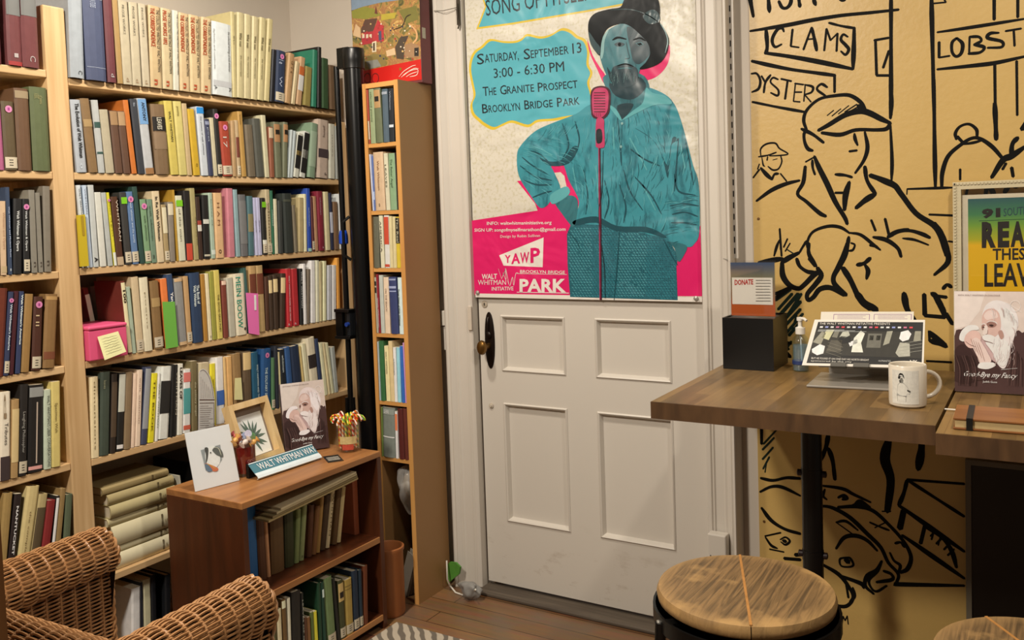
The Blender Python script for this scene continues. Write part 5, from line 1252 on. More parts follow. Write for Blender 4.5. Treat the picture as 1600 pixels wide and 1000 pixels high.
def bubble(b):
    cx_ = sum(p[0] for p in BUB)/len(BUB); cy_ = sum(p[1] for p in BUB)/len(BUB)
    pl(b, BUB, V_YEL, 1, 4); pl(b, [(cx_+(x-cx_)*.962, cy_+(y-cy_)*.945) for x, y in BUB], V_TEAL, 2, 4)
    def ln(t, x0, y0, x1, y1, h, bo=0):
        o = PP(x0, y0, 4); b.text(t, o, PP(x1, y1, 4)-o, PP(x0-1, y0-h, 4)-o, V_INK, bo)
    ln('S', 746, 101, 757, 99.5, 17, .004); ln('ATURDAY,', 758, 98, 811, 93, 13.5, .004); ln('S', 819, 93, 829, 92, 17, .004); ln('EPTEMBER', 830, 91, 889, 84, 13, 0); ln('13', 895, 84, 909, 82, 17, .004)
    ln('3:00 - 6:30 PM', 772, 122, 882, 111, 15.5, 0)
    ln('T', 755, 150, 764, 149.5, 15, .004); ln('HE', 764.5, 149, 776, 148, 12, .004); ln('G', 782, 148, 792, 147, 15, .004); ln('RANITE', 793, 146.5, 835, 143, 12, .004); ln('P', 841, 143.5, 849, 143, 15, .004); ln('ROSPECT', 850, 142, 903, 137, 12, .004)
    ln('B', 754, 177, 763, 176.5, 15, .004); ln('ROOKLYN', 764, 176, 813, 172, 12, .004); ln('B', 820, 171, 828, 170.5, 15, .004); ln('RIDGE', 829, 170, 864, 167, 12, .004); ln('P', 871, 167, 879, 166.5, 15, .004); ln('ARK', 880, 166, 906, 163, 12, .004)
one('speech_panel', bubble, pst)
def pinks(b):
    pl(b, [(735, 345), (840, 329), (836, 318), (808, 283), (830, 280), (862, 300), (905, 318), (895, 350), (890, 380), (1056, 400), (1068, 382), (1085, 368), (1094.5, 352), (1097, 463), (741.5, 461)], V_PINK, 1)
    pl(b, [(856, 262), (864, 257), (880, 256), (888, 266), (892, 285), (906, 312), (900, 322), (888, 305), (880, 292)], V_PINK, 1.5, 4); pl(b, [(866, 270), (876, 269), (882, 275), (887, 300), (878, 292)], V_CREAM, 2)
    pl(b, [(918, 62), (926, 86), (938, 106), (946, 118), (949, 133), (942, 128), (934, 110), (922, 84)], V_PINK, 1.5, 4)
    pl(b, [(995, 112), (1000, 122), (1008, 126), (1024, 121), (1036, 111), (1044, 98), (1047, 82), (1045, 70), (1030, 90), (1010, 105)], V_PINK, 1.5, 4)
    def ln(t, x0, y0, x1, y1, h, bo=0, m=V_WHT, k=4):
        o = PP(x0, y0, k); b.text(t, o, PP(x1, y1, k)-o, PP(x0, y0-h, k)-o, m, bo)
    ln('INFO: waltwhitmaninitiative.org', 761, 351.5, 862, 350, 5.2, .012); ln('SIGN UP: songofmyselfmarathon@gmail.com', 741.5, 362, 884, 360.5, 5.2, .012); ln('Design by Robin Sullivan', 782, 371.5, 844, 370, 4.4)
    pl(b, [(780, 399), (849.5, 371), (848, 417.5), (787, 415)], V_WHT, 2)
    ln('Y', 789, 410, 798, 410.5, 12, .03, V_PINK); ln('A', 799, 412, 813, 411, 16, .03, V_PINK); ln('W', 813, 411, 827, 410, 17, .02, V_PINK); ln('P', 829, 410, 844, 409, 23, .03, V_PINK)
    ln('WALT', 753, 436, 777, 435.5, 8, .02); ln('WHITMAN', 747, 445, 791, 445, 8, .02); ln('INITIATIVE', 768.5, 454, 802.5, 453.5, 6, .01)
    for p in ([(779, 420), (784, 436)], [(786, 432), (790, 421), (784, 436)], [(786, 426), (791, 437), (790, 419), (796, 446)], [(793, 438), (797, 446), (801, 433), (803, 446), (806, 428), (810, 426.5)]): ls(b, p, 1.0, V_WHT, 4)
    ln('BROOKLYN BRIDGE', 813, 426.5, 883, 428, 5, .01); ls(b, [(808, 427.5), (886, 429)], .8, V_WHT, 4, False, 1); ln('PARK', 812, 455.5, 885, 456, 20, .035); ls(b, [(808, 456.5), (889, 458)], 1.4, V_WHT, 4, False, 1)
one('pink_panel', pinks, pst)
D4 = (780, 150, 3.03); D3 = (880, 0, 4)
def man(b):
    body = [(921, 164), (900, 178), (859, 194), (835, 206), (815, 226), (808, 242), (811, 275), (829, 305), (843, 324), (854, 322), (862, 312), (876, 296), (866, 269), (862, 259), (879, 256), (889, 282), (905, 315), (899, 345), (925, 351), (961, 353), (1011, 366), (1037, 372), (1044, 378), (1074, 386), (1085, 381), (1093, 361), (1092, 289), (1083, 258), (1072, 216), (1063, 185), (1054, 163), (1040, 148), (1015, 137), (1005, 140), (972, 184), (950, 160)]
    pl(b, [(886, 366), (894, 346), (950, 350), (1037, 369), (1046, 376), (1060, 401), (1057, 416), (1059, 469), (891, 464), (887, 414)], V_PANT, 3)
    pl(b, body, V_SHIRT, 4, 4)
    pl(b, zq(*D4, [(265, 500), (330, 470), (372, 495), (365, 590), (350, 620), (330, 600), (300, 560)]), V_SKIN, 5, 4); pl(b, zq(*D4, [(800, 690), (870, 700), (890, 715), (880, 745), (850, 785), (830, 720)]), V_SKIN, 5, 4)
    pl(b, zq(*D4, [(240, 480), (260, 455), (320, 428), (332, 465), (258, 512)]), V_SH3, 5.4, 4)
    pl(b, zq(*D4, [(190, 290), (240, 330), (330, 320), (375, 250), (350, 240), (300, 300), (240, 310)]), V_SH2, 5, 4)
    pl(b, zq(*D4, [(640, 150), (720, 200), (770, 280), (800, 390), (812, 240), (850, 210), (820, 200), (800, 330), (740, 220)]), V_SH2, 5, 4)
    pl(b, zq(*D4, [(355, 590), (460, 570), (560, 615), (700, 620), (785, 660), (780, 672), (690, 645), (560, 640), (460, 600), (365, 612)]), V_SH2, 5, 4)
    # engraved shading: short strokes that follow the cloth
    from mathutils.geometry import intersect_point_tri_2d
    def inside(p, poly):
        c = False; n = len(poly)
        for i in range(n):
            (x1, y1), (x2, y2) = poly[i], poly[i-1]
            if (y1 > p[1]) != (y2 > p[1]) and p[0] < (x2-x1)*(p[1]-y1)/(y2-y1)+x1: c = not c
        return c
    r2 = random.Random(11); V_S1 = vinyl('#2a7480', .34); V_S2 = vinyl('#1c5662', .34); V_S4 = vinyl('#5aa8b2', .34)
    for k in range(520):
        x, y = r2.uniform(806, 1094), r2.uniform(165, 388)
        if not inside((x, y), body): continue
        if x < 905 and y > 215: a = .5+(y-270)*.006                    # forearm: across the sleeve
        elif x > 1040 and y > 300: a = -.12+r2.uniform(-.2, .2)
        elif x > 1045: a = 1.75
        elif x < 900: a = 2.2
        else: a = 1.57+(x-955)*.0035*(1 if y > 250 else -1)+r2.uniform(-.25, .25)
        L = r2.uniform(7, 26); dx, dy = math.cos(a)*L/2, math.sin(a)*L/2
        sh_ = (x-950)/150*.35+(y-270)/200*.25+r2.uniform(-.6, .6)
        if not (inside((x-dx, y-dy), body) and inside((x+dx, y+dy), body)): continue
        ls(b, [(x-dx, y-dy), (x+dy*.12, y-dx*.12), (x+dx, y+dy)], r2.uniform(.4, 1.1), V_S2 if sh_ > .45 else V_S1 if sh_ > -.05 else V_S4, 6.2+k*.0008, True, .2)
    pants = [(886, 366), (894, 352), (950, 356), (1037, 372), (1046, 380), (1058, 401), (1057, 416), (1058, 467), (893, 462), (887, 414)]
    seen = set()
    for k in range(2600):
        x, y = r2.uniform(887, 1058), r2.uniform(356, 467); y = round(y/4.2)*4.2; x = round((x-y*.6)/4.6)*4.6+y*.6
        if (round(x, 1), round(y, 1)) in seen: continue
        seen.add((round(x, 1), round(y, 1)))
        if inside((x-2, y), pants) and inside((x+2, y), pants): ls(b, [(x-1.3, y-.9), (x+1.3, y+.9)], 1.0, V_S4 if (x < 925 or 965 < x < 1010) else V_SHIRT, 3.4, False, 1)
    for p in ([(110, 290), (160, 330), (230, 370)], [(100, 330), (170, 380), (250, 400)], [(120, 400), (180, 420), (250, 420)], [(160, 480), (210, 460), (250, 450)], [(150, 260), (200, 280), (250, 330)], [(830, 370), (850, 450), (930, 470)], [(810, 520), (870, 510), (945, 520)], [(820, 560), (880, 550), (940, 570)], [(815, 600), (880, 600), (935, 610)], [(880, 200), (900, 300), (920, 420)], [(850, 200), (840, 330), (830, 450)],
              [(560, 100), (575, 250), (580, 330)], [(590, 350), (620, 450), (680, 540)], [(640, 380), (720, 470), (770, 560)], [(400, 350), (420, 470), (410, 560)], [(500, 400), (520, 500), (500, 580)], [(300, 130), (330, 230), (300, 300)], [(360, 120), (380, 200), (370, 260)], [(620, 250), (690, 300), (760, 330)], [(570, 420), (600, 520), (590, 600)]):
        ls(b, zq(*D4, p), 2.6, V_SH2, 6)
    for p in ([(350, 340), (370, 450)], [(620, 200), (700, 350)], [(460, 330), (470, 480)], [(860, 230), (880, 340)], [(200, 250), (250, 280)], [(680, 420), (740, 540)], [(540, 150), (545, 250)]): ls(b, zq(*D4, p), 4, V_SH3, 6)
    ls(b, zq(*D4, [(583, 130), (578, 260)]), 1.2, V_SH2, 7); [b.lathe([(.0045, 0), (.0045, .0002), (0, .0003)], PP(*zq(*D4, [(x, y)])[0], 8), V_SKL, 12, (0, -1, 0)) for x, y in ((583, 130), (578, 240))]
    ls(b, zq(*D4, [(570, 640), (560, 800), (545, 965)]), 2.2, V_SH2, 6); ls(b, zq(*D4, [(325, 640), (370, 690), (380, 720)]), 1.6, V_SH2, 6); ls(b, zq(*D4, [(780, 680), (820, 760), (845, 800)]), 2, V_SH2, 6)
    # neck, head, hat
    pl(b, zq(*D3, [(262, 470), (270, 560), (285, 650), (330, 690), (370, 745), (440, 690), (500, 640), (540, 550), (480, 460)]), V_SKIN, 5, 4); pl(b, zq(*D3, [(290, 520), (400, 550), (470, 480), (520, 540), (440, 620), (330, 600)]), V_SKD, 6, 4)
    pl(b, zq(*D3, [(340, 660), (440, 650), (400, 720), (368, 745)]), V_SKD, 6.5, 4)
    pl(b, zq(*D3, [(285, 660), (330, 680), (368, 748), (350, 745)]), V_SH3, 7, 4); pl(b, zq(*D3, [(520, 550), (560, 580), (640, 600), (680, 650), (560, 660), (372, 752), (440, 690), (500, 640)]), V_SH3, 7, 4)
    pl(b, zq(*D3, [(228, 330), (240, 260), (280, 190), (380, 145), (460, 180), (520, 250), (545, 330), (520, 385), (480, 440), (465, 500), (400, 545), (340, 540), (290, 500), (250, 420)]), V_SKIN, 6, 4)
    pl(b, zq(*D3, [(400, 170), (470, 200), (530, 270), (540, 340), (480, 400), (440, 380), (420, 300)]), V_SKD, 7, 4)
    pl(b, zq(*D3, [(232, 300), (250, 230), (290, 180), (262, 250), (255, 330), (240, 370)]), V_SKL, 7, 4)
    pl(b, zq(*D3, [(275, 420), (300, 450), (320, 415), (400, 405), (460, 425), (470, 480), (455, 520), (400, 548), (345, 543), (300, 510)]), V_SKD, 8, 4)
    for p in ([(310, 250), (345, 235), (395, 245)],): ls(b, zq(*D3, p), 3, V_BLK, 9)
    pl(b, zq(*D3, [(322, 276), (350, 264), (385, 274), (366, 290), (335, 289)]), V_SKD, 9, 4); b.lathe([(.006, 0), (.006, .0002), (0, .0003)], PP(*zq(*D3, [(354, 278)])[0], 10), V_BLK, 12, (0, -1, 0))
    pl(b, zq(*D3, [(452, 270), (490, 263), (508, 279), (475, 288)]), V_SKIN, 9); pl(b, zq(*D3, [(462, 273), (486, 268), (498, 279), (476, 285)]), V_BLK, 9.6); ls(b, zq(*D3, [(440, 250), (480, 238), (515, 255)]), 2.6, V_BLK, 9)
    ls(b, zq(*D3, [(395, 265), (408, 330), (416, 362), (388, 368)]), 1.2, V_SKD, 9); ls(b, zq(*D3, [(340, 412), (390, 400), (440, 415)]), 2.2, V_BLK, 10); ls(b, zq(*D3, [(345, 430), (400, 425), (435, 432)]), 1.6, V_SKIN, 10)
    for k in range(26):
        x = random.uniform(290, 455); y = random.uniform(440, 500); ls(b, zq(*D3, [(x, y), (x+random.uniform(-12, 12), y+38)]), .5, V_SKL if k % 3 else V_BLK, 11)
    pl(b, zq(*D3, [(158, 190), (165, 125), (205, 82), (290, 58), (358, 46), (378, 10), (400, -30), (470, -60), (560, -50), (592, -6), (606, 60), (602, 135), (630, 180), (655, 225), (662, 265), (650, 330), (612, 388), (545, 422), (478, 432), (522, 385), (545, 330), (530, 270), (470, 205), (420, 165), (370, 148), (300, 165), (262, 200), (240, 270), (232, 345), (205, 325), (172, 270)]), V_BLK, 9, 4)
    V_HL = vinyl('#3f5358', .2); pl(b, zq(*D3, [(162, 200), (205, 260), (235, 300), (230, 342), (205, 322), (172, 268)]), V_HL, 10, 4); pl(b, zq(*D3, [(500, 100), (560, 60), (600, 90), (600, 135), (540, 150)]), V_HL, 10, 4)
    ls(b, zq(*D3, [(300, 62), (420, 60), (520, 90), (600, 140)]), 1.4, V_HL, 10); ls(b, zq(*D3, [(610, 150), (640, 200), (655, 260), (640, 330)]), 1.2, V_SKL, 10)
one('printed_figure', man, pst)
def mic(b):
    ls(b, [(937, 228), (938, 330), (939, 468)], 4.4, V_MICD, 9, False, 1); ls(b, [(936, 228), (937, 330), (938, 468)], 1.2, V_MIC, 9.5, False, 1)
    ls(b, [(943, 235), (941, 300), (936, 330), (940, 380), (945, 420), (946, 466)], 1.1, V_INK, 10)
    pl(b, zq(*D3, [(172, 600), (182, 560), (205, 543), (245, 537), (280, 548), (298, 585), (294, 680), (280, 720), (245, 748), (205, 742), (178, 715)]), V_MICD, 10, 3); pl(b, zq(*D3, [(182, 605), (192, 568), (212, 552), (245, 548), (272, 558), (286, 590), (282, 675), (268, 712), (240, 735), (208, 730), (188, 705)]), V_MIC, 11, 3)
    for k in range(8): ls(b, zq(*D3, [(195, 580+k*17), (265, 580+k*17)]), 1.4, V_MICD, 12, False, 1)
    for k in range(4): ls(b, zq(*D3, [(198+k*12, 706), (200+k*12, 728)]), 1.2, V_INK, 12, False)
    pl(b, zq(*D3, [(210, 745), (255, 745), (258, 800), (262, 905), (245, 925), (210, 920), (206, 890)]), V_MIC, 10.4, 3); pl(b, zq(*D3, [(210, 815), (242, 812), (245, 885), (212, 893)]), V_INK, 11.5, 3)
one('printed_microphone', mic, pst)
for x, y in ((747, 457), (1088, 466)):
    one('tack', lambda b: b.lathe([(.008, 0), (.0075, .003), (0, .006)], PP(x, y, 12), M_steel, 16, (0, -1, 0)), pst, smooth=50)

# ------------------------------------------------------------------ mural
MY = -.006
mu = thing('mural', 'yellow mural panel with black brush drawing of fishmongers on the wall right of the door', 'mural', (2.7, MY, .05))
def murmat():
    m = bpy.data.materials.new('yellow_mural_paint'); n, l = nt(m); b = n['Principled BSDF']; b.inputs['Roughness'].default_value = .38
    tc = n.new('ShaderNodeTexCoord'); nz = n.new('ShaderNodeTexNoise'); nz.inputs['Scale'].default_value = 3; nz.inputs['Detail'].default_value = 6; l.new(tc.outputs['Object'], nz.inputs[0])
    cr = n.new('ShaderNodeValToRGB'); cr.color_ramp.elements[0].position = .3; cr.color_ramp.elements[1].position = .7; cr.color_ramp.elements[0].color = (*lin('#c2a15e'), 1); cr.color_ramp.elements[1].color = (*lin('#cfae6a'), 1); l.new(nz.outputs[0], cr.inputs[0]); l.new(cr.outputs[0], b.inputs[0])
    n2 = n.new('ShaderNodeTexNoise'); n2.inputs['Scale'].default_value = 60; l.new(tc.outputs['Object'], n2.inputs[0]); bp = n.new('ShaderNodeBump'); bp.inputs['Strength'].default_value = .06; bp.inputs['Distance'].default_value = .01; l.new(n2.outputs[0], bp.inputs['Height']); l.new(bp.outputs[0], b.inputs['Normal'])
    return m
def mpanel(b):
    pr = [(1.924, .02), (3.7, .02), (3.7, 2.7), (1.924, 2.7)]
    b.prism(pr, lambda p, t: (p[0], MY+(.0055 if t else 0), p[1]), murmat())
one('panel', mpanel, mu)
M_br = mat('#0d0c09', .6, 0, .3, 60, Specular_IOR_Level=.12); M_brg = mat('#1a2820', .5, 0, .4, 60, Specular_IOR_Level=.15)
MUR = [((1080, 0, 5.557), """30 505,-60 515,10 540,145;28 668,-40 675,50 680,105;25 760,10 790,65 830,68 862,30 870,-30;25 932,-40 938,20 945,60;25 1060,-40 1068,10 1082,45;25 1290,-20 1310,2 1340,-10
26 512,270 700,240 850,215 1050,175 1300,135 1556,110 1800,84;28 650,260 660,400 648,465;30 640,460 850,490 1100,535 1405,600;28 1415,240 1412,400 1405,600;18 1195,198 1300,225 1420,245
22 805,275 790,245 750,255 710,320 705,370 730,408 785,385;22 880,255 865,400;20 865,402 935,412;24 975,430 1045,240;24 1045,240 1068,330 1090,440;15 1010,342 1080,335;20 1155,440 1175,250;18 1175,250 1210,350;18 1210,350 1270,290;20 1270,290 1262,445;20 1360,320 1320,300 1300,345 1340,390 1368,430 1340,475 1300,445
26 525,530 700,570 880,605 1100,635 1250,655;28 1245,655 1245,800;20 530,885 750,930 1000,975;18 522,640 570,640 600,700 585,770 527,800;18 610,660 645,718;18 690,650 645,715 630,805;15 755,690 710,675 690,715 755,780 750,830 690,805;18 780,685 870,705;20 838,695 815,860;16 905,725 888,880;16 900,725 975,735;16 895,800 960,800;16 888,880 945,885;16 990,735 978,880;16 985,735 1055,755 1045,800 985,822;16 985,822 1040,885;18 1182,758 1130,730 1092,775 1165,832"""),
((1120, 150, 4), """16 600,342 570,330 550,290 545,240 560,215;16 560,210 543,150 565,85 640,20 740,-2 830,-4 900,40 932,92;24 635,215 700,180 800,120 890,95 950,105 1030,145 1085,170;18 655,230 770,242 870,212 1000,212 1060,205 1082,175;8 690,122 730,90;8 720,125 775,80;8 760,112 825,60;8 800,100 875,52;9 840,92 900,58;34 885,62 915,88;26 880,90 930,98
16 528,205 600,240 668,292;16 925,225 942,320 920,400 865,482;14 860,235 865,270 880,308;14 828,346 876,340;14 740,490 800,495 846,508;22 610,378 640,450 690,550 740,660 800,760 815,800;12 555,412 612,380;12 597,400 600,450 614,492;18 553,440 540,540 505,612 560,660 640,730 682,752;15 740,605 792,605;24 828,538 805,620 798,712;18 925,440 940,530 992,612;24 992,612 930,650 870,700;18 248,656 340,590 430,550 517,528;16 960,492 1050,540 1130,585 1200,690;18 275,450 310,490 345,522;12 345,522 360,490 386,485;12 398,485 436,532;14 228,510 266,460;8 266,425 255,458
8 260,380 320,370 372,352;8 275,372 275,330 310,300 365,295 392,328 445,362 385,372 330,374;8 400,375 406,412 385,455 350,462 320,440;10 318,380 314,402;7 282,385 290,430 300,440;6 350,400 378,392;18 1090,-40 1090,60 1085,140;14 1085,182 1095,400 1092,528
14 582,985 565,920 600,850 690,815 770,820 832,858;16 825,880 815,940 795,1000;14 830,855 900,868 980,930 1022,962;10 838,918 862,930 850,962 822,968;18 958,932 1002,942;18 978,882 1060,900 1130,950 1152,1005;14 965,775 992,842;20 1052,768 1077,872;18 1068,882 1130,845 1200,835;16 393,830 405,1000;12 358,1000 375,940 392,900;10 418,945 442,892;10 428,970 458,920;6 520,980 550,910;14 520,975 560,905"""),
((1330, 170, 4.348), """28 128,452 280,510 340,580 440,710 560,790 612,862 645,960 650,1000;18 562,-200 566,200 572,530;14 715,208 708,165 740,120 800,104 850,140 855,190;18 720,188 752,222;18 615,530 620,430 660,320 750,240 820,200 880,205 960,260 1032,342;12 752,242 830,230 890,214;26 955,466 1030,350 1090,320 1180,258;20 1088,312 1095,240 1132,195;15 1028,412 1052,370;12 380,545 540,540 690,535;8 380,545 378,582;16 530,718 690,725;14 740,410 740,482;18 250,870 320,835 400,828 480,850 535,876;12 350,880 430,890 525,925;20 975,-40 982,120 985,210;22 1090,400 1100,460;26 1160,140 1210,60;14 660,900 700,905;20 910,600 925,530 960,560 970,610;18 780,590 790,540;20 1040,570 1080,520 1130,530"""),
((1340, 0, 5.554), """26 290,-60 290,400 290,1000;26 640,-60 650,400 665,1000;18 660,30 765,20;18 765,20 740,-30;26 1185,-60 1185,170;24 1390,-60 1390,150;20 692,280 1000,235 1460,162;24 692,602 1000,570 1200,545 1470,486;22 707,365 707,500;20 705,500 798,485;20 860,330 820,370 820,450 855,490 900,460 910,380 860,330;20 972,320 968,460;18 970,320 1050,320 1072,355 1010,388;20 1010,388 1098,410 1062,455 962,466;20 1225,285 1150,290 1130,330 1250,360 1250,408 1128,415;22 1285,270 1418,248;22 1355,265 1362,398;22 270,328 145,350;24 155,350 165,650;22 165,655 272,655;22 222,588 272,440;22 1190,560 1195,1000;20 1380,530 1385,1000"""),
((1460, 260, 4.545), "22 0,400 50,470 85,580 95,680 0,770;18 60,870 90,840 122,858;24 -20,900 20,930 60,1010"),
((1120, 380, 4.167), """14 578,0 540,55;14 540,55 572,0;18 600,0 600,70 648,152;22 272,126 380,108 430,100;22 420,128 470,95 535,62;24 425,128 430,210 470,270 530,295 570,270 640,200 672,190;18 520,100 540,150 590,185 640,190;18 600,100 640,150;22 655,160 680,210 640,270 590,330 595,370 630,350 670,300 740,290 830,338;24 852,0 830,80 790,160 760,220 770,270 842,338;26 820,160 870,240 930,360 1000,430;18 912,142 960,130 1000,96;18 965,140 985,180 975,232;18 480,290 395,350 330,400;14 362,640 400,590 450,640 485,655;20 365,715 420,700 480,740;20 380,330 470,290;10 395,470 380,470"""),
((1230, 460, 5), """35 540,-10 600,60 700,122;30 912,-10 935,110 1000,220;30 1070,0 1075,160;28 1075,165 1232,178;26 1232,175 1210,110 1148,12;22 1150,10 1245,22;26 1108,290 1150,330 1240,395;26 1112,360 1180,380 1245,408;20 1110,290 1112,360;14 1088,520 1285,530;30 1240,150 1290,230"""),
((1160, 660, 3.333), """16 100,20 100,112;12 95,290 160,302 230,288 302,292;12 92,362 150,335 210,338 302,382;14 100,445 150,510 220,555 302,580;10 118,592 200,574;10 120,598 150,640 182,656;8 197,610 225,598 247,618 225,637 200,622;20 213,616 226,620;10 142,660 216,675;16 218,708 302,715;18 275,690 302,688
16 448,62 435,130 408,195;16 448,135 470,200 482,298;12 405,328 520,345 580,375 668,416;10 430,348 420,382 440,402;10 498,392 530,378 547,395 520,402;12 522,390 534,392;10 578,436 610,408 662,438;12 560,440 610,425 665,440;14 405,434 470,445 560,495 650,580 720,650 760,730 812,790 800,842;14 498,442 600,438 680,460 760,530 840,620 878,700 860,762 822,782;10 488,520 540,515 602,562;8 488,520 572,580;14 488,657 530,600 590,590 650,615 702,668;8 540,703 508,712 515,747 560,752 578,740 562,708 540,703;24 538,712 552,728;14 726,722 700,770 650,800 640,850 684,893;12 735,773 775,790 780,818 698,832;10 752,850 700,880 670,860 660,820 700,778 722,740;10 768,678 790,720 822,745 812,782;8 663,520 720,545 765,562;8 690,548 748,520;10 795,630 825,625 845,650;14 418,740 500,790 550,850 577,910 540,957 465,950;16 508,798 620,840 632,862;14 540,838 552,912;12 575,860 582,905 560,935;14 800,840 818,843 1155,850;30 765,80 742,190 772,300 755,462;8 728,463 772,463;24 935,100 930,160 915,244;14 858,298 1155,320;12 860,300 1000,390 1155,490;14 857,303 840,370 814,432;16 814,432 940,520 1155,672;26 840,460 820,552;16 833,588 980,690 1155,812;16 950,540 928,630;14 948,540 1040,600 1090,670 1115,755;10 980,592 1002,568;10 1010,632 1042,598;10 1050,662 1082,628;10 1070,692 1102,660;8 995,575 985,610;8 1030,600 1020,640"""),
((980, 820, 4.444), "10 1365,690 1385,635;10 1385,635 1405,690;8 1372,668 1400,668;9 1412,640 1412,690;9 1412,640 1440,665 1412,690;10 1445,690 1462,635;10 1462,635 1482,690;8 1450,670 1478,670;10 1490,690 1500,635;9 1500,635 1513,665;9 1513,665 1528,632;10 1528,632 1535,690")]
GRN = [((1120, 380, 4.167), "24 400,430 490,330;24 385,370 480,300;24 400,480 530,330;24 400,540 545,380;22 405,580 545,430;22 440,600 560,460;20 430,520 550,330;20 470,600 540,520;16 370,640 360,700;18 400,660 470,690;16 380,600 410,700;18 450,690 485,640;14 490,560 520,470"),
       ((1160, 660, 3.333), "12 188,28 110,112;12 165,80 105,142;12 160,130 105,192;12 140,180 108,242;8 125,215 118,260"), ((1120, 150, 4), "12 395,850 400,960;10 440,960 480,985")]
def strokes(data, m, wf=.0026):
    def f(b):
        k = 0
        for z, t in data:
            for s in t.replace('\n', ';').split(';'):
                q = s.split(); k += 1
                b.stroke([(lambda v: Vector((v.x, MY-.0004-k*3e-6, v.z)))(P('y', MY, *zp(z, *map(float, c.split(','))))) for c in q[1:]], float(q[0])/z[2]*wf, (0, -1, 0), m, True, .7)
    return f
for nm, idx in (('painted_signs', (0, 3)), ('painted_fishmonger', (1, 4)), ('painted_customer', (2,)), ('painted_hands', (5, 6)), ('painted_fish', (7,)), ('signature', (8,))):
    one(nm, strokes([MUR[i] for i in idx], M_br, .0024 if 0 in idx else .0028 if 5 in idx or 7 in idx else .0026), mu)
one('green_hatching', strokes(GRN, M_brg), mu)
for x, y in ((1185, 342), (1194, 815)): one('screw', lambda b: b.lathe([(.0045, 0), (.0035, .002), (0, .0022)], P('y', MY, x, y), mat('#6a4a24', .5, .4), 12, (0, -1, 0)), mu)
# slotted standard on the right casing
sl = thing('shelf_standard', 'white slotted metal shelf standard running up the right door casing', 'bracket rail', (1.858, -.042, 1.28))
SX = P('y', -.043, 1144, 200).x
one('rail', lambda b: b.box((SX-.011, -.043, P('y', -.043, 1145, 404).z), (SX+.011, -.034, 2.65), M_trim), sl, bevel=.001)
for k in range(26):
    zc_ = P('y', -.043, 1145, 392).z+k*.0352
    one('slot', lambda b: b.box((SX-.0018, -.0436, zc_-.009), (SX+.0018, -.0430, zc_+.009), M_black), sl)
tag(one('hook', lambda b: b.tube([P('y', -.036, 1131, 404), P('y', -.05, 1136, 406), P('y', -.052, 1143, 407)], .003, M_steel, 6), None, smooth=50), 'tiny metal hook on the right door casing above the donation sign', 'hook')
ob0, ob1 = P('y', -.075, 1106, 872), P('y', -.075, 1134, 838)
ot = thing('outlet_box', 'white surface-mounted outlet box low on the right door casing', 'outlet', ((ob0.x+ob1.x)/2, -.056, ob0.z-.05))
one('box_body', lambda b: b.box((ob0.x, -.076, ob0.z-.05), (ob1.x, -.0385, ob1.z), M_trim), ot, bevel=.004)
one('socket_slot', lambda b: b.box((ob0.x+.008, -.0768, ob0.z-.005), (ob0.x+.0115, -.076, ob0.z+.012), M_black), ot)
# ------------------------------------------------------------------ counter
TT = .93
def butcher():
    m = bpy.data.materials.new('butcher_block'); n, l = nt(m); b = n['Principled BSDF']; b.inputs['Roughness'].default_value = .36
    tc = n.new('ShaderNodeTexCoord'); br = n.new('ShaderNodeTexBrick'); mp = n.new('ShaderNodeMapping'); mp.inputs['Rotation'].default_value = (0, 0, R_(90)); l.new(tc.outputs['Object'], mp.inputs[0]); l.new(mp.outputs[0], br.inputs[0])
    br.inputs['Scale'].default_value = 1; br.inputs['Brick Width'].default_value = .42; br.inputs['Row Height'].default_value = .042; br.inputs['Mortar Size'].default_value = .0004; br.inputs['Color1'].default_value = (*lin('#69502e'), 1); br.inputs['Color2'].default_value = (*lin('#8e6f42'), 1); br.inputs['Mortar'].default_value = (*lin('#5a3d22'), 1); br.inputs['Bias'].default_value = -.2
    m2 = n.new('ShaderNodeMapping'); m2.inputs['Scale'].default_value = (26, 2.2, 8); nz = n.new('ShaderNodeTexNoise'); nz.inputs['Scale'].default_value = 2; nz.inputs['Detail'].default_value = 6; l.new(tc.outputs['Object'], m2.inputs[0]); l.new(m2.outputs[0], nz.inputs[0])
    n3 = n.new('ShaderNodeTexNoise'); n3.inputs['Scale'].default_value = 4; n3.inputs['Detail'].default_value = 4; l.new(tc.outputs['Object'], n3.inputs[0])
    a = n.new('ShaderNodeMix'); a.data_type = 'RGBA'; a.blend_type = 'OVERLAY'; a.inputs[0].default_value = .55; l.new(br.outputs[0], a.inputs[6]); l.new(nz.outputs[0], a.inputs[7])
    c = n.new('ShaderNodeMix'); c.data_type = 'RGBA'; c.blend_type = 'OVERLAY'; c.inputs[0].default_value = .45; l.new(a.outputs[2], c.inputs[6]); l.new(n3.outputs[0], c.inputs[7]); l.new(c.outputs[2], b.inputs[0])
    return m
M_bb = butcher()
ctr = thing('counter', 'butcher-block counter along the mural wall standing on a black pipe leg', 'counter', (2.18, -.37, 0))
M_edge_shade = wood('#4a3420', '#63472c', 'z', 14, .45, 5, 'shaded_edge_wood', .05)  # same counter wood painted darker for the shade on its front edge
one('tabletop', lambda b: b.box((1.862, -.7075, TT-.042), (2.500, -.030, TT), M_bb), ctr)
one('front_edge', lambda b: b.box((1.862, -.712, TT-.042), (2.500, -.7076, TT-.0002), M_edge_shade), ctr)
LX, LY = 2.165, -.35
one('leg', lambda b: (b.tube([(LX, LY, .012), (LX, LY, TT-.052)], .0265, M_black, 20), b.lathe([(.07, 0), (.07, .006), (.03, .012)], (LX, LY, .001), M_black, 24), b.lathe([(.03, TT-.054), (.065, TT-.050), (.065, TT-.0425)], (LX, LY, 0), M_black, 24)), ctr, smooth=40)
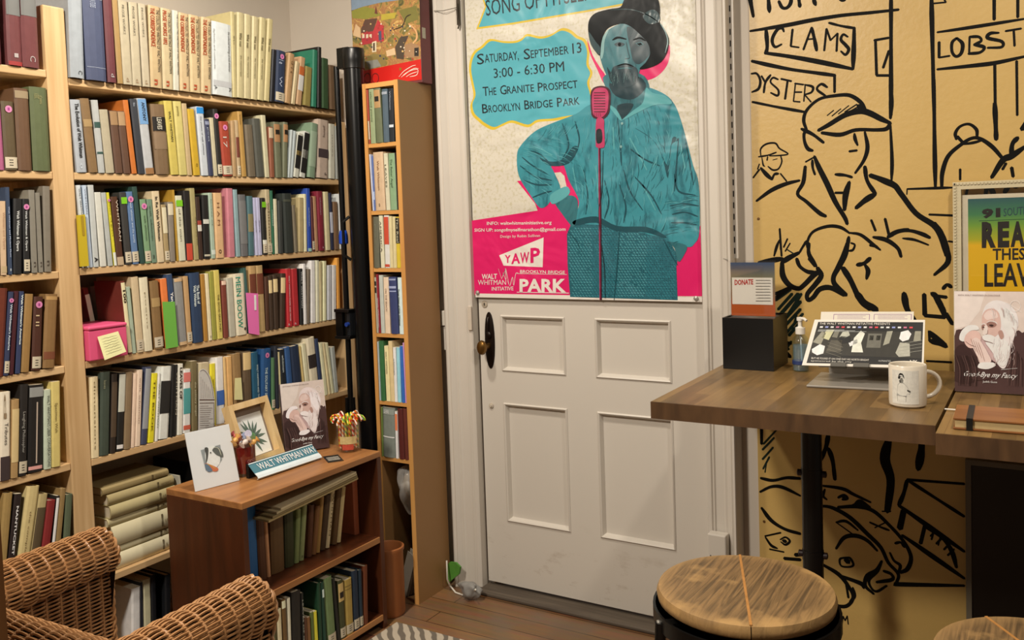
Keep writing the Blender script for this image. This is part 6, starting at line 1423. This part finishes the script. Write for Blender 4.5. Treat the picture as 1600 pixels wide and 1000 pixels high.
for z in (.69, .47): one('collar', lambda b: [b.lathe([(.004, -.038), (.009, -.036), (.009, .036), (.004, .038)], (LX, LY, z), mat('#23100c', .5), 12, (1, .1, 0)), b.lathe([(.0275, -.014), (.0275, .014)], (LX, LY, z), M_black, 20)], ctr, smooth=40)
ct2 = thing('counter', 'second butcher-block counter reaching out of the picture at the right edge', 'counter', (2.9, -.4, 0))
one('tabletop', lambda b: b.box((2.5065, -.7705, TT-.044), (3.3, -.030, TT-.001), M_bb), ct2)
one('front_edge', lambda b: b.box((2.5065, -.775, TT-.044), (3.3, -.7706, TT-.0012), M_edge_shade), ct2)
one('leg', lambda b: (b.tube([(3.1, LY, .012), (3.1, LY, TT-.05)], .0265, M_black, 20), b.lathe([(.07, 0), (.07, .006), (.03, .012)], (3.1, LY, .001), M_black, 24)), ct2, smooth=40)
# donation box
db = thing('donation_box', 'black cube box at the left back corner of the counter', 'box', (1.956, -.13, TT))
bz = P('y', -.2, 1133, 496).z
def dbox(b):
    x0, x1, y0, y1 = 1.884, 2.032, -.205, -.045
    b.box((x0, y0, TT+.0006), (x1, y1, TT+.006), M_black)
    for (a, c, d, e) in ((x0, y0, x1, y0+.005), (x0, y1-.005, x1, y1), (x0, y0+.0051, x0+.005, y1-.0051), (x1-.005, y0+.0051, x1, y1-.0051)): b.box((a, c, TT+.0061), (d, e, bz), M_black)
    b.box((x0+.0051, y0+.0051, bz-.008), (x1-.0051, y1-.0051, bz-.004), mat('#181412', .4))
one('box_body', dbox, db)
ds = thing('donation_sign', 'donation sign card in a clear holder standing on the black box', 'sign', (1.96, -.15, bz))
SYY = -.150; s0 = P('y', SYY, 1143, 492); s1 = P('y', SYY, 1210, 410)
def scard(b):
    b.box((s0.x, SYY, bz+.001), (s1.x, SYY+.001, s1.z), signmat(bz, s1.z))
def signmat(z0, z1):
    m = bpy.data.materials.new('printed_card'); n, l = nt(m); b = n['Principled BSDF']; b.inputs['Roughness'].default_value = .4
    tc = n.new('ShaderNodeTexCoord'); sx_ = n.new('ShaderNodeSeparateXYZ'); l.new(tc.outputs['Object'], sx_.inputs[0]); mr = n.new('ShaderNodeMapRange'); mr.inputs[1].default_value = 0; mr.inputs[2].default_value = z1-z0; l.new(sx_.outputs[2], mr.inputs[0])
    cr = n.new('ShaderNodeValToRGB'); e = cr.color_ramp.elements; e[0].color = (*lin('#b5551f'), 1); e[1].color = (*lin('#35496a'), 1); e[0].position = .22; e[1].position = .98
    for p, c in ((.36, '#8e6a4c'), (.72, '#75725a')): k = e.new(p); k.color = (*lin(c), 1)
    l.new(mr.outputs[0], cr.inputs[0]); l.new(cr.outputs[0], b.inputs[0]); return m
one('card', scard, ds)
def slab(b):
    q0 = P('y', SYY, 1144.5, 475); q1 = P('y', SYY, 1207, 434); b.box((q0.x, SYY-.0008, q0.z), (q1.x, SYY-.0002, q1.z), M_white)
    D = lambda x, y: (lambda v: Vector((v.x, SYY-.0013, v.z)))(P('y', SYY, x, y))
    b.text('DONATE', D(1148, 445), D(1177, 444)-D(1148, 445), D(1148, 437)-D(1148, 445), mat('#b8322c', .5, 0, 0), .03)
    for k in range(8):
        y = 437.5+k*4.6; b.poly([D(1181+(4 if k == 6 else 0), y), D(1205-random.uniform(0, 4), y), D(1205, y+1.1), D(1181, y+1.1)][:4], mat('#6a665e', .6, 0, 0))
one('label_panel', slab, ds)
one('clear_holder', lambda b: (b.box((s0.x-.004, SYY-.005, bz+.001), (s1.x+.004, SYY-.0035, s1.z+.006), glass((1, 1, 1), .03, .08)), b.box((s0.x-.004, SYY-.005, bz-.0035), (s1.x+.004, SYY+.03, bz+.0008), glass((1, 1, 1), .03, .08))), ds)
# sanitiser bottle
sc = (2.098, -.165, TT+.0006)
sbt = thing('sanitiser_bottle', 'clear pump bottle with a white head beside the black box', 'bottle', sc)
gb = glass((.86, .92, .95), .05, .10, 'bottle_plastic')
one('bottle_body', lambda b: b.lathe([(0, 0), (.021, 0), (.023, .004), (.023, .085), (.021, .094), (.012, .104), (.012, .108)], sc, gb, 24), sbt, smooth=40)
one('liquid', lambda b: b.lathe([(0, .003), (.0205, .003), (.0205, .075), (0, .075)], sc, glass((.70, .84, .94), .05, .16, 'gel', True), 24), sbt)
def pump(b):
    b.lathe([(.0135, .106), (.0135, .124), (.008, .126), (.006, .128), (.006, .142), (.0095, .144), (.0095, .153), (0, .155)], sc, M_white, 20); b.tube([(sc[0], sc[1], sc[2]+.150), (sc[0]+.014, sc[1]-.012, sc[2]+.151), (sc[0]+.022, sc[1]-.018, sc[2]+.146)], .004, M_white, 8)
one('pump_head', pump, sbt, smooth=40)
one('dip_tube', lambda b: b.tube([(sc[0], sc[1], sc[2]+.106), (sc[0]+.004, sc[1], sc[2]+.01)], .0022, M_white, 6), sbt)
one('bottle_label', lambda b: b.lathe([(.0234, .02), (.0234, .03)], sc, mat('#2c3c6c', .4), 24), sbt)
# metal stand with prints
ls_ = thing('tablet_stand', 'silver metal stand on the counter holding printed sheets', 'stand', (2.29, -.30, TT))
y0 = -.392
def base(b):
    pr = [(2.166, -.400), (2.424, -.372), (2.392, -.20), (2.160, -.20)]
    b.prism(pr, lambda p, t: (p[0], p[1], TT+.0006+.006*t), M_steel)
one('base_plate', base, ls_, bevel=.002)
FA = P('y', -.345, 1253, 571); FB = P('y', -.330, 1443, 576)
u = FB-FA; up = Vector((-.02, .50, .866)).normalized(); n_ = u.normalized().cross(up); n_ = n_ if n_.y < 0 else -n_
Hh = None
best = None
for k in range(40, 140):
    hh = k*.002; v = FA+up*hh-EYE; yy = CY-FPX*(v.dot(_u))/(v.dot(_f))
    if best is None or abs(yy-500) < best[0]: best = (abs(yy-500), hh)
HH = best[1]
one('back_plate', lambda b: b.obox(FA+u*.14-n_*.006, u*.72, up*HH*.95, -n_*.004, M_steel), ls_, bevel=.001)
one('riser', lambda b: b.obox((2.185, -.212, TT+.0062), (.205, .006, 0), (0, .004, 0), (0, -.03, .11), M_steel), ls_)
for f0, f1 in ((.25, .38), (.44, .57)): one('lip', lambda b: b.obox(FA+u*f0-up*.004+n_*.010, u*(f1-f0), up*.012, -n_*.0155, mat('#55524a', .5)), ls_, bevel=.001)
pf = thing('printed_sheet', 'black and white photo sheet on the silver stand', 'print', FA+u*.5)
wpr = lambda a, c, k=1: FA+u*(a+.065*c*(1-a*1.0)*1.2)+up*(HH*c)+n_*(.0004*k+.001)
TLp, TRp = wpr(0, 1), wpr(1, 1)
def pfs(b):
    b.add([wpr(0, 0), wpr(1, 0), wpr(1, 1), wpr(0, 1)], [(0, 1, 2, 3)], M_white); b.add([wpr(0, 0, -1), wpr(1, 0, -1), wpr(1, 1, -1), wpr(0, 1, -1)], [(3, 2, 1, 0)], M_white)
one('sheet', pfs, pf)
def photo(b):
    MM = lambda c: mat(alb(c, .75), .35, 0, .25, 90)
    pq = lambda pts, c, k: b.poly([wpr(x, y, k) for x, y in pts], MM(c))
    pq([(.035, .05), (.985, .06), (.985, .95), (.04, .95)], '15120e', 1.5)
    pq([(.04, .24), (.98, .2), (.98, .74), (.04, .76)], '2a251c', 2)
    for pts, c in (([(.05, .35), (.11, .46), (.16, .42), (.16, .26), (.11, .22), (.06, .28)], 'ded6c0'), ([(.04, .5), (.10, .74), (.14, .70), (.12, .45)], '857b64'), ([(.11, .60), (.14, .78), (.21, .78), (.18, .55)], 'b4a87c'), ([(.18, .3), (.20, .55), (.30, .55), (.31, .3)], '4a4234'), ([(.20, .62), (.22, .76), (.26, .76), (.25, .6)], '6a6250'),
                   ([(.27, .62), (.29, .74), (.34, .75), (.36, .66), (.32, .60)], 'a59c84'), ([(.26, .55), (.28, .64), (.37, .62), (.38, .5), (.30, .48)], '15120e'), ([(.40, .3), (.40, .6), (.45, .76), (.49, .7), (.47, .5), (.50, .3)], 'c9bfa6'), ([(.36, .5), (.43, .58), (.44, .5), (.38, .42)], 'e4dccb'), ([(.52, .4), (.52, .7), (.64, .7), (.64, .4)], '5e5748'), ([(.535, .56), (.535, .66), (.57, .66), (.57, .56)], '201c16'), ([(.595, .56), (.595, .66), (.63, .66), (.63, .56)], '201c16'),
                   ([(.66, .45), (.68, .75), (.73, .76), (.71, .5)], '8c836c'), ([(.79, .6), (.80, .74), (.86, .78), (.89, .7), (.87, .58), (.82, .54)], 'd8cfba'), ([(.77, .3), (.80, .52), (.88, .5), (.89, .24), (.8, .22)], '9c927c'), ([(.91, .55), (.92, .76), (.97, .76), (.97, .56)], '847a62')):
        pq(pts, c, 3)
    for k in range(4): b.stroke([wpr(.18, .5-.07*k, 4), wpr(.32, .40-.07*k, 4)], .0012, n_, MM('7c725c'), False); b.stroke([wpr(.80, .28+.07*k, 4), wpr(.98, .36+.07*k, 4)], .0012, n_, MM('a49a84'), False)
    b.text('THE WALT WHITMAN INITIATIVE PRESENTS', wpr(.06, .885, 5), wpr(.70, .885, 5)-wpr(.06, .885, 5), up*.0065, M_white, .02)
    for k in range(17): c = ['#d8d0c0', '#b8b0a0', '#c83c3c', '#b06070', '#e8e0d0', '#8888a8'][k*5 % 6]; x = .07+.05*k; pq([(x, .815), (x+.028, .815), (x+.028, .848), (x, .848)], c, 5)
    for k in range(3): pq([(.06, .77-.018*k), (.3+.1*k, .77-.018*k), (.3+.1*k, .776-.018*k), (.06, .776-.018*k)], 'b8b0a0', 5)
    b.text('BUT HE FOUND IT ON ONE DAY HIS NORTH BRIGHT', wpr(.07, .135, 5), wpr(.56, .12, 5)-wpr(.07, .135, 5), up*.0055, M_white, .0); b.text('sponsored by the city', wpr(.07, .085, 5), wpr(.42, .08, 5)-wpr(.07, .085, 5), up*.004, M_white); b.text('amNY', wpr(.84, .10, 5), wpr(.95, .10, 5)-wpr(.84, .10, 5), up*.008, M_white, .02); b.text('HUMANITIES', wpr(.64, .11, 5), wpr(.74, .11, 5)-wpr(.64, .11, 5), up*.005, MM('a8a090'))
one('photo_print', photo, pf)
def back_sheet(b):
    o = wpr(.10, .4, -5); b.obox(o, u*.78, up*(HH*.78)+u*.0, n_*.0008, M_paper)
    q = wpr(.10, 1.02, -5)+n_*.0012; f = lambda x, y: q+u*(.78*x)+up*(.026*y-.006)
    Mp = mat(alb('7a4870', .75), .6, 0, 0)
    for a, c in ((.09, .48), (.53, .92)):
        for p in ([f(a, 0), f(a, .75)], [f(a, .75), f(c, .75)], [f(c, .75), f(c, 0)]): b.stroke(p, .0012, n_, Mp, False, 1)
        for k in range(4): b.stroke([f(a+.04, .6-.17*k), f(c-.04-.03*(k % 2), .6-.17*k)], .0007, n_, Mp, False, 1)
tag(one('printed_sheet', back_sheet, None), 'white purple-lined sheets showing above the photo sheet on the stand', 'print')
# mug
mc = Vector((2.424, -.528, TT+.0006)); mr, mh = .0405, .097
mg = thing('mug', 'white mug with a grey portrait of a hatted man on the counter', 'mug', mc)
Mmug = mat('#dcd3c2', .22, 0, .01, 20)
one('cup_body', lambda b: b.lathe([(0, .002), (mr-.006, 0), (mr-.001, .004), (mr, .012), (mr, mh-.002), (mr-.0015, mh), (mr-.004, mh-.002), (mr-.004, .010), (0, .008)], mc, Mmug, 48), mg, smooth=40)
hd = (_r*1.0); hd = Vector((hd.x, hd.y, 0)).normalized()
one('handle', lambda b: b.tube([mc+hd*(mr-.002+.036*math.sin(t)*1.0)+Vector((0, 0, .048+.030*math.cos(t))) for t in [math.pi*i/14 for i in range(15)]], .0052, Mmug, 12), mg, smooth=60)
to = Vector((EYE.x-mc.x, EYE.y-mc.y, 0)).normalized(); th0 = math.atan2(to.y, to.x)
def mugpic(b):
    MM = lambda c: mat(alb(c, .78), .35, 0, .2, 150)
    C_ = lambda x, y, k=1: mc+Vector((math.cos(th0+.1+x*1.25), math.sin(th0+.1+x*1.25), 0))*(mr+.0002+.00012*k)+Vector((0, 0, y*mh))
    def pq(pts, c, k):
        out = []
        for i, (x, y) in enumerate(pts):
            x2, y2 = pts[(i+1) % len(pts)]; out += [(x+(x2-x)*t/4, y+(y2-y)*t/4) for t in range(4)]
        b.poly([C_(x, y, k) for x, y in out], MM(c))
    def grid(x0, x1, y0, y1, c, k):
        n = 12; vs = [C_(x0+(x1-x0)*i/n, y, k) for i in range(n+1) for y in (y0, y1)]; b.add(vs, [(2*i, 2*i+2, 2*i+3, 2*i+1) for i in range(n)], MM(c))
    grid(-.80, .40, .10, .90, 'c9bca6', 1)
    pq([(-.52, .16), (-.15, .16), (-.13, .30), (-.53, .30)], '847a6a', 2); pq([(-.56, .30), (-.50, .56), (-.40, .62), (-.26, .62), (-.14, .55), (.0, .44), (.06, .40), (.0, .34), (-.10, .36), (-.12, .30)], '9c9484', 2.5)
    pq([(-.54, .295), (-.13, .285), (-.13, .305), (-.54, .315)], '3c362e', 3); pq([(-.42, .62), (-.38, .72), (-.30, .73), (-.25, .66), (-.30, .60)], '70685a', 3); pq([(-.44, .66), (-.40, .60), (-.36, .62), (-.38, .68)], '3c362e', 3.2)
    pq([(-.49, .71), (-.45, .80), (-.39, .84), (-.29, .83), (-.23, .78), (-.21, .71), (-.28, .76), (-.36, .76), (-.42, .69)], '1c1a18', 3.5); pq([(-.10, .46), (.04, .42), (.02, .38), (-.10, .42)], '4a443a', 3)
one('portrait_print', mugpic, mg)
# framed print standing on the counter
FY = -.045; g0 = P('y', FY, 1488.5, 285); fz0 = TT+.001; fz1 = g0.z; fx0 = g0.x; fx1 = fx0+.46
fp = thing('framed_poster', 'beaded white frame with a blue to yellow reading poster standing on the counter', 'picture frame', ((fx0+fx1)/2, FY, TT))
M_fr = mat('#c9bd9c', .5, 0, .1, 40)
def pframe(b):
    t = .020
    for lo, hi in (((fx0, fz0), (fx0+t, fz1)), ((fx1-t, fz0), (fx1, fz1)), ((fx0+t, fz0), (fx1-t, fz0+t)), ((fx0+t, fz1-t), (fx1-t, fz1))): b.box((lo[0], FY, lo[1]), (hi[0], FY+.024, hi[1]), M_fr)
    n = int((fz1-fz0)/.0085)
    for k in range(n): b.box((fx0+.003, FY-.003, fz0+.0085*k+.001), (fx0+.008, FY-.0001, fz0+.0085*k+.0065), M_fr)
    n = int((fx1-fx0)/.0085)
    for k in range(n): b.box((fx0+.0085*k+.001, FY-.003, fz1-.008), (fx0+.0085*k+.0065, FY-.0001, fz1-.003), M_fr)
one('frame', pframe, fp)
one('glass_pane', lambda b: b.box((fx0+.0205, FY+.006, fz0+.0205), (fx1-.0205, FY+.008, fz1-.0205), glass((1, 1, 1), .03, .05)), fp)
p0 = P('y', FY+.009, 1503, 305); px0 = p0.x; pz1 = p0.z
def gradm():
    m = bpy.data.materials.new('printed_gradient'); n, l = nt(m); b = n['Principled BSDF']; b.inputs['Roughness'].default_value = .45
    tc = n.new('ShaderNodeTexCoord'); s_ = n.new('ShaderNodeSeparateXYZ'); l.new(tc.outputs['Object'], s_.inputs[0]); mr_ = n.new('ShaderNodeMapRange'); mr_.inputs[1].default_value = P('y', FY, 1510, 445).z-TT; mr_.inputs[2].default_value = pz1-TT; l.new(s_.outputs[2], mr_.inputs[0])
    cr = n.new('ShaderNodeValToRGB'); e = cr.color_ramp.elements; e[0].color = (*lin('#dfb012'), 1); e[1].color = (*lin('#24485c'), 1); e[0].position = .44
    for p, c in ((.50, '#a9a81e'), (.66, '#6f9a34'), (.78, '#3f7a4c')): k = e.new(p); k.color = (*lin(c), 1)
    l.new(mr_.outputs[0], cr.inputs[0]); l.new(cr.outputs[0], b.inputs[0]); return m
one('poster_mount', lambda b: b.box((px0, FY+.0085, fz0+.05), (fx1-.045, FY+.0105, pz1), mat('#d6cbb2', .6)), fp)
one('poster_print', lambda b: b.box((P('y', FY, 1512, 312).x, FY+.0078, fz0+.065), (fx1-.060, FY+.0082, P('y', FY, 1512, 311).z), gradm()), fp)
def flet(b):
    D = lambda x, y: (lambda v: Vector((v.x, FY+.0072, v.z)))(P('y', FY+.007, x, y))
    Mk = mat('#1c150d', .5, 0, 0)
    def ln(t, x0, y0, x1, y1, h, bo, m=Mk): o = D(x0, y0); b.text(t, o, D(x1, y1)-o, D(x0, y0-h)-o, m, bo)
    ln('91', 1534, 340, 1563, 338, 13, .06); ln('SOUTH STREET', 1568, 338, 1650, 330, 13, .0, mat('#24404a', .5, 0, 0)); b.stroke([D(1530, 345), D(1660, 340)], .0014, (0, -1, 0), mat('#2a5a34', .5, 0, 0), False, 1)
    ln('R', 1534, 384.5, 1556, 384, 37, .06); ln('E', 1559, 384, 1577, 383.5, 37, .06); ln('A', 1579, 383.5, 1601, 383, 37, .05); ln('D', 1604, 383, 1624, 382, 37, .05); ln('THESE', 1551, 406, 1613, 405, 18, .02); ln('LEAVES', 1538, 447, 1640, 446, 36, .02)
one('poster_lettering', flet, fp)
# portrait book on the counter
A, U, V, N = quadcard((2.505, -.326, TT+.0008), .152, 3.5, .246, 4, .021)
portrait_book(A, U, V, N, .02, 'sepia portrait book standing at the right end of the counter before the framed poster', .75)
# notebook with strap
nbk = thing('notebook', 'tan wood-covered notebook with a dark strap lying at the right edge of the counter', 'notebook', (2.62, -.66, TT))
Mt = wood('#7c4a22', '#94602f', 'x', 8, .45, 10, 'tan_cover', .03); nz0 = TT+.0
A0 = Vector((2.535, -.728, nz0)); nu_ = Vector((.995, .03, 0)); nv = Vector((-.03, .995, 0)); Lx, Ly = .20, .135
one('cover', lambda b: (b.obox(A0, nu_*Lx, nv*Ly, Vector((0, 0, .004)), Mt), b.obox(A0+Vector((0, 0, .020)), nu_*Lx, nv*Ly, Vector((0, 0, .004)), Mt)), nbk, bevel=.001)
one('pages', lambda b: b.obox(A0+nu_*.003+nv*.003+Vector((0, 0, .0042)), nu_*(Lx-.006), nv*(Ly-.006), Vector((0, 0, .0156)), mat('#c3ab7a', .8, 0, .1, 120)), nbk)
one('strap', lambda b: (b.obox(A0+nu_*.024-nv*.001+Vector((0, 0, .0242)), nu_*.012, nv*(Ly+.002), Vector((0, 0, .001)), M_dark), b.obox(A0+nu_*.024-nv*.0022-Vector((0, 0, 0)), nu_*.012, nv*.0012, Vector((0, 0, .0252)), M_dark)), nbk)
tag(one('cable', lambda b: b.tube([P('z', TT+.003, 1476, 639), P('z', TT+.003, 1502, 641), P('z', TT+.003, 1530, 645)], .0018, M_white, 6), None), 'thin white cable on the counter between the mug and the portrait book', 'cable')

# ------------------------------------------------------------------ dark framed panel leaning under the counter
bd = thing('framed_board', 'dark board in a thin grey frame leaning on the mural wall under the counter', 'board', (2.75, -.06, 0))
b0 = P('y', -.05, 1508, 718); bx0, bz1 = b0.x, b0.z
M_bf = mat('#6a6252', .5, 0, .1, 30)
def bframe(b):
    t = .014
    for lo, hi in (((bx0, .02), (bx0+t, bz1)), ((bx0+.55-t, .02), (bx0+.55, bz1)), ((bx0+t, .02), (bx0+.55-t, .02+t)), ((bx0+t, bz1-t), (bx0+.55-t, bz1))): b.box((lo[0], -.05, lo[1]-.0195 if lo[1] < .03 else lo[1]), (hi[0], -.03, hi[1]), M_bf)
one('frame', bframe, bd); one('board', lambda b: b.box((bx0+.0145, -.044, .0155), (bx0+.5355, -.034, bz1-.0145), mat('#14100c', .3, 0, .3, 6)), bd)

# ------------------------------------------------------------------ stools
def seatmat():
    m = bpy.data.materials.new('worn_seat_wood'); n, l = nt(m); b = n['Principled BSDF']; b.inputs['Roughness'].default_value = .5
    tc = n.new('ShaderNodeTexCoord'); mp = n.new('ShaderNodeMapping'); mp.inputs['Rotation'].default_value = (0, 0, R_(-20)); mp.inputs['Scale'].default_value = (13, .9, 4); l.new(tc.outputs['Object'], mp.inputs[0])
    wv = n.new('ShaderNodeTexNoise'); wv.inputs['Scale'].default_value = 4.5; wv.inputs['Detail'].default_value = 8; wv.inputs['Distortion'].default_value = 2.2; l.new(mp.outputs[0], wv.inputs[0])
    cr = n.new('ShaderNodeValToRGB'); e = cr.color_ramp.elements; e[0].position = .36; e[1].position = .62; e[0].color = (*lin('#59462e'), 1); e[1].color = (*lin('#8a6c46'), 1); l.new(wv.outputs[0], cr.inputs[0])
    n2 = n.new('ShaderNodeTexNoise'); n2.inputs['Scale'].default_value = 11; n2.inputs['Detail'].default_value = 6; l.new(tc.outputs['Object'], n2.inputs[0])
    c2 = n.new('ShaderNodeValToRGB'); c2.color_ramp.elements[0].position = .56; c2.color_ramp.elements[1].position = .66; l.new(n2.outputs[0], c2.inputs[0])
    # worn rim
    vm = n.new('ShaderNodeVectorMath'); vm.operation = 'LENGTH'; m3 = n.new('ShaderNodeMapping'); m3.inputs['Scale'].default_value = (1, 1, 0); l.new(tc.outputs['Object'], m3.inputs[0]); l.new(m3.outputs[0], vm.inputs[0])
    mr_ = n.new('ShaderNodeMapRange'); mr_.inputs[1].default_value = .135; mr_.inputs[2].default_value = .172; l.new(vm.outputs['Value'], mr_.inputs[0])
    ad = n.new('ShaderNodeMath'); ad.operation = 'ADD'; l.new(c2.outputs[0], ad.inputs[0]); l.new(mr_.outputs[0], ad.inputs[1])
    mu_ = n.new('ShaderNodeMath'); mu_.operation = 'MULTIPLY'; l.new(ad.outputs[0], mu_.inputs[0]); mu_.inputs[1].default_value = .6; mu_.use_clamp = True
    mx = n.new('ShaderNodeMix'); mx.data_type = 'RGBA'; mx.inputs[7].default_value = (*lin('#ae8a58'), 1); l.new(mu_.outputs[0], mx.inputs[0]); l.new(cr.outputs[0], mx.inputs[6]); l.new(mx.outputs[2], b.inputs[0])
    bp = n.new('ShaderNodeBump'); bp.inputs['Strength'].default_value = .25; bp.inputs['Distance'].default_value = .004; l.new(wv.outputs[0], bp.inputs['Height']); l.new(bp.outputs[0], b.inputs['Normal'])
    return m
M_seat = seatmat()
def stool(c, label, yaw):
    c = Vector(c); H = c.z; t = thing('bar_stool', label, 'stool', (c.x, c.y, 0), 'industrial bar stools at the counter')
    r = .172; g = Vector((math.cos(yaw), math.sin(yaw), 0)); p = Vector((-g.y, g.x, 0))
    def half(sg):
        def f(b):
            n = 28; ring = []
            for rr, z in ((0, H-.030), (r-.010, H-.030), (r-.002, H-.024), (r, H-.012), (r-.004, H-.002), (r-.012, H), (0, H)):
                ring.append([Vector((c.x, c.y, z))+g*(sg*max(.0009, rr*math.sin(math.pi*k/n)))+p*(rr*math.cos(math.pi*k/n)) for k in range(n+1)])
            vs = sum(ring, []); m = n+1; fs = [(i*m+k, i*m+k+1, (i+1)*m+k+1, (i+1)*m+k) for i in range(len(ring)-1) for k in range(n)]
            fs = [q if sg > 0 else q[::-1] for q in fs]; b.add(vs, fs, M_seat)
        return f
    # each board's origin sits at the seat centre so that the worn rim follows the disc
    one('seat_board', half(-1), t, smooth=50); one('seat_board', half(1), t, smooth=50)
    one('gap_strip', lambda b: b.obox(Vector((c.x, c.y, H-.006))-g*.0025-p*(r-.006), g*.005, p*(2*r-.012), Vector((0, 0, .0066)), mat('#b07c42', .5, 0, .3, 60)), t)
    one('seat_ring', lambda b: b.lathe([(r+.003, H-.066), (r+.008, H-.066), (r+.008, H-.036), (r+.003, H-.036), (r+.003, H-.066)], (c.x, c.y, 0), M_black, 48), t, smooth=40)
    one('support_disc', lambda b: b.lathe([(0, H-.042), (r-.03, H-.042), (r-.03, H-.034), (0, H-.034)], (c.x, c.y, 0), M_black, 32), t)
    one('screw_post', lambda b: b.lathe([(.016, H-.36), (.016, H-.042)], (c.x, c.y, 0), M_black, 16), t, smooth=40)
    for k in range(4):
        a = yaw+.4+k*math.pi/2; d = Vector((math.cos(a), math.sin(a), 0))
        one('leg', lambda b: b.tube([Vector((c.x, c.y, H-.05))+d*(r+.005), Vector((c.x, c.y, H-.3))+d*(r+.02), Vector((c.x, c.y, .002))+d*(r+.055)], .011, M_black, 10), t, smooth=50)
        one('bolt', lambda b: b.lathe([(.006, 0), (.006, .004), (0, .005)], Vector((c.x, c.y, H-.051))+d*(r+.008), M_steel, 10, d), t)
    one('foot_ring', lambda b: b.tube([Vector((c.x, c.y, .22))+Vector((math.cos(x), math.sin(x), 0))*(r+.04) for x in [2*math.pi*i/40 for i in range(41)]], .009, M_black, 8), t, smooth=60)
    for a in (0, math.pi/2):
        d = Vector((math.cos(yaw+.4+a), math.sin(yaw+.4+a), 0)); one('cross_bar', lambda b: b.obox(Vector((c.x, c.y, H-.056))-d*(r+.002)-Vector((-d.y, d.x, 0))*.012, d*(2*r+.004), Vector((-d.y, d.x, 0))*.024, Vector((0, 0, .005)), M_black), t)
    return t
stool((2.192, -1.052, .655), 'round bar stool with a worn split wooden seat in front of the counter', R_(20))
stool((2.700, -1.085, .64), 'round wooden bar stool cut off by the lower right corner of the picture', R_(35))
